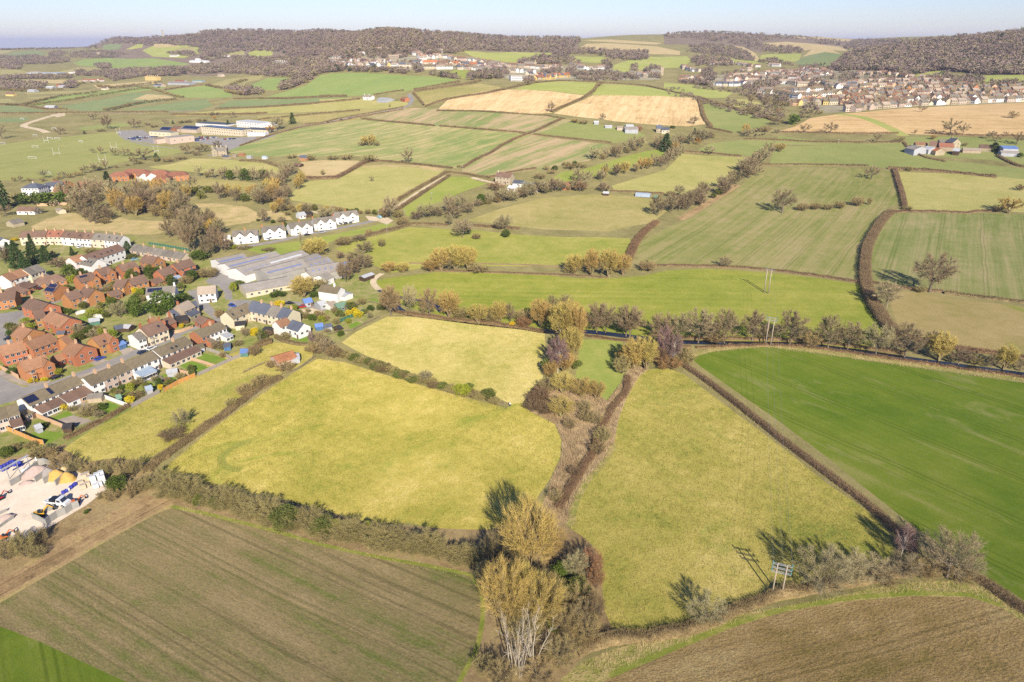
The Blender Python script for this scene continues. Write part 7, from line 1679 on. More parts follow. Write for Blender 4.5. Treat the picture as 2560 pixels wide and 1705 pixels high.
wood('woodland', [(ZA, '600,300 690,262 760,240 860,232 940,240 1010,245 1000,300 850,285 780,290 700,288 620,320', 170), (ZA, '1000,245 1280,228 1330,200 1500,190 1800,192 2100,200 2355,205 2355,330 2150,330 1900,345 1700,335 1500,345 1330,320 1180,300 1020,285', 1500), (ZA, '1300,330 1500,345 1480,380 1380,400 1290,380', 60), (ZA, '1800,345 2100,330 2355,330 2355,400 2100,370 1900,372', 200)],
  'bare woodland over the far left ridge', 1, (0.62, 0.22, 0.1, 0.06), (10, 15), 1.35)
wood('woodland', [(ZB, '0,200 300,200 380,190 560,186 660,200 900,200 1300,235 1700,243 1700,290 1600,325 1540,345 1250,340 1000,325 900,345 820,330 700,300 520,320 300,325 150,330 0,370', 1700), (ZB, '0,380 150,335 300,330 500,340 640,320 800,335 900,350 700,360 500,350 250,345 100,370', 160), (ZB, '380,190 560,186 640,200 560,230 400,215', 60)],
  'bare woodland over the hill above the valley town', 2, (0.45, 0.3, 0.18, 0.07), (9, 14), 1.3)
wood('woodland', [(ZC, '1090,440 1180,375 1300,308 1500,262 1700,262 1850,255 2000,240 2160,232 2355,200 2560,195 2560,490 2355,490 2100,490 1960,480 1870,465 1750,468 1640,490 1500,470 1300,460 1150,465', 2300)],
  'bare woodland over the right hand hill', 3, (0.5, 0.28, 0.14, 0.08), (10, 15), 1.3)
wood('woodland', [(ZC, '0,225 100,205 300,200 500,212 700,228 900,240 1000,245 1000,265 820,255 640,270 640,320 560,320 450,290 300,270 150,250 0,255', 420), (ZC, '150,300 300,290 450,310 540,340 600,400 480,385 300,350 180,345', 230), (ZC, '640,300 700,300 860,312 920,330 900,350 700,350 640,330', 120), (ZC, '600,405 720,390 760,415 700,425', 20), (ZC, '1170,310 1260,262 1600,260 1300,300 1210,335', 150), (ZC, '960,260 1100,258 1200,275 1150,300 1000,285', 60), (ZC, '180,370 300,360 420,400 460,430 330,440 200,430', 110), (ZB, '1600,330 1720,320 1900,335 2100,345 2150,380 2050,400 1800,360 1600,355', 200), (ZB, '1560,345 1620,330 1600,365 1500,400 1450,420 1300,415 1420,380', 90), (ZB, '1860,360 2000,345 2140,365 2140,400 1980,390', 90)],
  'bare woodland in the far valley', 4, (0.55, 0.25, 0.13, 0.07), (9, 14))
wood('hedgerow_trees', [(Z1, '0,60 120,60 300,90 480,100 720,100 900,90 1050,60 1200,70 1200,120 900,120 500,130 300,130 0,120', 190), (Z1, '0,210 200,215 450,200 650,230 900,230 900,300 600,320 300,320 0,330', 330), (Z1, '900,180 1100,150 1330,140 1600,170 1700,200 1450,240 1150,240 930,230', 190), (Z1, '640,170 800,140 900,170 800,220 650,230', 50), (Z1, '1230,330 1440,320 1450,370 1300,380', 60), (Z1, '0,330 150,320 300,340 250,390 0,370', 70), (Z1, '1000,400 1300,420 1450,400 1700,380 1950,380 2150,370 2355,370 2355,470 2050,480 1880,480 1600,520 1500,540 1400,490 1150,470 1000,480', 420), (Z1, '150,480 600,470 760,480 960,480 960,500 700,520 300,510 0,525 0,500', 150), (Z1, '0,560 400,560 600,580 560,640 300,660 0,650', 150), (Z1, '900,560 1000,550 1000,620 900,640 800,630', 50)],
  'scattered bare trees and hedgerows over the far vale', 5, (0.45, 0.3, 0.18, 0.07), (7, 12), 2.0)
wood('hedgerow_trees', [(Z2, '730,380 850,330 1000,300 1200,300 1450,320 1700,330 1720,470 1500,480 1350,470 1100,450 900,440 740,420', 330), (Z2, '950,230 1200,230 1450,240 1700,240 1850,230 2000,250 2200,260 2200,330 1950,340 1700,330 1450,300 1200,300 960,290', 330), (Z2, '1690,380 1850,350 2000,340 2200,320 2355,320 2355,420 2150,430 2000,480 1900,520 1750,520 1690,470', 230), (Z2, '350,380 560,330 740,360 740,440 560,450 400,440', 130), (Z2, '0,380 120,370 330,380 330,450 100,450 0,420', 90), (Z2, '1640,570 1720,590 1780,570 1900,530 1990,520 1850,580 1700,640 1600,660 1580,640', 60), (Z2, '830,655 950,640 1150,640 1350,690 1330,720 1100,730 950,700', 70), (Z2, '100,180 300,150 470,170 460,230 300,210', 50)],
  'bare parkland trees left of the valley town', 6, (0.38, 0.32, 0.2, 0.1), (9, 14), 1.3)
wood('town_trees', [(Z3, '0,420 120,400 230,400 400,420 600,430 900,440 1000,430 1200,450 1180,500 1000,490 700,475 400,465 230,460 0,500', 230), (Z3, '0,250 400,180 700,200 900,200 1300,200 1500,200 1500,250 1200,230 1100,290 700,300 600,280 300,240 100,270', 260), (Z3, '150,380 600,370 1000,330 1500,340 2000,340 2355,380 2355,430 1700,410 1000,400', 120), (Z3, '1220,420 1340,410 1340,480 1230,490', 22), (Z3, '1900,520 1950,500 2100,480 2355,440 2355,540 2100,560 1950,580', 90), (Z3, '1360,490 1500,490 1700,520 1850,560 1800,570 1600,540', 40)],
  'trees between the houses of the valley town', 7, (0.4, 0.3, 0.15, 0.15), (6, 10))
wood('town_trees', [(Z4, '460,360 560,310 660,320 760,300 900,290 1000,240 1100,250 1250,310 1330,370 1200,380 1000,370 800,370 600,370', 190), (Z4, '1220,520 1300,480 1600,470 1700,480 1900,500 2050,530 2080,570 1700,590 1400,590 1240,570', 190), (Z4, '1600,330 1720,330 1720,420 1640,460', 50), (Z4, '1700,270 1900,200 2200,190 2200,300 1900,320 1720,320', 150), (Z4, '1980,400 2050,360 2050,460 1980,460', 14), (Z4, '2100,470 2250,400 2355,420 2355,560 2200,550', 70), (Z4, '1130,430 1240,440 1260,530 1150,530', 26), (Z4, '550,590 640,560 700,600 620,640', 20), (Z4, '0,480 200,450 320,420 370,480 340,560 150,570 0,590', 90), (Z4, '760,470 900,450 1050,430 1060,480 950,500', 30)],
  'trees around the church and the crest', 8, (0.42, 0.3, 0.15, 0.13), (7, 11))
wood('town_trees', [(Z5, '300,290 480,350 470,430 300,440 270,360', 60), (Z5, '350,250 430,250 440,310 350,320', 16), (Z5, '0,440 300,440 450,480 400,510 200,480 0,460', 60), (Z5, '800,460 1000,470 1050,440 1320,390 1320,480 1200,540 1050,580 900,570 800,520', 130), (Z5, '1600,480 1780,420 1880,480 1850,540 1700,540', 60), (Z5, '1900,480 2000,500 1990,560 1900,570', 18), (Z5, '550,330 1000,300 1500,290 2200,330 2355,380 2355,520 2100,440 1500,440 900,400 600,420', 150), (Z5, '1000,180 1200,150 1480,210 1480,240 1200,210', 60), (Z5, '0,60 200,60 550,130 960,180 960,150 600,40 200,20', 100), (Z5, '150,140 400,150 640,200 640,230 400,240 150,190', 60), (Z5, '1500,250 2000,200 2050,330 1800,300', 50), (Z5, '1640,760 1750,760 1800,850 1640,860', 30), (Z5, '1030,640 1120,620 1280,650 1400,680 1420,730 1250,720 1050,680', 46), (Z5, '2050,700 2355,690 2355,760 2100,770', 14)],
  'trees between the houses of the middle town', 9, (0.4, 0.32, 0.14, 0.14), (6, 10))
wood('town_trees', [(Z6, '0,340 500,330 900,400 1400,400 1700,440 2355,470 2355,560 1900,560 1500,560 900,540 500,480 0,450', 260), (Z6, '0,560 600,520 1200,560 1900,600 2355,600 2355,680 1700,690 1000,720 400,760 0,790', 150), (Z6, '850,300 1000,310 900,390 750,380', 30), (Z6, '1080,390 1300,320 1450,380 1550,400 1720,350 1850,400 1800,500 1500,470 1200,430', 120), (Z6, '1980,510 2060,450 2250,430 2200,510', 30)],
  'trees between the houses of the right hand town', 10, (0.42, 0.3, 0.14, 0.14), (6, 10))
wood('scrub', [(ZC, '20,580 150,590 210,640 350,690 500,730 660,770 640,790 450,740 250,680 100,640 0,610', 60), (ZC, '400,650 560,690 700,700 800,740 780,790 680,780 560,715 430,700', 70), (ZC, '430,600 560,600 640,640 640,690 700,680 620,640 500,590', 40), (ZC, '330,570 480,590 620,600 560,640 450,610', 40), (ZC, '180,570 240,560 430,585 420,610 250,590', 20)],
  'bare scrub in the dip below the town', 11, (0.3, 0.4, 0.28, 0.02), (4, 7))

# ------------------------------------------------------------------ power line
POLEW = plain('pole_timber', (0.42, 0.34, 0.245), var=0.2, scale=2)
STEEL = plain('galvanised_steel', (0.42, 0.43, 0.44), rough=0.5, var=0.1, metal=0.3)
INSUL = plain('insulator_glass', (0.10, 0.28, 0.27), rough=0.3)
CABLE = plain('cable_aluminium', (0.30, 0.30, 0.30), rough=0.5)
H_TOPS = []
def hpole(pl, pt, arms, label, r=0.16, fr=F_):
 """two timber poles (base and top read off the photograph) joined by steel crossarms"""
 b = [P(*p) for p in pl]; hh = max(height_at(b[0], *pt[0]), height_at(b[1], *pt[1]))
 c = (b[0] + b[1]) / 2; d = b[1] - b[0]; rz = math.atan2(d.y, d.x); L = math.hypot(d.x, d.y)
 o = empty('power_pole', c, rz)
 mb = MB(); mb.tube([(0, 0, -1), (0, 0, hh)], [r * 1.25, r * 0.85], 8); me = mb.data('pole', POLEW, True)
 for s in (-1, 1): link('pole', me, o, (s * L/2, 0, 0))
 mb = MB(); w = L/2 + 1.15
 for y in (-r - .06, r + .06): mb.box(-w, w, y - .04, y + .04, -.065, .065)
 me = mb.data('crossarm', STEEL)
 mi = MB()
 for k in range(4): mi.tube([(0, 0, .12 + .13*k), (0, 0, .14 + .13*k), (0, 0, .24 + .13*k)], [.06, .17, .06], 8)
 mi = mi.data('insulator', INSUL, True)
 for k in range(arms):
  z = hh - 0.25 - k * 1.15
  link('crossarm', me, o, (0, 0, z))
  for s in (-1, 1): link('insulator', mi, o, (s * (w - .1), 0, z))
 tag(o, label, 'power pole', 'twin timber power poles'); H_TOPS.append((o, rz, w, hh)); return o
def z6(x, y): return (1900 + x * 120 / 1568, 1380 + y * 120 / 1568)
hpole([z6(385, 1400), z6(690, 1475)], [z6(640, 370), z6(955, 460)], 3, 'twin timber power poles with three steel crossarms above the ploughed field')
hpole([ZO(918, 585), ZO(946, 590)], [ZO(944, 430), ZO(978, 432)], 2, 'twin timber power poles beside the river trees', 0.2)
hpole([ZO(911, 292), ZO(934, 297)], [ZO(936, 165), ZO(962, 165)], 1, 'twin timber power poles standing in the river meadow', 0.24)
def cable(a, b, sag, label, r=0.022):
 ps = [a + (b - a) * (i / 24) - Vector((0, 0, sag * 4 * (i/24) * (1 - i/24))) for i in range(25)]
 mb = MB(); mb.tube(ps, [r] * 25, 4); tag(mb.build('power_cable', CABLE), label, 'cable', 'power cables')
for k, nm in ((-1, 'left'), (0, 'middle'), (1, 'right')):
 q = [o.location + Vector((math.cos(rz) * w * k * .95, math.sin(rz) * w * k * .95, hh + .3)) for o, rz, w, hh in H_TOPS]
 cable(q[0], q[1], 3.0, '%s cable from the near twin poles to the river poles' % nm); cable(q[1], q[2], 3.0, '%s cable from the river poles to the meadow poles' % nm)
def pole(fr, x, yb, yt, label, arm=True, lamp=False):
 b = P(*fr(x, yb)); h = max(5, height_at(b, *fr(x, yt))); o = empty('utility_pole', b, random.uniform(-.4, .4)); r = max(0.12, mpp(b) * .45)
 mb = MB(); mb.tube([(0, 0, -.6), (0, 0, h)], [r * 1.2, r * .8], 6); link('pole', mb.data('pole', POLEW), o)
 mb = MB(); mb.box(-1.0, 1.0, -.08, .08, h - .7, h - .5); mb.box(-.95, -.85, -.08, .08, h - .5, h - .25); mb.box(.85, .95, -.08, .08, h - .5, h - .25); link('crossarm', mb.data('crossarm', STEEL), o)
 tag(o, label, 'utility pole', 'single utility poles')
for fr, x, yb, yt, lab in [(ZE, 1613, 845, 775, 'single pole in the small bright field left of the farmhouse'), (ZE, 1384, 978, 925, 'single pole right of the bare lane tree'), (ZJ, 2195, 462, 330, 'single pole beside the lane junction'), (ZJ, 2110, 262, 190, 'single pole at the white houses lane end'), (ZH, 793, 536, 512, 'single pole in the wide green field at right'), (ZE, 2067, 455, 415, 'single pole beside the long climbing hedge'),
       (ZE, 1873, 605, 555, 'single pole at the end of the double hedged track'), (ZG, 443, 445, 410, 'single pole where four hedges meet'), (ZO, 1592, 380, 305, 'thin pole right of the ivy clad tree'), (ZE, 785, 930, 885, 'single pole behind the white houses'), (ZV, 1170, 935, 690, 'timber pole in front of the long cream cottage'), (ZU, 755, 1385, 1250, 'dark street pole at the estate corner'), (Z2, 567, 770, 715, 'single pole in the far vale')]:
 pole(fr, x, yb, yt, lab)

# ------------------------------------------------------------------ vehicles
def carpaint(n, c): return plain('paint_' + n, c, rough=0.3, var=0.05, spec=0.5)
PAINT = {n: carpaint(n, c) for n, c in dict(white=(0.75, 0.75, 0.75), silver=(0.42, 0.44, 0.46), black=(0.015, 0.016, 0.02), navy=(0.02, 0.035, 0.10), blue=(0.03, 0.08, 0.40), red=(0.45, 0.02, 0.02), grey=(0.13, 0.14, 0.15), maroon=(0.13, 0.012, 0.02), teal=(0.30, 0.50, 0.55), yellow=(0.72, 0.40, 0.02), orange=(0.65, 0.15, 0.02)).items()}
TYRE = plain('tyre_rubber', (0.02, 0.02, 0.02), rough=0.9)
LAMP = plain('lamp_lens', (0.6, 0.6, 0.55), rough=0.2)
def wheel_data(r=0.32, w=0.22):
 if 'wheel' in _win: return _win['wheel']
 mb = MB(); mb.tube([(0, -w/2, 0), (0, w/2, 0)], [r, r], 12, 0); mb.tube([(0, -w/2 - .01, 0), (0, w/2 + .01, 0)], [r * .6, r * .6], 10, 1)
 _win['wheel'] = mb.data('wheel', [TYRE, STEEL]); return _win['wheel']
CARPROF = dict(car=[(-2.05, .35), (-2.1, .75), (-2.0, .95), (-1.2, .98), (1.0, .92), (1.95, .78), (2.1, .6), (2.08, .32)], van=[(-2.4, .4), (-2.45, 1.2), (1.5, 1.2), (2.3, 1.0), (2.45, .7), (2.4, .38)])
CABIN = dict(car=[(-1.75, .96), (-1.35, 1.44), (.15, 1.46), (.95, .93)], van=[(-2.42, 1.2), (-2.3, 2.0), (1.0, 2.02), (1.55, 1.2)])
def car_meshes(kind, paint):
 key = (kind, paint)
 if key in _win: return _win[key]
 mb = MB(); mb.prism(CARPROF[kind], -.86, .86, 0); body = mb
 c = CABIN[kind]; roof = MB(); (xa, za), (xb, zb), (xc, zc), (xd, zd) = c
 roof.poly([(xb, -.62, zb), (xc, -.62, zc), (xc, .62, zc), (xb, .62, zb), (xb + .05, -.6, zb + .06), (xc - .05, -.6, zc + .06), (xc - .05, .6, zc + .06), (xb + .05, .6, zb + .06)], [(4,5,6,7), (0,1,5,4), (1,2,6,5), (2,3,7,6), (3,0,4,7)])
 glass = MB(); glass.poly([(xa, -.8, za), (xd, -.8, zd), (xd, .8, zd), (xa, .8, za), (xb, -.62, zb), (xc, -.62, zc), (xc, .62, zc), (xb, .62, zb)], [(0,1,5,4), (1,2,6,5), (2,3,7,6), (3,0,4,7), (4,5,6,7)])
 hl = MB();
 for s in (-1, 1): hl.box(CARPROF[kind][-2][0] - .06, CARPROF[kind][-2][0] + .02, s * .62 - .18, s * .62 + .18, .58, .72)
 _win[key] = (body.data('body', PAINT[paint]), roof.data('roof', PAINT[paint]), glass.data('windows', GLASS if kind == 'car' else (PAINT[paint])), hl.data('headlights', LAMP)); return _win[key]
def car(fr, x, y, ax, ay, paint, descr, place, kind='car', group=None, sc=1.0):
 """ax, ay: a second point of the photograph the bonnet points to"""
 b = P(*fr(x, y)); f = P(*fr(ax, ay)); o = empty('parked_car' if kind == 'car' else 'parked_van', b, math.atan2(f.y - b.y, f.x - b.x)); o.scale = (sc, sc, sc)
 m = car_meshes(kind, paint)
 for n, me in zip(('body', 'roof', 'windows', 'headlights'), m): link(n, me, o)
 for sx in (-1.3, 1.3):
  for sy in (-.78, .78): link('wheel', wheel_data(), o, (sx, sy, .32))
 register(o, 'car' if kind == 'car' else 'van', descr, place, group); return o
es = 'on the estate road'
for fr, x, y, ax, ay, p, d, pl in [(ZU, 320, 225, 280, 290, 'navy', 'dark blue parked car', es), (ZU, 200, 420, 140, 440, 'black', 'black parked car', es), (ZU, 1240, 1265, 1400, 1210, 'black', 'black car in deep shade', 'beside the corner house'), (ZU, 2180, 860, 2260, 830, 'blue', 'bright blue hatchback', 'beside the gable facing the street'), (ZT, 835, 725, 760, 700, 'maroon', 'dark red car', 'in front of the white garage door'), (ZT, 2300, 755, 2400, 700, 'black', 'black car', 'on the short estate drive'), (ZT, 510, 1165, 560, 1150, 'black', 'black car', 'under the joined brick trio'),
         (ZI, 1490, 460, 1540, 455, 'black', 'black car', 'in front of the long white house'), (ZI, 1587, 473, 1620, 465, 'teal', 'pale blue car', 'in front of the long white house'), (ZI, 950, 325, 985, 315, 'white', 'white car', 'below the long white terrace'), (ZI, 1165, 295, 1210, 290, 'white', 'white car', 'in front of the white terrace houses'), (ZK, 1425, 505, 1470, 520, 'silver', 'blue grey car', 'beside the narrow white cottage'), (ZV, 930, 1070, 1020, 1030, 'navy', 'dark blue car', 'half hidden behind the middle terrace'), (ZV, 1130, 985, 1210, 950, 'white', 'white car', 'half hidden behind the middle terrace'),
         (ZJ, 555, 1212, 600, 1225, 'blue', 'blue car', 'beside the cottage row'), (ZJ, 1290, 1225, 1240, 1230, 'red', 'bright red car', 'beside the yellow shrub'), (ZJ, 1170, 1190, 1210, 1195, 'black', 'black car', 'behind the slate cottages')]:
 car(fr, x, y, ax, ay, p, d, pl, group='cars in the village')
car(ZJ, 1612, 1245, 1660, 1260, 'blue', 'bright blue van', 'beside the green roofed garage', 'van')
car(ZJ, 2112, 276, 2080, 262, 'teal', 'pale turquoise and white van', 'at the lane junction', 'van')
for x, y, p, d in [(655, 545, 'silver', 'silver car'), (760, 530, 'navy', 'navy car'), (935, 507, 'white', 'white car'), (1055, 448, 'blue', 'blue car'), (1092, 477, 'red', 'red car'), (1352, 413, 'navy', 'navy car'), (1382, 410, 'black', 'black car'), (1350, 460, 'black', 'black car'), (1512, 433, 'silver', 'blue grey car'), (1632, 354, 'white', 'white car'), (1700, 348, 'silver', 'silver car'), (1755, 340, 'black', 'black car'), (1806, 334, 'grey', 'grey car'), (480, 1208 - 700, 'navy', 'navy car')]:
 car(ZJ, x, y, x + (45 if y in (460, 433) else -20), y + (-8 if y in (460, 433) else 14), p, d, 'outside the twin gabled houses', group='cars outside the twin gabled houses')
_sc = {}
def small_car(b, rz, p, descr, place, group):
 if p not in _sc:
  mb = MB(); mb.prism(CARPROF['car'], -.86, .86, 0); (xa, za), (xb, zb), (xc, zc), (xd, zd) = CABIN['car']
  mb.poly([(xa, -.8, za), (xd, -.8, zd), (xd, .8, zd), (xa, .8, za), (xb, -.62, zb), (xc, -.62, zc), (xc, .62, zc), (xb, .62, zb)], [(0,1,5,4), (1,2,6,5), (2,3,7,6), (3,0,4,7)], 1); mb.poly([(xb, -.62, zb + .01), (xc, -.62, zc + .01), (xc, .62, zc + .01), (xb, .62, zb + .01)], [(0,1,2,3)], 0)
  for sx in (-1.3, 1.3):
   for sy in (-.8, .8): mb.tube([(sx, sy - .1, .32), (sx, sy + .1, .32)], [.32, .32], 8, 2)
  _sc[p] = mb.data('parked_car', [PAINT[p], GLASS, TYRE])
 o = link('parked_car', _sc[p]); o.location = b; o.rotation_euler = (0, 0, rz); register(o, 'car', descr, place, group)
rr = random.Random(12)
for (x0, y0), (x1, y1), n, nm in [((310, 345), (470, 358), 6, 'front left'), ((340, 330), (560, 338), 8, 'second left'), ((415, 320), (690, 322), 9, 'back left'), ((1155, 352), (1260, 340), 5, 'centre front'), ((1170, 372), (1350, 345), 6, 'centre middle'), ((1220, 325), (1460, 328), 9, 'centre back'), ((1520, 355), (1690, 345), 6, 'right')]:
 for i in range(n):
  t = (i + rr.uniform(.2, .8)) / n; p = rr.choice(['white', 'silver', 'black', 'navy', 'red', 'grey', 'white', 'blue'])
  small_car(P(*Z7(x0 + (x1-x0) * t, y0 + (y1-y0) * t)), rr.choice([0, math.pi]) + 1.4 + rr.uniform(-.1, .1), p, p + ' car', 'in the %s row of the school car park' % nm, 'cars in the school car park')
for x, y, p in [(682, 200, 'white'), (714, 194, 'white'), (744, 189, 'navy'), (852, 167, 'black'), (900, 160, 'white'), (925, 156, 'navy'), (944, 153, 'red'), (970, 149, 'red'), (992, 144, 'white')]:
 b = P(*ZE(x, y)); f = P(*ZE(x + 60, y - 10)); small_car(b, math.atan2(f.y - b.y, f.x - b.x), p, p + ' car', 'queueing on the main road', 'cars queueing on the main road')

# ------------------------------------------------------------------ fences and garden walls
FW = {'grey': plain('fence_grey', (0.36, 0.31, 0.26), var=0.2, scale=2), 'orange': plain('fence_orange', (0.62, 0.30, 0.08), var=0.2, scale=2), 'white': WM['white'], 'wall': WM['peach'], 'green': plain('fence_green', (0.05, 0.16, 0.10), var=0.2), 'rail': plain('fence_rail', (0.30, 0.23, 0.15), var=0.25, scale=2)}
def fence(fr, s, h, mat, label, style='panel', step=2.4):
 q = along(wline(fr, s, 8.0), step); o = empty('fence' if style != 'wall' else 'garden_wall', q[0]); b0 = q[0]
 mp = MB(); mb = MB()
 for i, p in enumerate(q):
  p = p - b0; mp.box(p.x - .06, p.x + .06, p.y - .06, p.y + .06, p.z - .4, p.z + h + (.12 if style != 'wall' else 0))
  if i:
   a = q[i-1] - b0
   if style == 'rail':
    for z in (.35, .7, 1.05): mb.bar(a + Vector((0, 0, z)), p + Vector((0, 0, z)), .05, .12)
   else: mb.bar(a + Vector((0, 0, h/2 - .15)), p + Vector((0, 0, h/2 - .15)), .05 if style == 'panel' else .24, h + .3)
 link('posts', mp.data('posts', FW['rail' if style == 'rail' else ('grey' if style == 'panel' else mat)]), o); link('rails' if style == 'rail' else ('panels' if style == 'panel' else 'masonry'), mb.data('panels', FW[mat]), o)
 tag(o, label, 'fence' if style != 'wall' else 'wall', 'garden and field fences')
for fr, s, h, m, lab, st in [(ZK, '1165,1100 1300,1150 1455,1208', 1.6, 'white', 'white garden wall ending at the bare white trunk', 'wall'), (ZK, '1475,1205 1600,1140 1830,1022', 1.6, 'grey', 'grey panel fence below the middle row gardens', 'panel'), (ZK, '1838,1030 2000,940 2190,858', 1.7, 'orange', 'orange panel fence below the bright lawn', 'panel'),
        (ZL, '375,940 550,860 700,790 880,720', 1.5, 'grey', 'long grey fence behind the end gardens', 'panel'), (ZL, '425,680 550,720 735,790', 1.6, 'grey', 'panel fence between two end gardens', 'panel'), (ZL, '235,770 400,810 555,860', 1.4, 'wall', 'tan fence between the striped lawns', 'panel'), (ZL, '1640,540 1720,520 1880,500 2020,430 2180,352', 1.3, 'rail', 'rail fence along the allotment edge', 'rail'),
        (ZX, '120,1000 370,1100 620,1210 800,1290 1010,1330', 1.8, 'orange', 'orange panel fence at the bottom left garden', 'panel'), (ZX, '680,680 900,760 1200,880 1420,970', 1.6, 'wall', 'stone coloured garden wall behind the summerhouse', 'wall'), (ZX, '1650,1010 1950,890 2200,780', 1.2, 'rail', 'low rail fence at the lawn corner', 'rail'), (ZK, '1720,850 1850,900 1995,945', 1.2, 'grey', 'low picket fence left of the bright lawn', 'rail'), (ZK, '1960,800 2100,840 2200,850', 1.6, 'wall', 'pale garden wall right of the bright lawn', 'wall'),
        (ZK, '0,765 100,820 230,890', 1.8, 'wall', 'curved brick boundary wall on the estate corner', 'wall'), (ZL, '820,912 930,860 1060,805', 1.1, 'rail', 'rail fence left of the rusty barn', 'rail'), (ZL, '480,1395 700,1290 900,1150 1190,935 1360,880 1500,770 1550,740', 1.1, 'rail', 'rail fence climbing beside the bramble bank', 'rail'), (ZN, '1085,1283 1125,1292 1165,1302', 1.2, 'rail', 'short rail fence beside the standing person', 'rail'),
        (ZJ, '1650,1400 1800,1340 1960,1270', 1.8, 'green', 'green mesh fence across the allotment', 'panel'), (ZL, '1960,205 2090,225 2180,250', 1.2, 'rail', 'pale rail fence near the rutted track', 'rail'), (Z8, '480,590 640,585 880,575', 2.2, 'wall', 'long pale garden wall below the green hedge', 'wall'), (ZI, '1750,285 1980,320 2250,370', 1.6, 'green', 'green mesh fence behind the low terrace', 'panel'), (ZI, '900,1120 990,1090 1080,1130 1240,1160', 1.6, 'white', 'pale wall around the small square lawn', 'wall'), (ZV, '1600,640 1760,620 2070,500', 1.4, 'wall', 'tan roadside wall right of the cream cottage', 'wall')]:
 fence(fr, s, h, m, lab, st)

# ------------------------------------------------------------------ goals on the playing field
WPAINT = plain('white_paint', (0.80, 0.80, 0.80), rough=0.5, var=0.04)
def goal(fr, x, y, wpx, rugby, place='on the playing field'):
 b = P(*fr(x, y)); o = empty('rugby_posts' if rugby else 'football_goal', b, random.uniform(-.15, .15)); m = mpp(b); r = max(.06, m * .22); w = max(2.5, (fr(wpx, 0)[0] - fr(0, 0)[0]) * m / 2)
 mb = MB(); me = MB()
 if rugby:
  mb.tube([(0, 0, -.3), (0, 0, 9)], [r, r * .8], 6)
  for s in (-1, 1): link('post', mb.data('post', WPAINT) if s < 0 else o.children[0].data, o, (s * w, 0, 0))
  me.bar((-w, 0, 3), (w, 0, 3), 2*r, 2*r); link('crossbar', me.data('crossbar', WPAINT), o)
 else:
  mb.tube([(0, 0, -.1), (0, 0, 2.4)], [r, r], 6)
  for s in (-1, 1): link('post', mb.data('post', WPAINT) if s < 0 else o.children[0].data, o, (s * w, 0, 0))
  me.bar((-w, 0, 2.4), (w, 0, 2.4), 2*r, 2*r); link('crossbar', me.data('crossbar', WPAINT), o)
  n = MB()
  for s in (-1, 1): n.bar((s * w, 0, 2.4), (s * w, 2, 0), r, r); n.bar((s * w, 0, .05), (s * w, 2, .05), r, r)
  n.bar((-w, 2, .05), (w, 2, .05), r, r)
  for k in range(5): n.bar((-w + 2*w*k/4, 0, 2.4), (-w + 2*w*k/4, 2, .05), r * .5, r * .5)
  link('net_frame', n.data('net_frame', WPAINT), o)
 register(o, 'goal', 'white rugby posts' if rugby else 'white football goal', place, 'goals on the playing field')
for x, y, wd in [(480, 468, 55), (392, 360, 35), (866, 522, 55), (962, 417, 48), (1000, 290, 30), (1318, 450, 35)]: goal(ZD, x, y, wd, True)
for x, y, wd in [(272, 495, 72), (297, 402, 48), (420, 330, 45), (482, 332, 45), (680, 357, 30), (388, 625, 80), (20, 372, 45), (187, 165, 30), (295, 306, 30), (455, 248, 36)]: goal(ZD, x, y, wd, False)

# ------------------------------------------------------------------ the builders' yard
yd = 'in the builders yard'
def heap(fr, x, y, wpx, h, mat, descr, seed):
 b = P(*fr(x, y)); r = (fr(wpx, 0)[0] - fr(0, 0)[0]) * mpp(b) / 2; rs = np.random.RandomState(seed); V = []; Fq = []; n = 22; m = 9
 for i in range(m):
  t = i / (m - 1)
  for k in range(n):
   a = 6.283 * k / n; rad = r * (1 - t) * (1 + .18 * math.sin(a * 2 + seed) + .08 * rs.normal())
   V.append((math.cos(a) * rad * 1.25, math.sin(a) * rad * .8, h * (1 - (1 - t) ** 1.6) - .1 + rs.normal() * .05))
 for i in range(m - 1):
  for k in range(n): Fq.append((i*n+k, i*n+(k+1) % n, (i+1)*n+(k+1) % n, (i+1)*n+k))
 o = link('aggregate_heap', meshdata('aggregate_heap', V, Fq, mat, smooth=True)); o.location = b; o.rotation_euler = (0, 0, .5); register(o, 'heap', descr, yd)
SAND = plain('sand_ochre', (0.55, 0.34, 0.09), var=0.15, scale=1); PINK = plain('gravel_pink', (0.45, 0.34, 0.29), var=0.15, scale=2); GREYG = plain('gravel_grey', (0.30, 0.27, 0.25), var=0.15, scale=2); PALE = plain('sand_pale', (0.62, 0.47, 0.27), var=0.12, scale=1)
heap(ZW, 730, 520, 420, 3.2, PINK, 'large pink gravel heap', 1); heap(ZW, 960, 530, 260, 2.6, GREYG, 'grey gravel heap', 2); heap(ZW, 1120, 590, 330, 3.0, SAND, 'left ochre sand heap', 3); heap(ZW, 1330, 620, 300, 2.8, SAND, 'right ochre sand heap', 4); heap(ZW, 1270, 480, 200, 2.6, PALE, 'pale sand heap at the back', 5); heap(ZW, 1390, 1100, 130, .8, PINK, 'small pale heap beside the wall', 6); heap(ZW, 120, 1380, 260, 1.4, PINK, 'low gravel heap in the lower bay', 7); heap(ZW, 520, 690, 200, 1.0, PINK, 'spilled gravel in front of the pink heap', 8)
def wallrun(fr, s, h, descr, mat='conc', wd=.35):
 q = wline(fr, s, 10.0); mb = MB(); b0 = q[0].copy()
 for a, b in zip(q, q[1:]): mb.bar(a - b0 + Vector((0, 0, h/2 - .3)), b - b0 + Vector((0, 0, h/2 - .3)), wd, h + .6)
 o = mb.build('bay_wall', WM[mat]); o.location = b0; register(o, 'wall', descr, yd, 'bay walls')
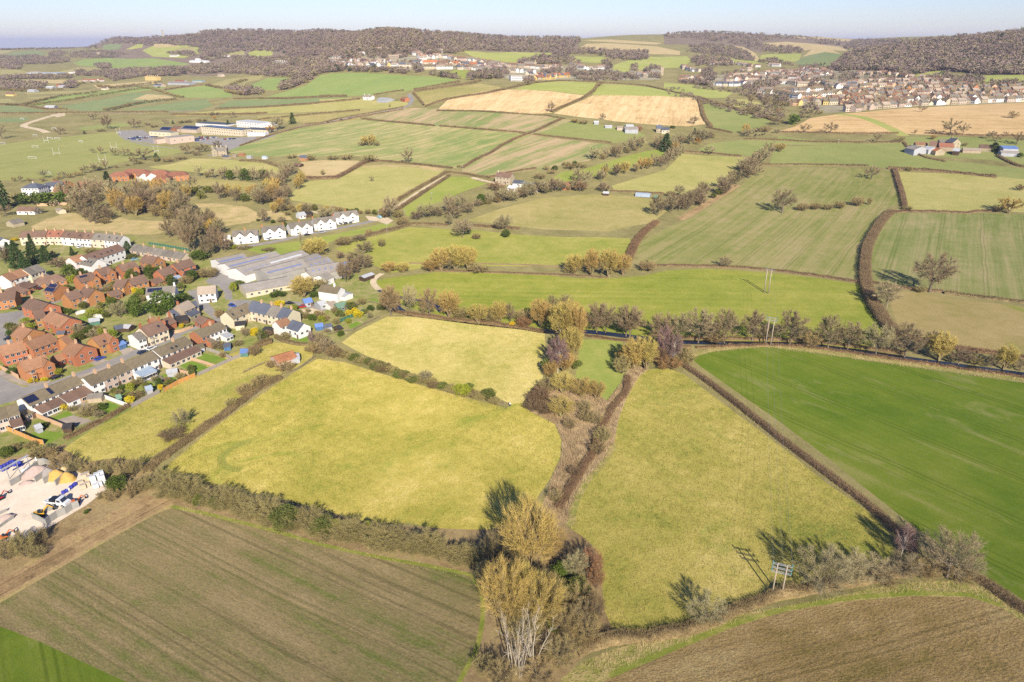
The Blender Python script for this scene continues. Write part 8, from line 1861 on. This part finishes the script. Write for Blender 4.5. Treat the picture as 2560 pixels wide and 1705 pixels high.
for s, h, d in [('215,745 400,640 600,470 760,340', 1.8, 'left wall of the pink gravel bay'), ('700,670 860,560 1000,400', 1.8, 'wall between pink and grey gravel'), ('870,700 1060,580 1200,470', 1.8, 'wall between grey gravel and sand'), ('1100,740 1250,610 1380,500', 1.8, 'wall between the two sand heaps'), ('760,340 900,330 1010,385 1190,410 1380,470', 2.4, 'concrete back wall of the bays')]: wallrun(ZW, s, h, d)
for s, h, d in [('920,1530 1000,1450 1130,1360 1300,1290 1430,1200 1560,1150', 2.2, 'long grey panel wall along the spoil'), ('650,1390 780,1440 920,1520', 2.0, 'short grey panel wall at the yard corner'), ('950,1240 1080,1190', 1.6, 'short block wall beside the yellow machine'), ('0,1300 150,1230', .8, 'upper low wall of the bottom left bay'), ('0,1560 150,1450 280,1370', .8, 'lower low wall of the bottom left bay')]: wallrun(ZW, s, h, d, wd=.2)
BAG = {'blue': plain('bag_blue', (0.05, 0.06, 0.36), var=0.3, scale=3), 'white': plain('bag_white', (0.72, 0.72, 0.72), var=0.1, scale=3), 'tan': plain('bag_tan', (0.58, 0.46, 0.32), var=0.12, scale=3)}
def bag(fr, x, y, c, descr, z=0, sc=1.0):
 key = 'bag' + c
 if key not in _win:
  V = []; Fq = []; n = 12; prof = [(.42, 0), (.5, .15), (.52, .5), (.47, .85), (.3, .95), (.12, .9)]; rs = np.random.RandomState(4)
  for r_, z_ in prof:
   for k in range(n):
    a = 6.283 * k / n; e = (abs(math.cos(a)) ** 5 + abs(math.sin(a)) ** 5) ** -.2; V.append((math.cos(a) * r_ * e * (1 + .05 * rs.normal()), math.sin(a) * r_ * e * (1 + .05 * rs.normal()), z_))
  for i in range(len(prof) - 1):
   for k in range(n): Fq.append((i*n+k, i*n+(k+1) % n, (i+1)*n+(k+1) % n, (i+1)*n+k))
  Fq.append(tuple((len(prof)-1)*n + k for k in range(n))); _win[key] = meshdata('bulk_bag', V, Fq, BAG[c], smooth=True)
 o = link('bulk_bag', _win[key]); b = P(*fr(x, y)); o.location = b + Vector((0, 0, z)); o.rotation_euler = (0, 0, random.uniform(0, 1)); o.scale = (sc, sc, sc); register(o, 'bag', descr, yd, 'bulk bags of the yard')
for i, (x, y) in enumerate([(30, 390), (90, 360), (150, 330), (200, 300), (250, 280), (60, 450), (130, 420), (200, 370), (290, 350), (340, 320), (390, 310), (370, 370), (420, 350), (300, 300)]): bag(ZW, x, y, 'blue', 'blue bulk bag along the far yard wall', 0, .95)
for x, y in [(470, 470), (530, 440), (570, 420), (500, 500)]: bag(ZW, x, y, 'white', 'white bulk bag beside the pink gravel', 0, 1.1)
for x, y, c in [(1250, 890, 'blue'), (1340, 840, 'white'), (1400, 790, 'blue'), (1450, 750, 'blue'), (1480, 730, 'blue'), (1310, 860, 'blue')]: bag(ZW, x, y, c, '%s bulk bag beside the sand heaps' % c, 0, 1.0)
def pallet(fr, x, y, c, descr, n=2):
 key = 'pal' + c
 if key not in _win:
  mb = MB()
  for k in range(3): mb.box(-.6, .6, -.5 + k * .42, -.34 + k * .42, 0, .1, 1)
  mb.box(-.6, .6, -.5, .5, .1, .14, 1); mb.box(-.56, .56, -.47, .47, .143, 1.1, 0); mb.box(-.57, .57, -.1, .1, .15, 1.107, 2)
  _win[key] = mb.data('wrapped_pallet', [BAG[c], POLEW, STEEL])
 b = P(*fr(x, y)); rz = .55
 for k in range(n):
  o = link('wrapped_pallet', _win[key]); o.location = b + Vector((0, 0, 1.112 * k * 1.3)); o.rotation_euler = (0, 0, rz); o.scale = (1.3, 1.3, 1.3); register(o, 'pallet', descr + (' stacked on top' if k else ' at the bottom'), yd, 'wrapped pallets')
for x, y in [(1640, 790), (1720, 745), (1790, 700), (1600, 720), (1680, 670), (1740, 640)]: pallet(ZW, x, y, 'tan', 'tan wrapped pallet', 1 if y > 700 else 2)
for x, y in [(1890, 780), (1960, 740), (2030, 690), (1850, 700), (1930, 650), (2010, 610)]: pallet(ZW, x, y, 'white', 'white wrapped pallet', 1 if y > 730 else 2)
def truck():
 b = P(*ZW(1140, 1100)); f = P(*ZW(1300, 1120)); o = empty('pickup_truck', b, math.atan2(f.y - b.y, f.x - b.x))
 mb = MB(); mb.prism([(.4, .45), (.4, 1.2), (.75, 2.15), (1.7, 2.15), (2.25, 1.3), (3.0, 1.1), (3.1, .45)], -.95, .95); link('cab', mb.data('cab', PAINT['white']), o)
 mb = MB(); mb.poly([(1.74, -.85, 2.1), (2.27, -.85, 1.33), (2.27, .85, 1.33), (1.74, .85, 2.1)], [(0,1,2,3)]); mb.v = [(x + .02, y, z + .02) for x, y, z in mb.v]; link('windscreen', mb.data('windscreen', GLASS), o)
 mb = MB()
 for s in (-1, 1): mb.box(.75, 1.75, s * .955 - .005, s * .955 + .005, 1.3, 1.95)
 link('side_windows', mb.data('side_windows', GLASS), o)
 mb = MB(); mb.box(-2.9, .35, -1.0, 1.0, .7, .82); mb.box(-2.9, .35, -1.0, -.94, .83, 1.2); mb.box(-2.9, .35, .94, 1.0, .83, 1.2); mb.box(-2.9, -2.84, -.94, .94, .83, 1.2); link('cargo_bed', mb.data('cargo_bed', PAINT['white']), o)
 mb = MB(); mb.box(-1.6, .1, -.75, .75, .83, 1.75); link('toolbox', mb.data('toolbox', PAINT['black']), o)
 for sx in (-1.9, 2.1):
  for sy in (-.9, .9): w_ = link('wheel', wheel_data(), o, (sx, sy, .4)); w_.scale = (1.25, 1.1, 1.25)
 o.scale = (1.15, 1.15, 1.15); register(o, 'truck', 'white pickup truck carrying a black box', yd)
truck()
def digger(fr, x, y, ax, ay, paint, sc, descr):
 b = P(*fr(x, y)); f = P(*fr(ax, ay)); o = empty('digger', b, math.atan2(f.y - b.y, f.x - b.x)); o.scale = (sc, sc, sc)
 mb = MB()
 for s in (-1, 1): mb.prism([(-1.5, .1), (-1.6, .45), (-1.3, .75), (1.3, .75), (1.6, .45), (1.5, .1)], s * 1.0 - .22, s * 1.0 + .22)
 link('tracks', mb.data('tracks', TYRE), o)
 mb = MB(); mb.prism([(-1.7, .85), (-1.7, 1.6), (-.5, 1.75), (1.2, 1.3), (1.3, .85)], -.95, .95); link('body', mb.data('body', PAINT[paint]), o)
 mb = MB(); mb.prism([(-.4, 1.3), (-.3, 2.5), (.6, 2.5), (.95, 1.35)], -.9, .1); link('cab', mb.data('cab', GLASS), o)
 mb = MB(); mb.bar((1.0, .5, 1.3), (2.6, .5, 2.9), .3, .35); mb.bar((2.6, .5, 2.9), (3.9, .5, 1.6), .24, .28); link('boom', mb.data('boom', PAINT[paint]), o)
 mb = MB(); mb.prism([(3.6, 1.0), (3.7, 1.7), (4.2, 1.6), (4.5, .8), (4.0, .6)], .1, .9); link('bucket', mb.data('bucket', PAINT['black']), o)
 register(o, 'digger', descr, yd)
digger(ZW, 790, 1330, 930, 1290, 'yellow', .85, 'yellow and black digger'); digger(ZW, 1500, 1070, 1600, 1040, 'orange', .6, 'small orange digger'); digger(ZM, 40, 1360, 90, 1340, 'orange', .65, 'orange digger behind the corner bush'); digger(ZW, 0, 1010, 40, 990, 'red', .65, 'red machine cut by the left edge')
def barrier():
 a = P(*ZW(-40, 470), 4.0); b = P(*ZW(545, 140), 4.0); mb = MB(); mb.bar((0, 0, 0), b - a, .5, .35); o = empty('conveyor', a); link('beam', mb.data('beam', WM['tin']), o)
 mb = MB();
 for t in (.25, .6, .95): q = (b - a) * t; mb.bar(q - Vector((0, 0, 4.2)), q, .16, .16)
 link('supports', mb.data('supports', STEEL), o); register(o, 'conveyor', 'long grey overhead beam above the blue bags', yd)
barrier()
def lamp_post(fr, x, yb, yt, d):
 b = P(*fr(x, yb)); h = max(3, height_at(b, *fr(x, yt))); o = empty('marker_post', b); mb = MB(); mb.tube([(0, 0, -.3), (0, 0, h * .6)], [.12, .1], 6); link('pole', mb.data('pole', POLEW), o)
 mb = MB(); mb.tube([(0, 0, h * .6), (0, 0, h)], [.2, .16], 8); link('sleeve', mb.data('sleeve', WPAINT), o); register(o, 'post', d, yd)
lamp_post(ZW, 745, 340, 180, 'white topped post behind the pink gravel')

# ------------------------------------------------------------------ a person and the cattle, grown as one skin each
def skinned(name, joints, edges, radii, mats, facemat=None, sub=1):
 me = bpy.data.meshes.new(name); me.from_pydata(joints, edges, []); o = bpy.data.objects.new(name, me); COL.objects.link(o)
 m = o.modifiers.new('skin', 'SKIN'); o.modifiers.new('sub', 'SUBSURF').levels = sub
 for d, r in zip(me.skin_vertices[0].data, radii): d.radius = (r, r)
 me.skin_vertices[0].data[0].use_root = True
 bpy.context.view_layer.update()
 ev = o.evaluated_get(bpy.context.evaluated_depsgraph_get()); new = bpy.data.meshes.new_from_object(ev)
 bpy.data.objects.remove(o)
 for q in mats: new.materials.append(q)
 if facemat: new.polygons.foreach_set('material_index', [facemat(p.center) for p in new.polygons])
 new.polygons.foreach_set('use_smooth', [True] * len(new.polygons)); new.name = name; return new
def person():
 J = [(0, 0, .95), (0, 0, 1.15), (0, 0, 1.38), (0, 0, 1.5), (0, .01, 1.62), (0, .01, 1.74), (-.1, 0, .88), (-.13, .03, .48), (-.14, 0, .08), (-.14, .14, .05), (.1, 0, .88), (.13, .04, .48), (.15, -.02, .08), (.15, .12, .05), (-.2, 0, 1.4), (-.28, 0, 1.14), (-.27, .1, .92), (-.26, .15, .84), (.2, 0, 1.4), (.28, 0, 1.14), (.27, .1, .92), (.26, .15, .84)]
 E = [(0,1),(1,2),(2,3),(3,4),(4,5),(0,6),(6,7),(7,8),(8,9),(0,10),(10,11),(11,12),(12,13),(2,14),(14,15),(15,16),(16,17),(2,18),(18,19),(19,20),(20,21)]
 Rr = [.15, .14, .17, .06, .10, .09, .09, .065, .05, .045, .09, .065, .05, .045, .08, .05, .04, .035, .08, .05, .04, .035]
 skin = plain('skin_tone', (0.50, 0.30, 0.22), rough=.6, var=.05); coat = plain('jacket_white', (0.78, 0.77, 0.78), var=.06); jeans = plain('trousers_dark', (0.05, 0.06, 0.09), var=.2); hair = plain('hair_dark', (0.03, 0.022, 0.016), var=.2)
 fm = lambda c: (2 if c.z < .96 and abs(c.x) < .22 and c.z > .1 else (3 if c.z <= .1 else (0 if c.z > 1.5 or (abs(c.x) > .2 and c.z < .95) else 1)))
 me = skinned('person', J, E, Rr, [skin, coat, jeans, plain('boots_dark', (0.02, 0.02, 0.02))], fm, 2)
 b = P(*ZN(1176, 1306)); o = link('person', me); o.location = b; o.rotation_euler = (0, 0, .3); o.scale = (1.05, 1.05, 1.05)
 mb = MB(); mb.tube([(0, -.03, 1.66), (0, -.035, 1.74), (0, -.03, 1.80), (0, -.02, 1.84)], [.115, .12, .10, .05], 10); link('hair', mb.data('hair', hair, True), o)
 tag(o, 'person in a white jacket and dark trousers standing by the field gap', 'person')
person()
def cow_mesh():
 J = [(-.7, 0, 1.15), (0, 0, 1.12), (.6, 0, 1.15), (1.0, 0, 1.3), (1.25, 0, 1.2), (1.5, 0, .95), (-.75, -.22, .95), (-.7, -.22, .62), (-.85, -.22, .45), (-.8, -.22, .05), (-.75, .22, .95), (-.7, .22, .62), (-.85, .22, .45), (-.8, .22, .05), (.6, -.2, .9), (.6, -.2, .45), (.6, -.2, .05), (.6, .2, .9), (.6, .2, .45), (.6, .2, .05), (-1.0, 0, 1.2), (-1.08, 0, .6)]
 E = [(0,1),(1,2),(2,3),(3,4),(4,5),(0,6),(6,7),(7,8),(8,9),(0,10),(10,11),(11,12),(12,13),(2,14),(14,15),(15,16),(2,17),(17,18),(18,19),(0,20),(20,21)]
 Rr = [.33, .36, .34, .2, .15, .09, .15, .1, .07, .06, .15, .1, .07, .06, .13, .08, .06, .13, .08, .06, .05, .03]
 return skinned('cow', J, E, Rr, [plain('hide_black', (0.015, 0.014, 0.013), rough=.7)])
plant(F_, 'T1345,945,920,36 T1310,985,962,34 T1385,1015,980,44 T1375,1045,1010,40 K1320,1095,1072,30 T1275,1150,1125,36 T1255,900,870,44 K1235,925,895,50', 'in the winding ditch', NM)
grove(ZI, '600,820 900,600 1250,640 1700,480 2300,560 2300,760 1750,960 1500,1100 700,1060', 30, 5, 'TSLTGM', (4.5, 8), 'between the brick houses of the estate', NM, 61)
grove(ZU, '100,150 900,100 1700,300 2300,250 2300,420 1500,420 1000,720 400,700', 14, 4, 'TSLYTM', (4, 7), 'between the rust roofed houses', NM, 62)
grove(ZJ, '1150,1250 1500,1300 1900,1180 2150,1250 1800,1400 1600,1480 1350,1400', 16, 4, 'TSLYTM', (4, 7), 'in the allotment gardens', NM, 63)
grove(ZK, '1150,1080 1700,900 2200,760 2230,830 1800,1010 1450,1190', 14, 3.5, 'TSLYTM', (3.5, 6), 'along the middle row gardens', NM, 64)
cm = cow_mesh()
for x, y in [(92, 478), (150, 466), (172, 460), (128, 470), (100, 466)]:
 o = link('cow', cm); o.location = P(*ZH(x, y)); o.rotation_euler = (0, 0, random.uniform(0, 6)); o.scale = (1.2, 1.2, 1.2); register(o, 'cow', 'black cow', 'grazing left of the right hand stubble', 'black cattle')
sheepm = None

# ------------------------------------------------------------------ stems and dry grass along ditches and margins
def region(fr, s): return wpoly(pts(fr, s))
blades('reeds', [region(F_, '1212,942 1230,907 1250,882 1290,872 1330,872 1362,898 1396,922 1428,882 1444,850 1470,842 1492,848 1467,868 1442,912 1422,962 1412,1020 1392,1060 1342,1110 1316,1165 1308,1205 1240,1187 1267,1102 1290,1052 1292,1010 1277,975')], 14.0, (.5, 1.5), (.06, .12), TW['reed'], 'standing dry reeds along the ditch', 1)
blades('dry_grass', [region(F_, '1335,1525 1400,1495 1480,1475 1560,1455 1700,1410 1850,1388 2000,1353 2100,1338 2200,1333 2260,1352 2354,1412 2600,1570 2600,1600 2354,1424 2300,1390 2230,1366 2100,1362 1950,1374 1800,1400 1700,1430 1560,1484 1480,1519 1378,1562')], 9.0, (.3, .95), (.05, .10), TW['drygrass'], 'dry grass bank above the ploughed field at bottom right', 2)
blades('dry_grass', [region(F_, '1565,850 1640,905 1720,967 1800,1030 1900,1108 2030,1205 2045,1200 1900,1096 1800,1021 1720,957 1640,893 1590,850'), region(F_, '1590,806 1640,798 1760,790 1880,803 2000,820 2180,845 2354,868 2354,880 2180,858 2000,833 1880,815 1760,800 1640,811 1590,824')], 6.0, (.3, .9), (.06, .12), TW['drygrass'], 'dry grass strips beside the middle hedge and the river', 3)
blades('dry_grass', [region(F_, '745,828 800,846 880,870 1000,905 1100,932 1165,945 1165,938 1100,922 1000,895 880,860 800,834 750,818'), region(F_, '365,1092 430,1037 500,982 600,912 690,852 700,850 690,843 600,903 500,973 430,1028 360,1085'), region(F_, '890,720 960,722 1040,729 1130,738 1250,758 1250,768 1130,747 1040,738 960,731 890,730')], 6.0, (.3, .8), (.06, .12), TW['drygrass'], 'dry grass strips along the straw pastures', 4)
blades('dry_grass', [region(F_, '420,1175 560,1210 720,1254 900,1294 1080,1330 1085,1318 900,1280 720,1240 560,1195 430,1160')], 6.0, (.3, .8), (.05, .10), TW['drygrass'], 'dry grass strip above the bottom left field', 5)
hedge(F_, '1443,868 1440,905 1406,940 1395,965 1373,1000 1366,1040 1336,1085 1302,1140 1282,1175', 1.4, 2.4, 'tangled dark growth in the winding ditch', mat='bramble', group='hedges around the near fields', rag=.6)
hedge(F_, '1215,940 1228,915 1245,890 1262,882', 1.3, 5.0, 'dark bramble patch at the left end of the ditch', mat='bramble', group='hedges around the near fields', rag=.5)
hedge(F_, '905,716 960,726 1040,735 1130,745 1200,754 1255,764', 1.3, 3.0, 'brown waterside growth above the upper straw pasture', mat='bramble', group='hedges of the fields beyond the river', rag=.6)
hedge(F_, '1345,772 1420,783 1500,792 1590,799', 1.0, 2.2, 'brown waterside growth at the top of the green plot', mat='bramble', group='hedges of the fields beyond the river', rag=.6)
hedge(F_, '1600,800 1700,796 1780,794 1870,800 1980,815 2085,831 2200,847 2300,860 2420,878', 0.9, 2.0, 'brown waterside growth above the bright green crop', mat='bramble', group='hedges of the fields beyond the river', rag=.7)
hedge(F_, '1490,770 1560,778 1690,781 1780,782 1860,785 1980,800 2085,815', 1.2, 2.4, 'brown growth on the far river bank', mat='bramble', group='hedges of the fields beyond the river', rag=.7)

for nm, s, n_, key, hr_ in [('pasture', '365,1087 430,1032 500,977 600,907 690,847 730,825 790,832 880,860 1000,895 1100,922 1165,938 1215,945 1275,975 1290,1010 1288,1050 1265,1100 1230,1150 1200,1187 1130,1217 1000,1214 850,1202 720,1167 560,1132 420,1102', 9, 'bigpasture', (.18, .5)), ('triangular pasture', '1488,850 1572,860 1642,912 1722,972 1802,1032 1902,1112 2012,1190 2055,1262 1950,1332 1850,1372 1700,1397 1560,1442 1412,1454 1388,1400 1383,1280 1312,1215 1312,1170 1410,1020 1440,910', 9, 'rightpasture', (.15, .42)),
       ('upper pasture', '785,787 890,728 1040,735 1252,765 1254,830 1207,927 1150,917 960,862 832,812', 5, 'straw', (.2, .5)), ('garden side pasture', '145,1032 300,942 520,817 640,788 717,824 592,892 472,977 332,1062', 5, 'rightpasture', (.2, .5))]:
 blades('grass', [region(F_, s)], n_, hr_, (.07, .16), GR[key], 'long winter grass of the ' + nm, 9, .8)
finish_labels()

# ------------------------------------------------------------------ the air
hm = bpy.data.materials.new('haze_air'); hm.use_nodes = True
t = hm.node_tree
for n in list(t.nodes): t.nodes.remove(n)
o_ = t.nodes.new('ShaderNodeOutputMaterial'); pv = t.nodes.new('ShaderNodeVolumePrincipled')
pv.inputs['Color'].default_value = (0.70, 0.75, 1.0, 1); pv.inputs['Density'].default_value = 5.2e-5; pv.inputs['Anisotropy'].default_value = 0.0
t.links.new(pv.outputs[0], o_.inputs['Volume'])
mb = MB(); mb.box(-31000, 31000, -3000, 31000, -63, 262)
tag(mb.build('haze', hm), kind='stuff')
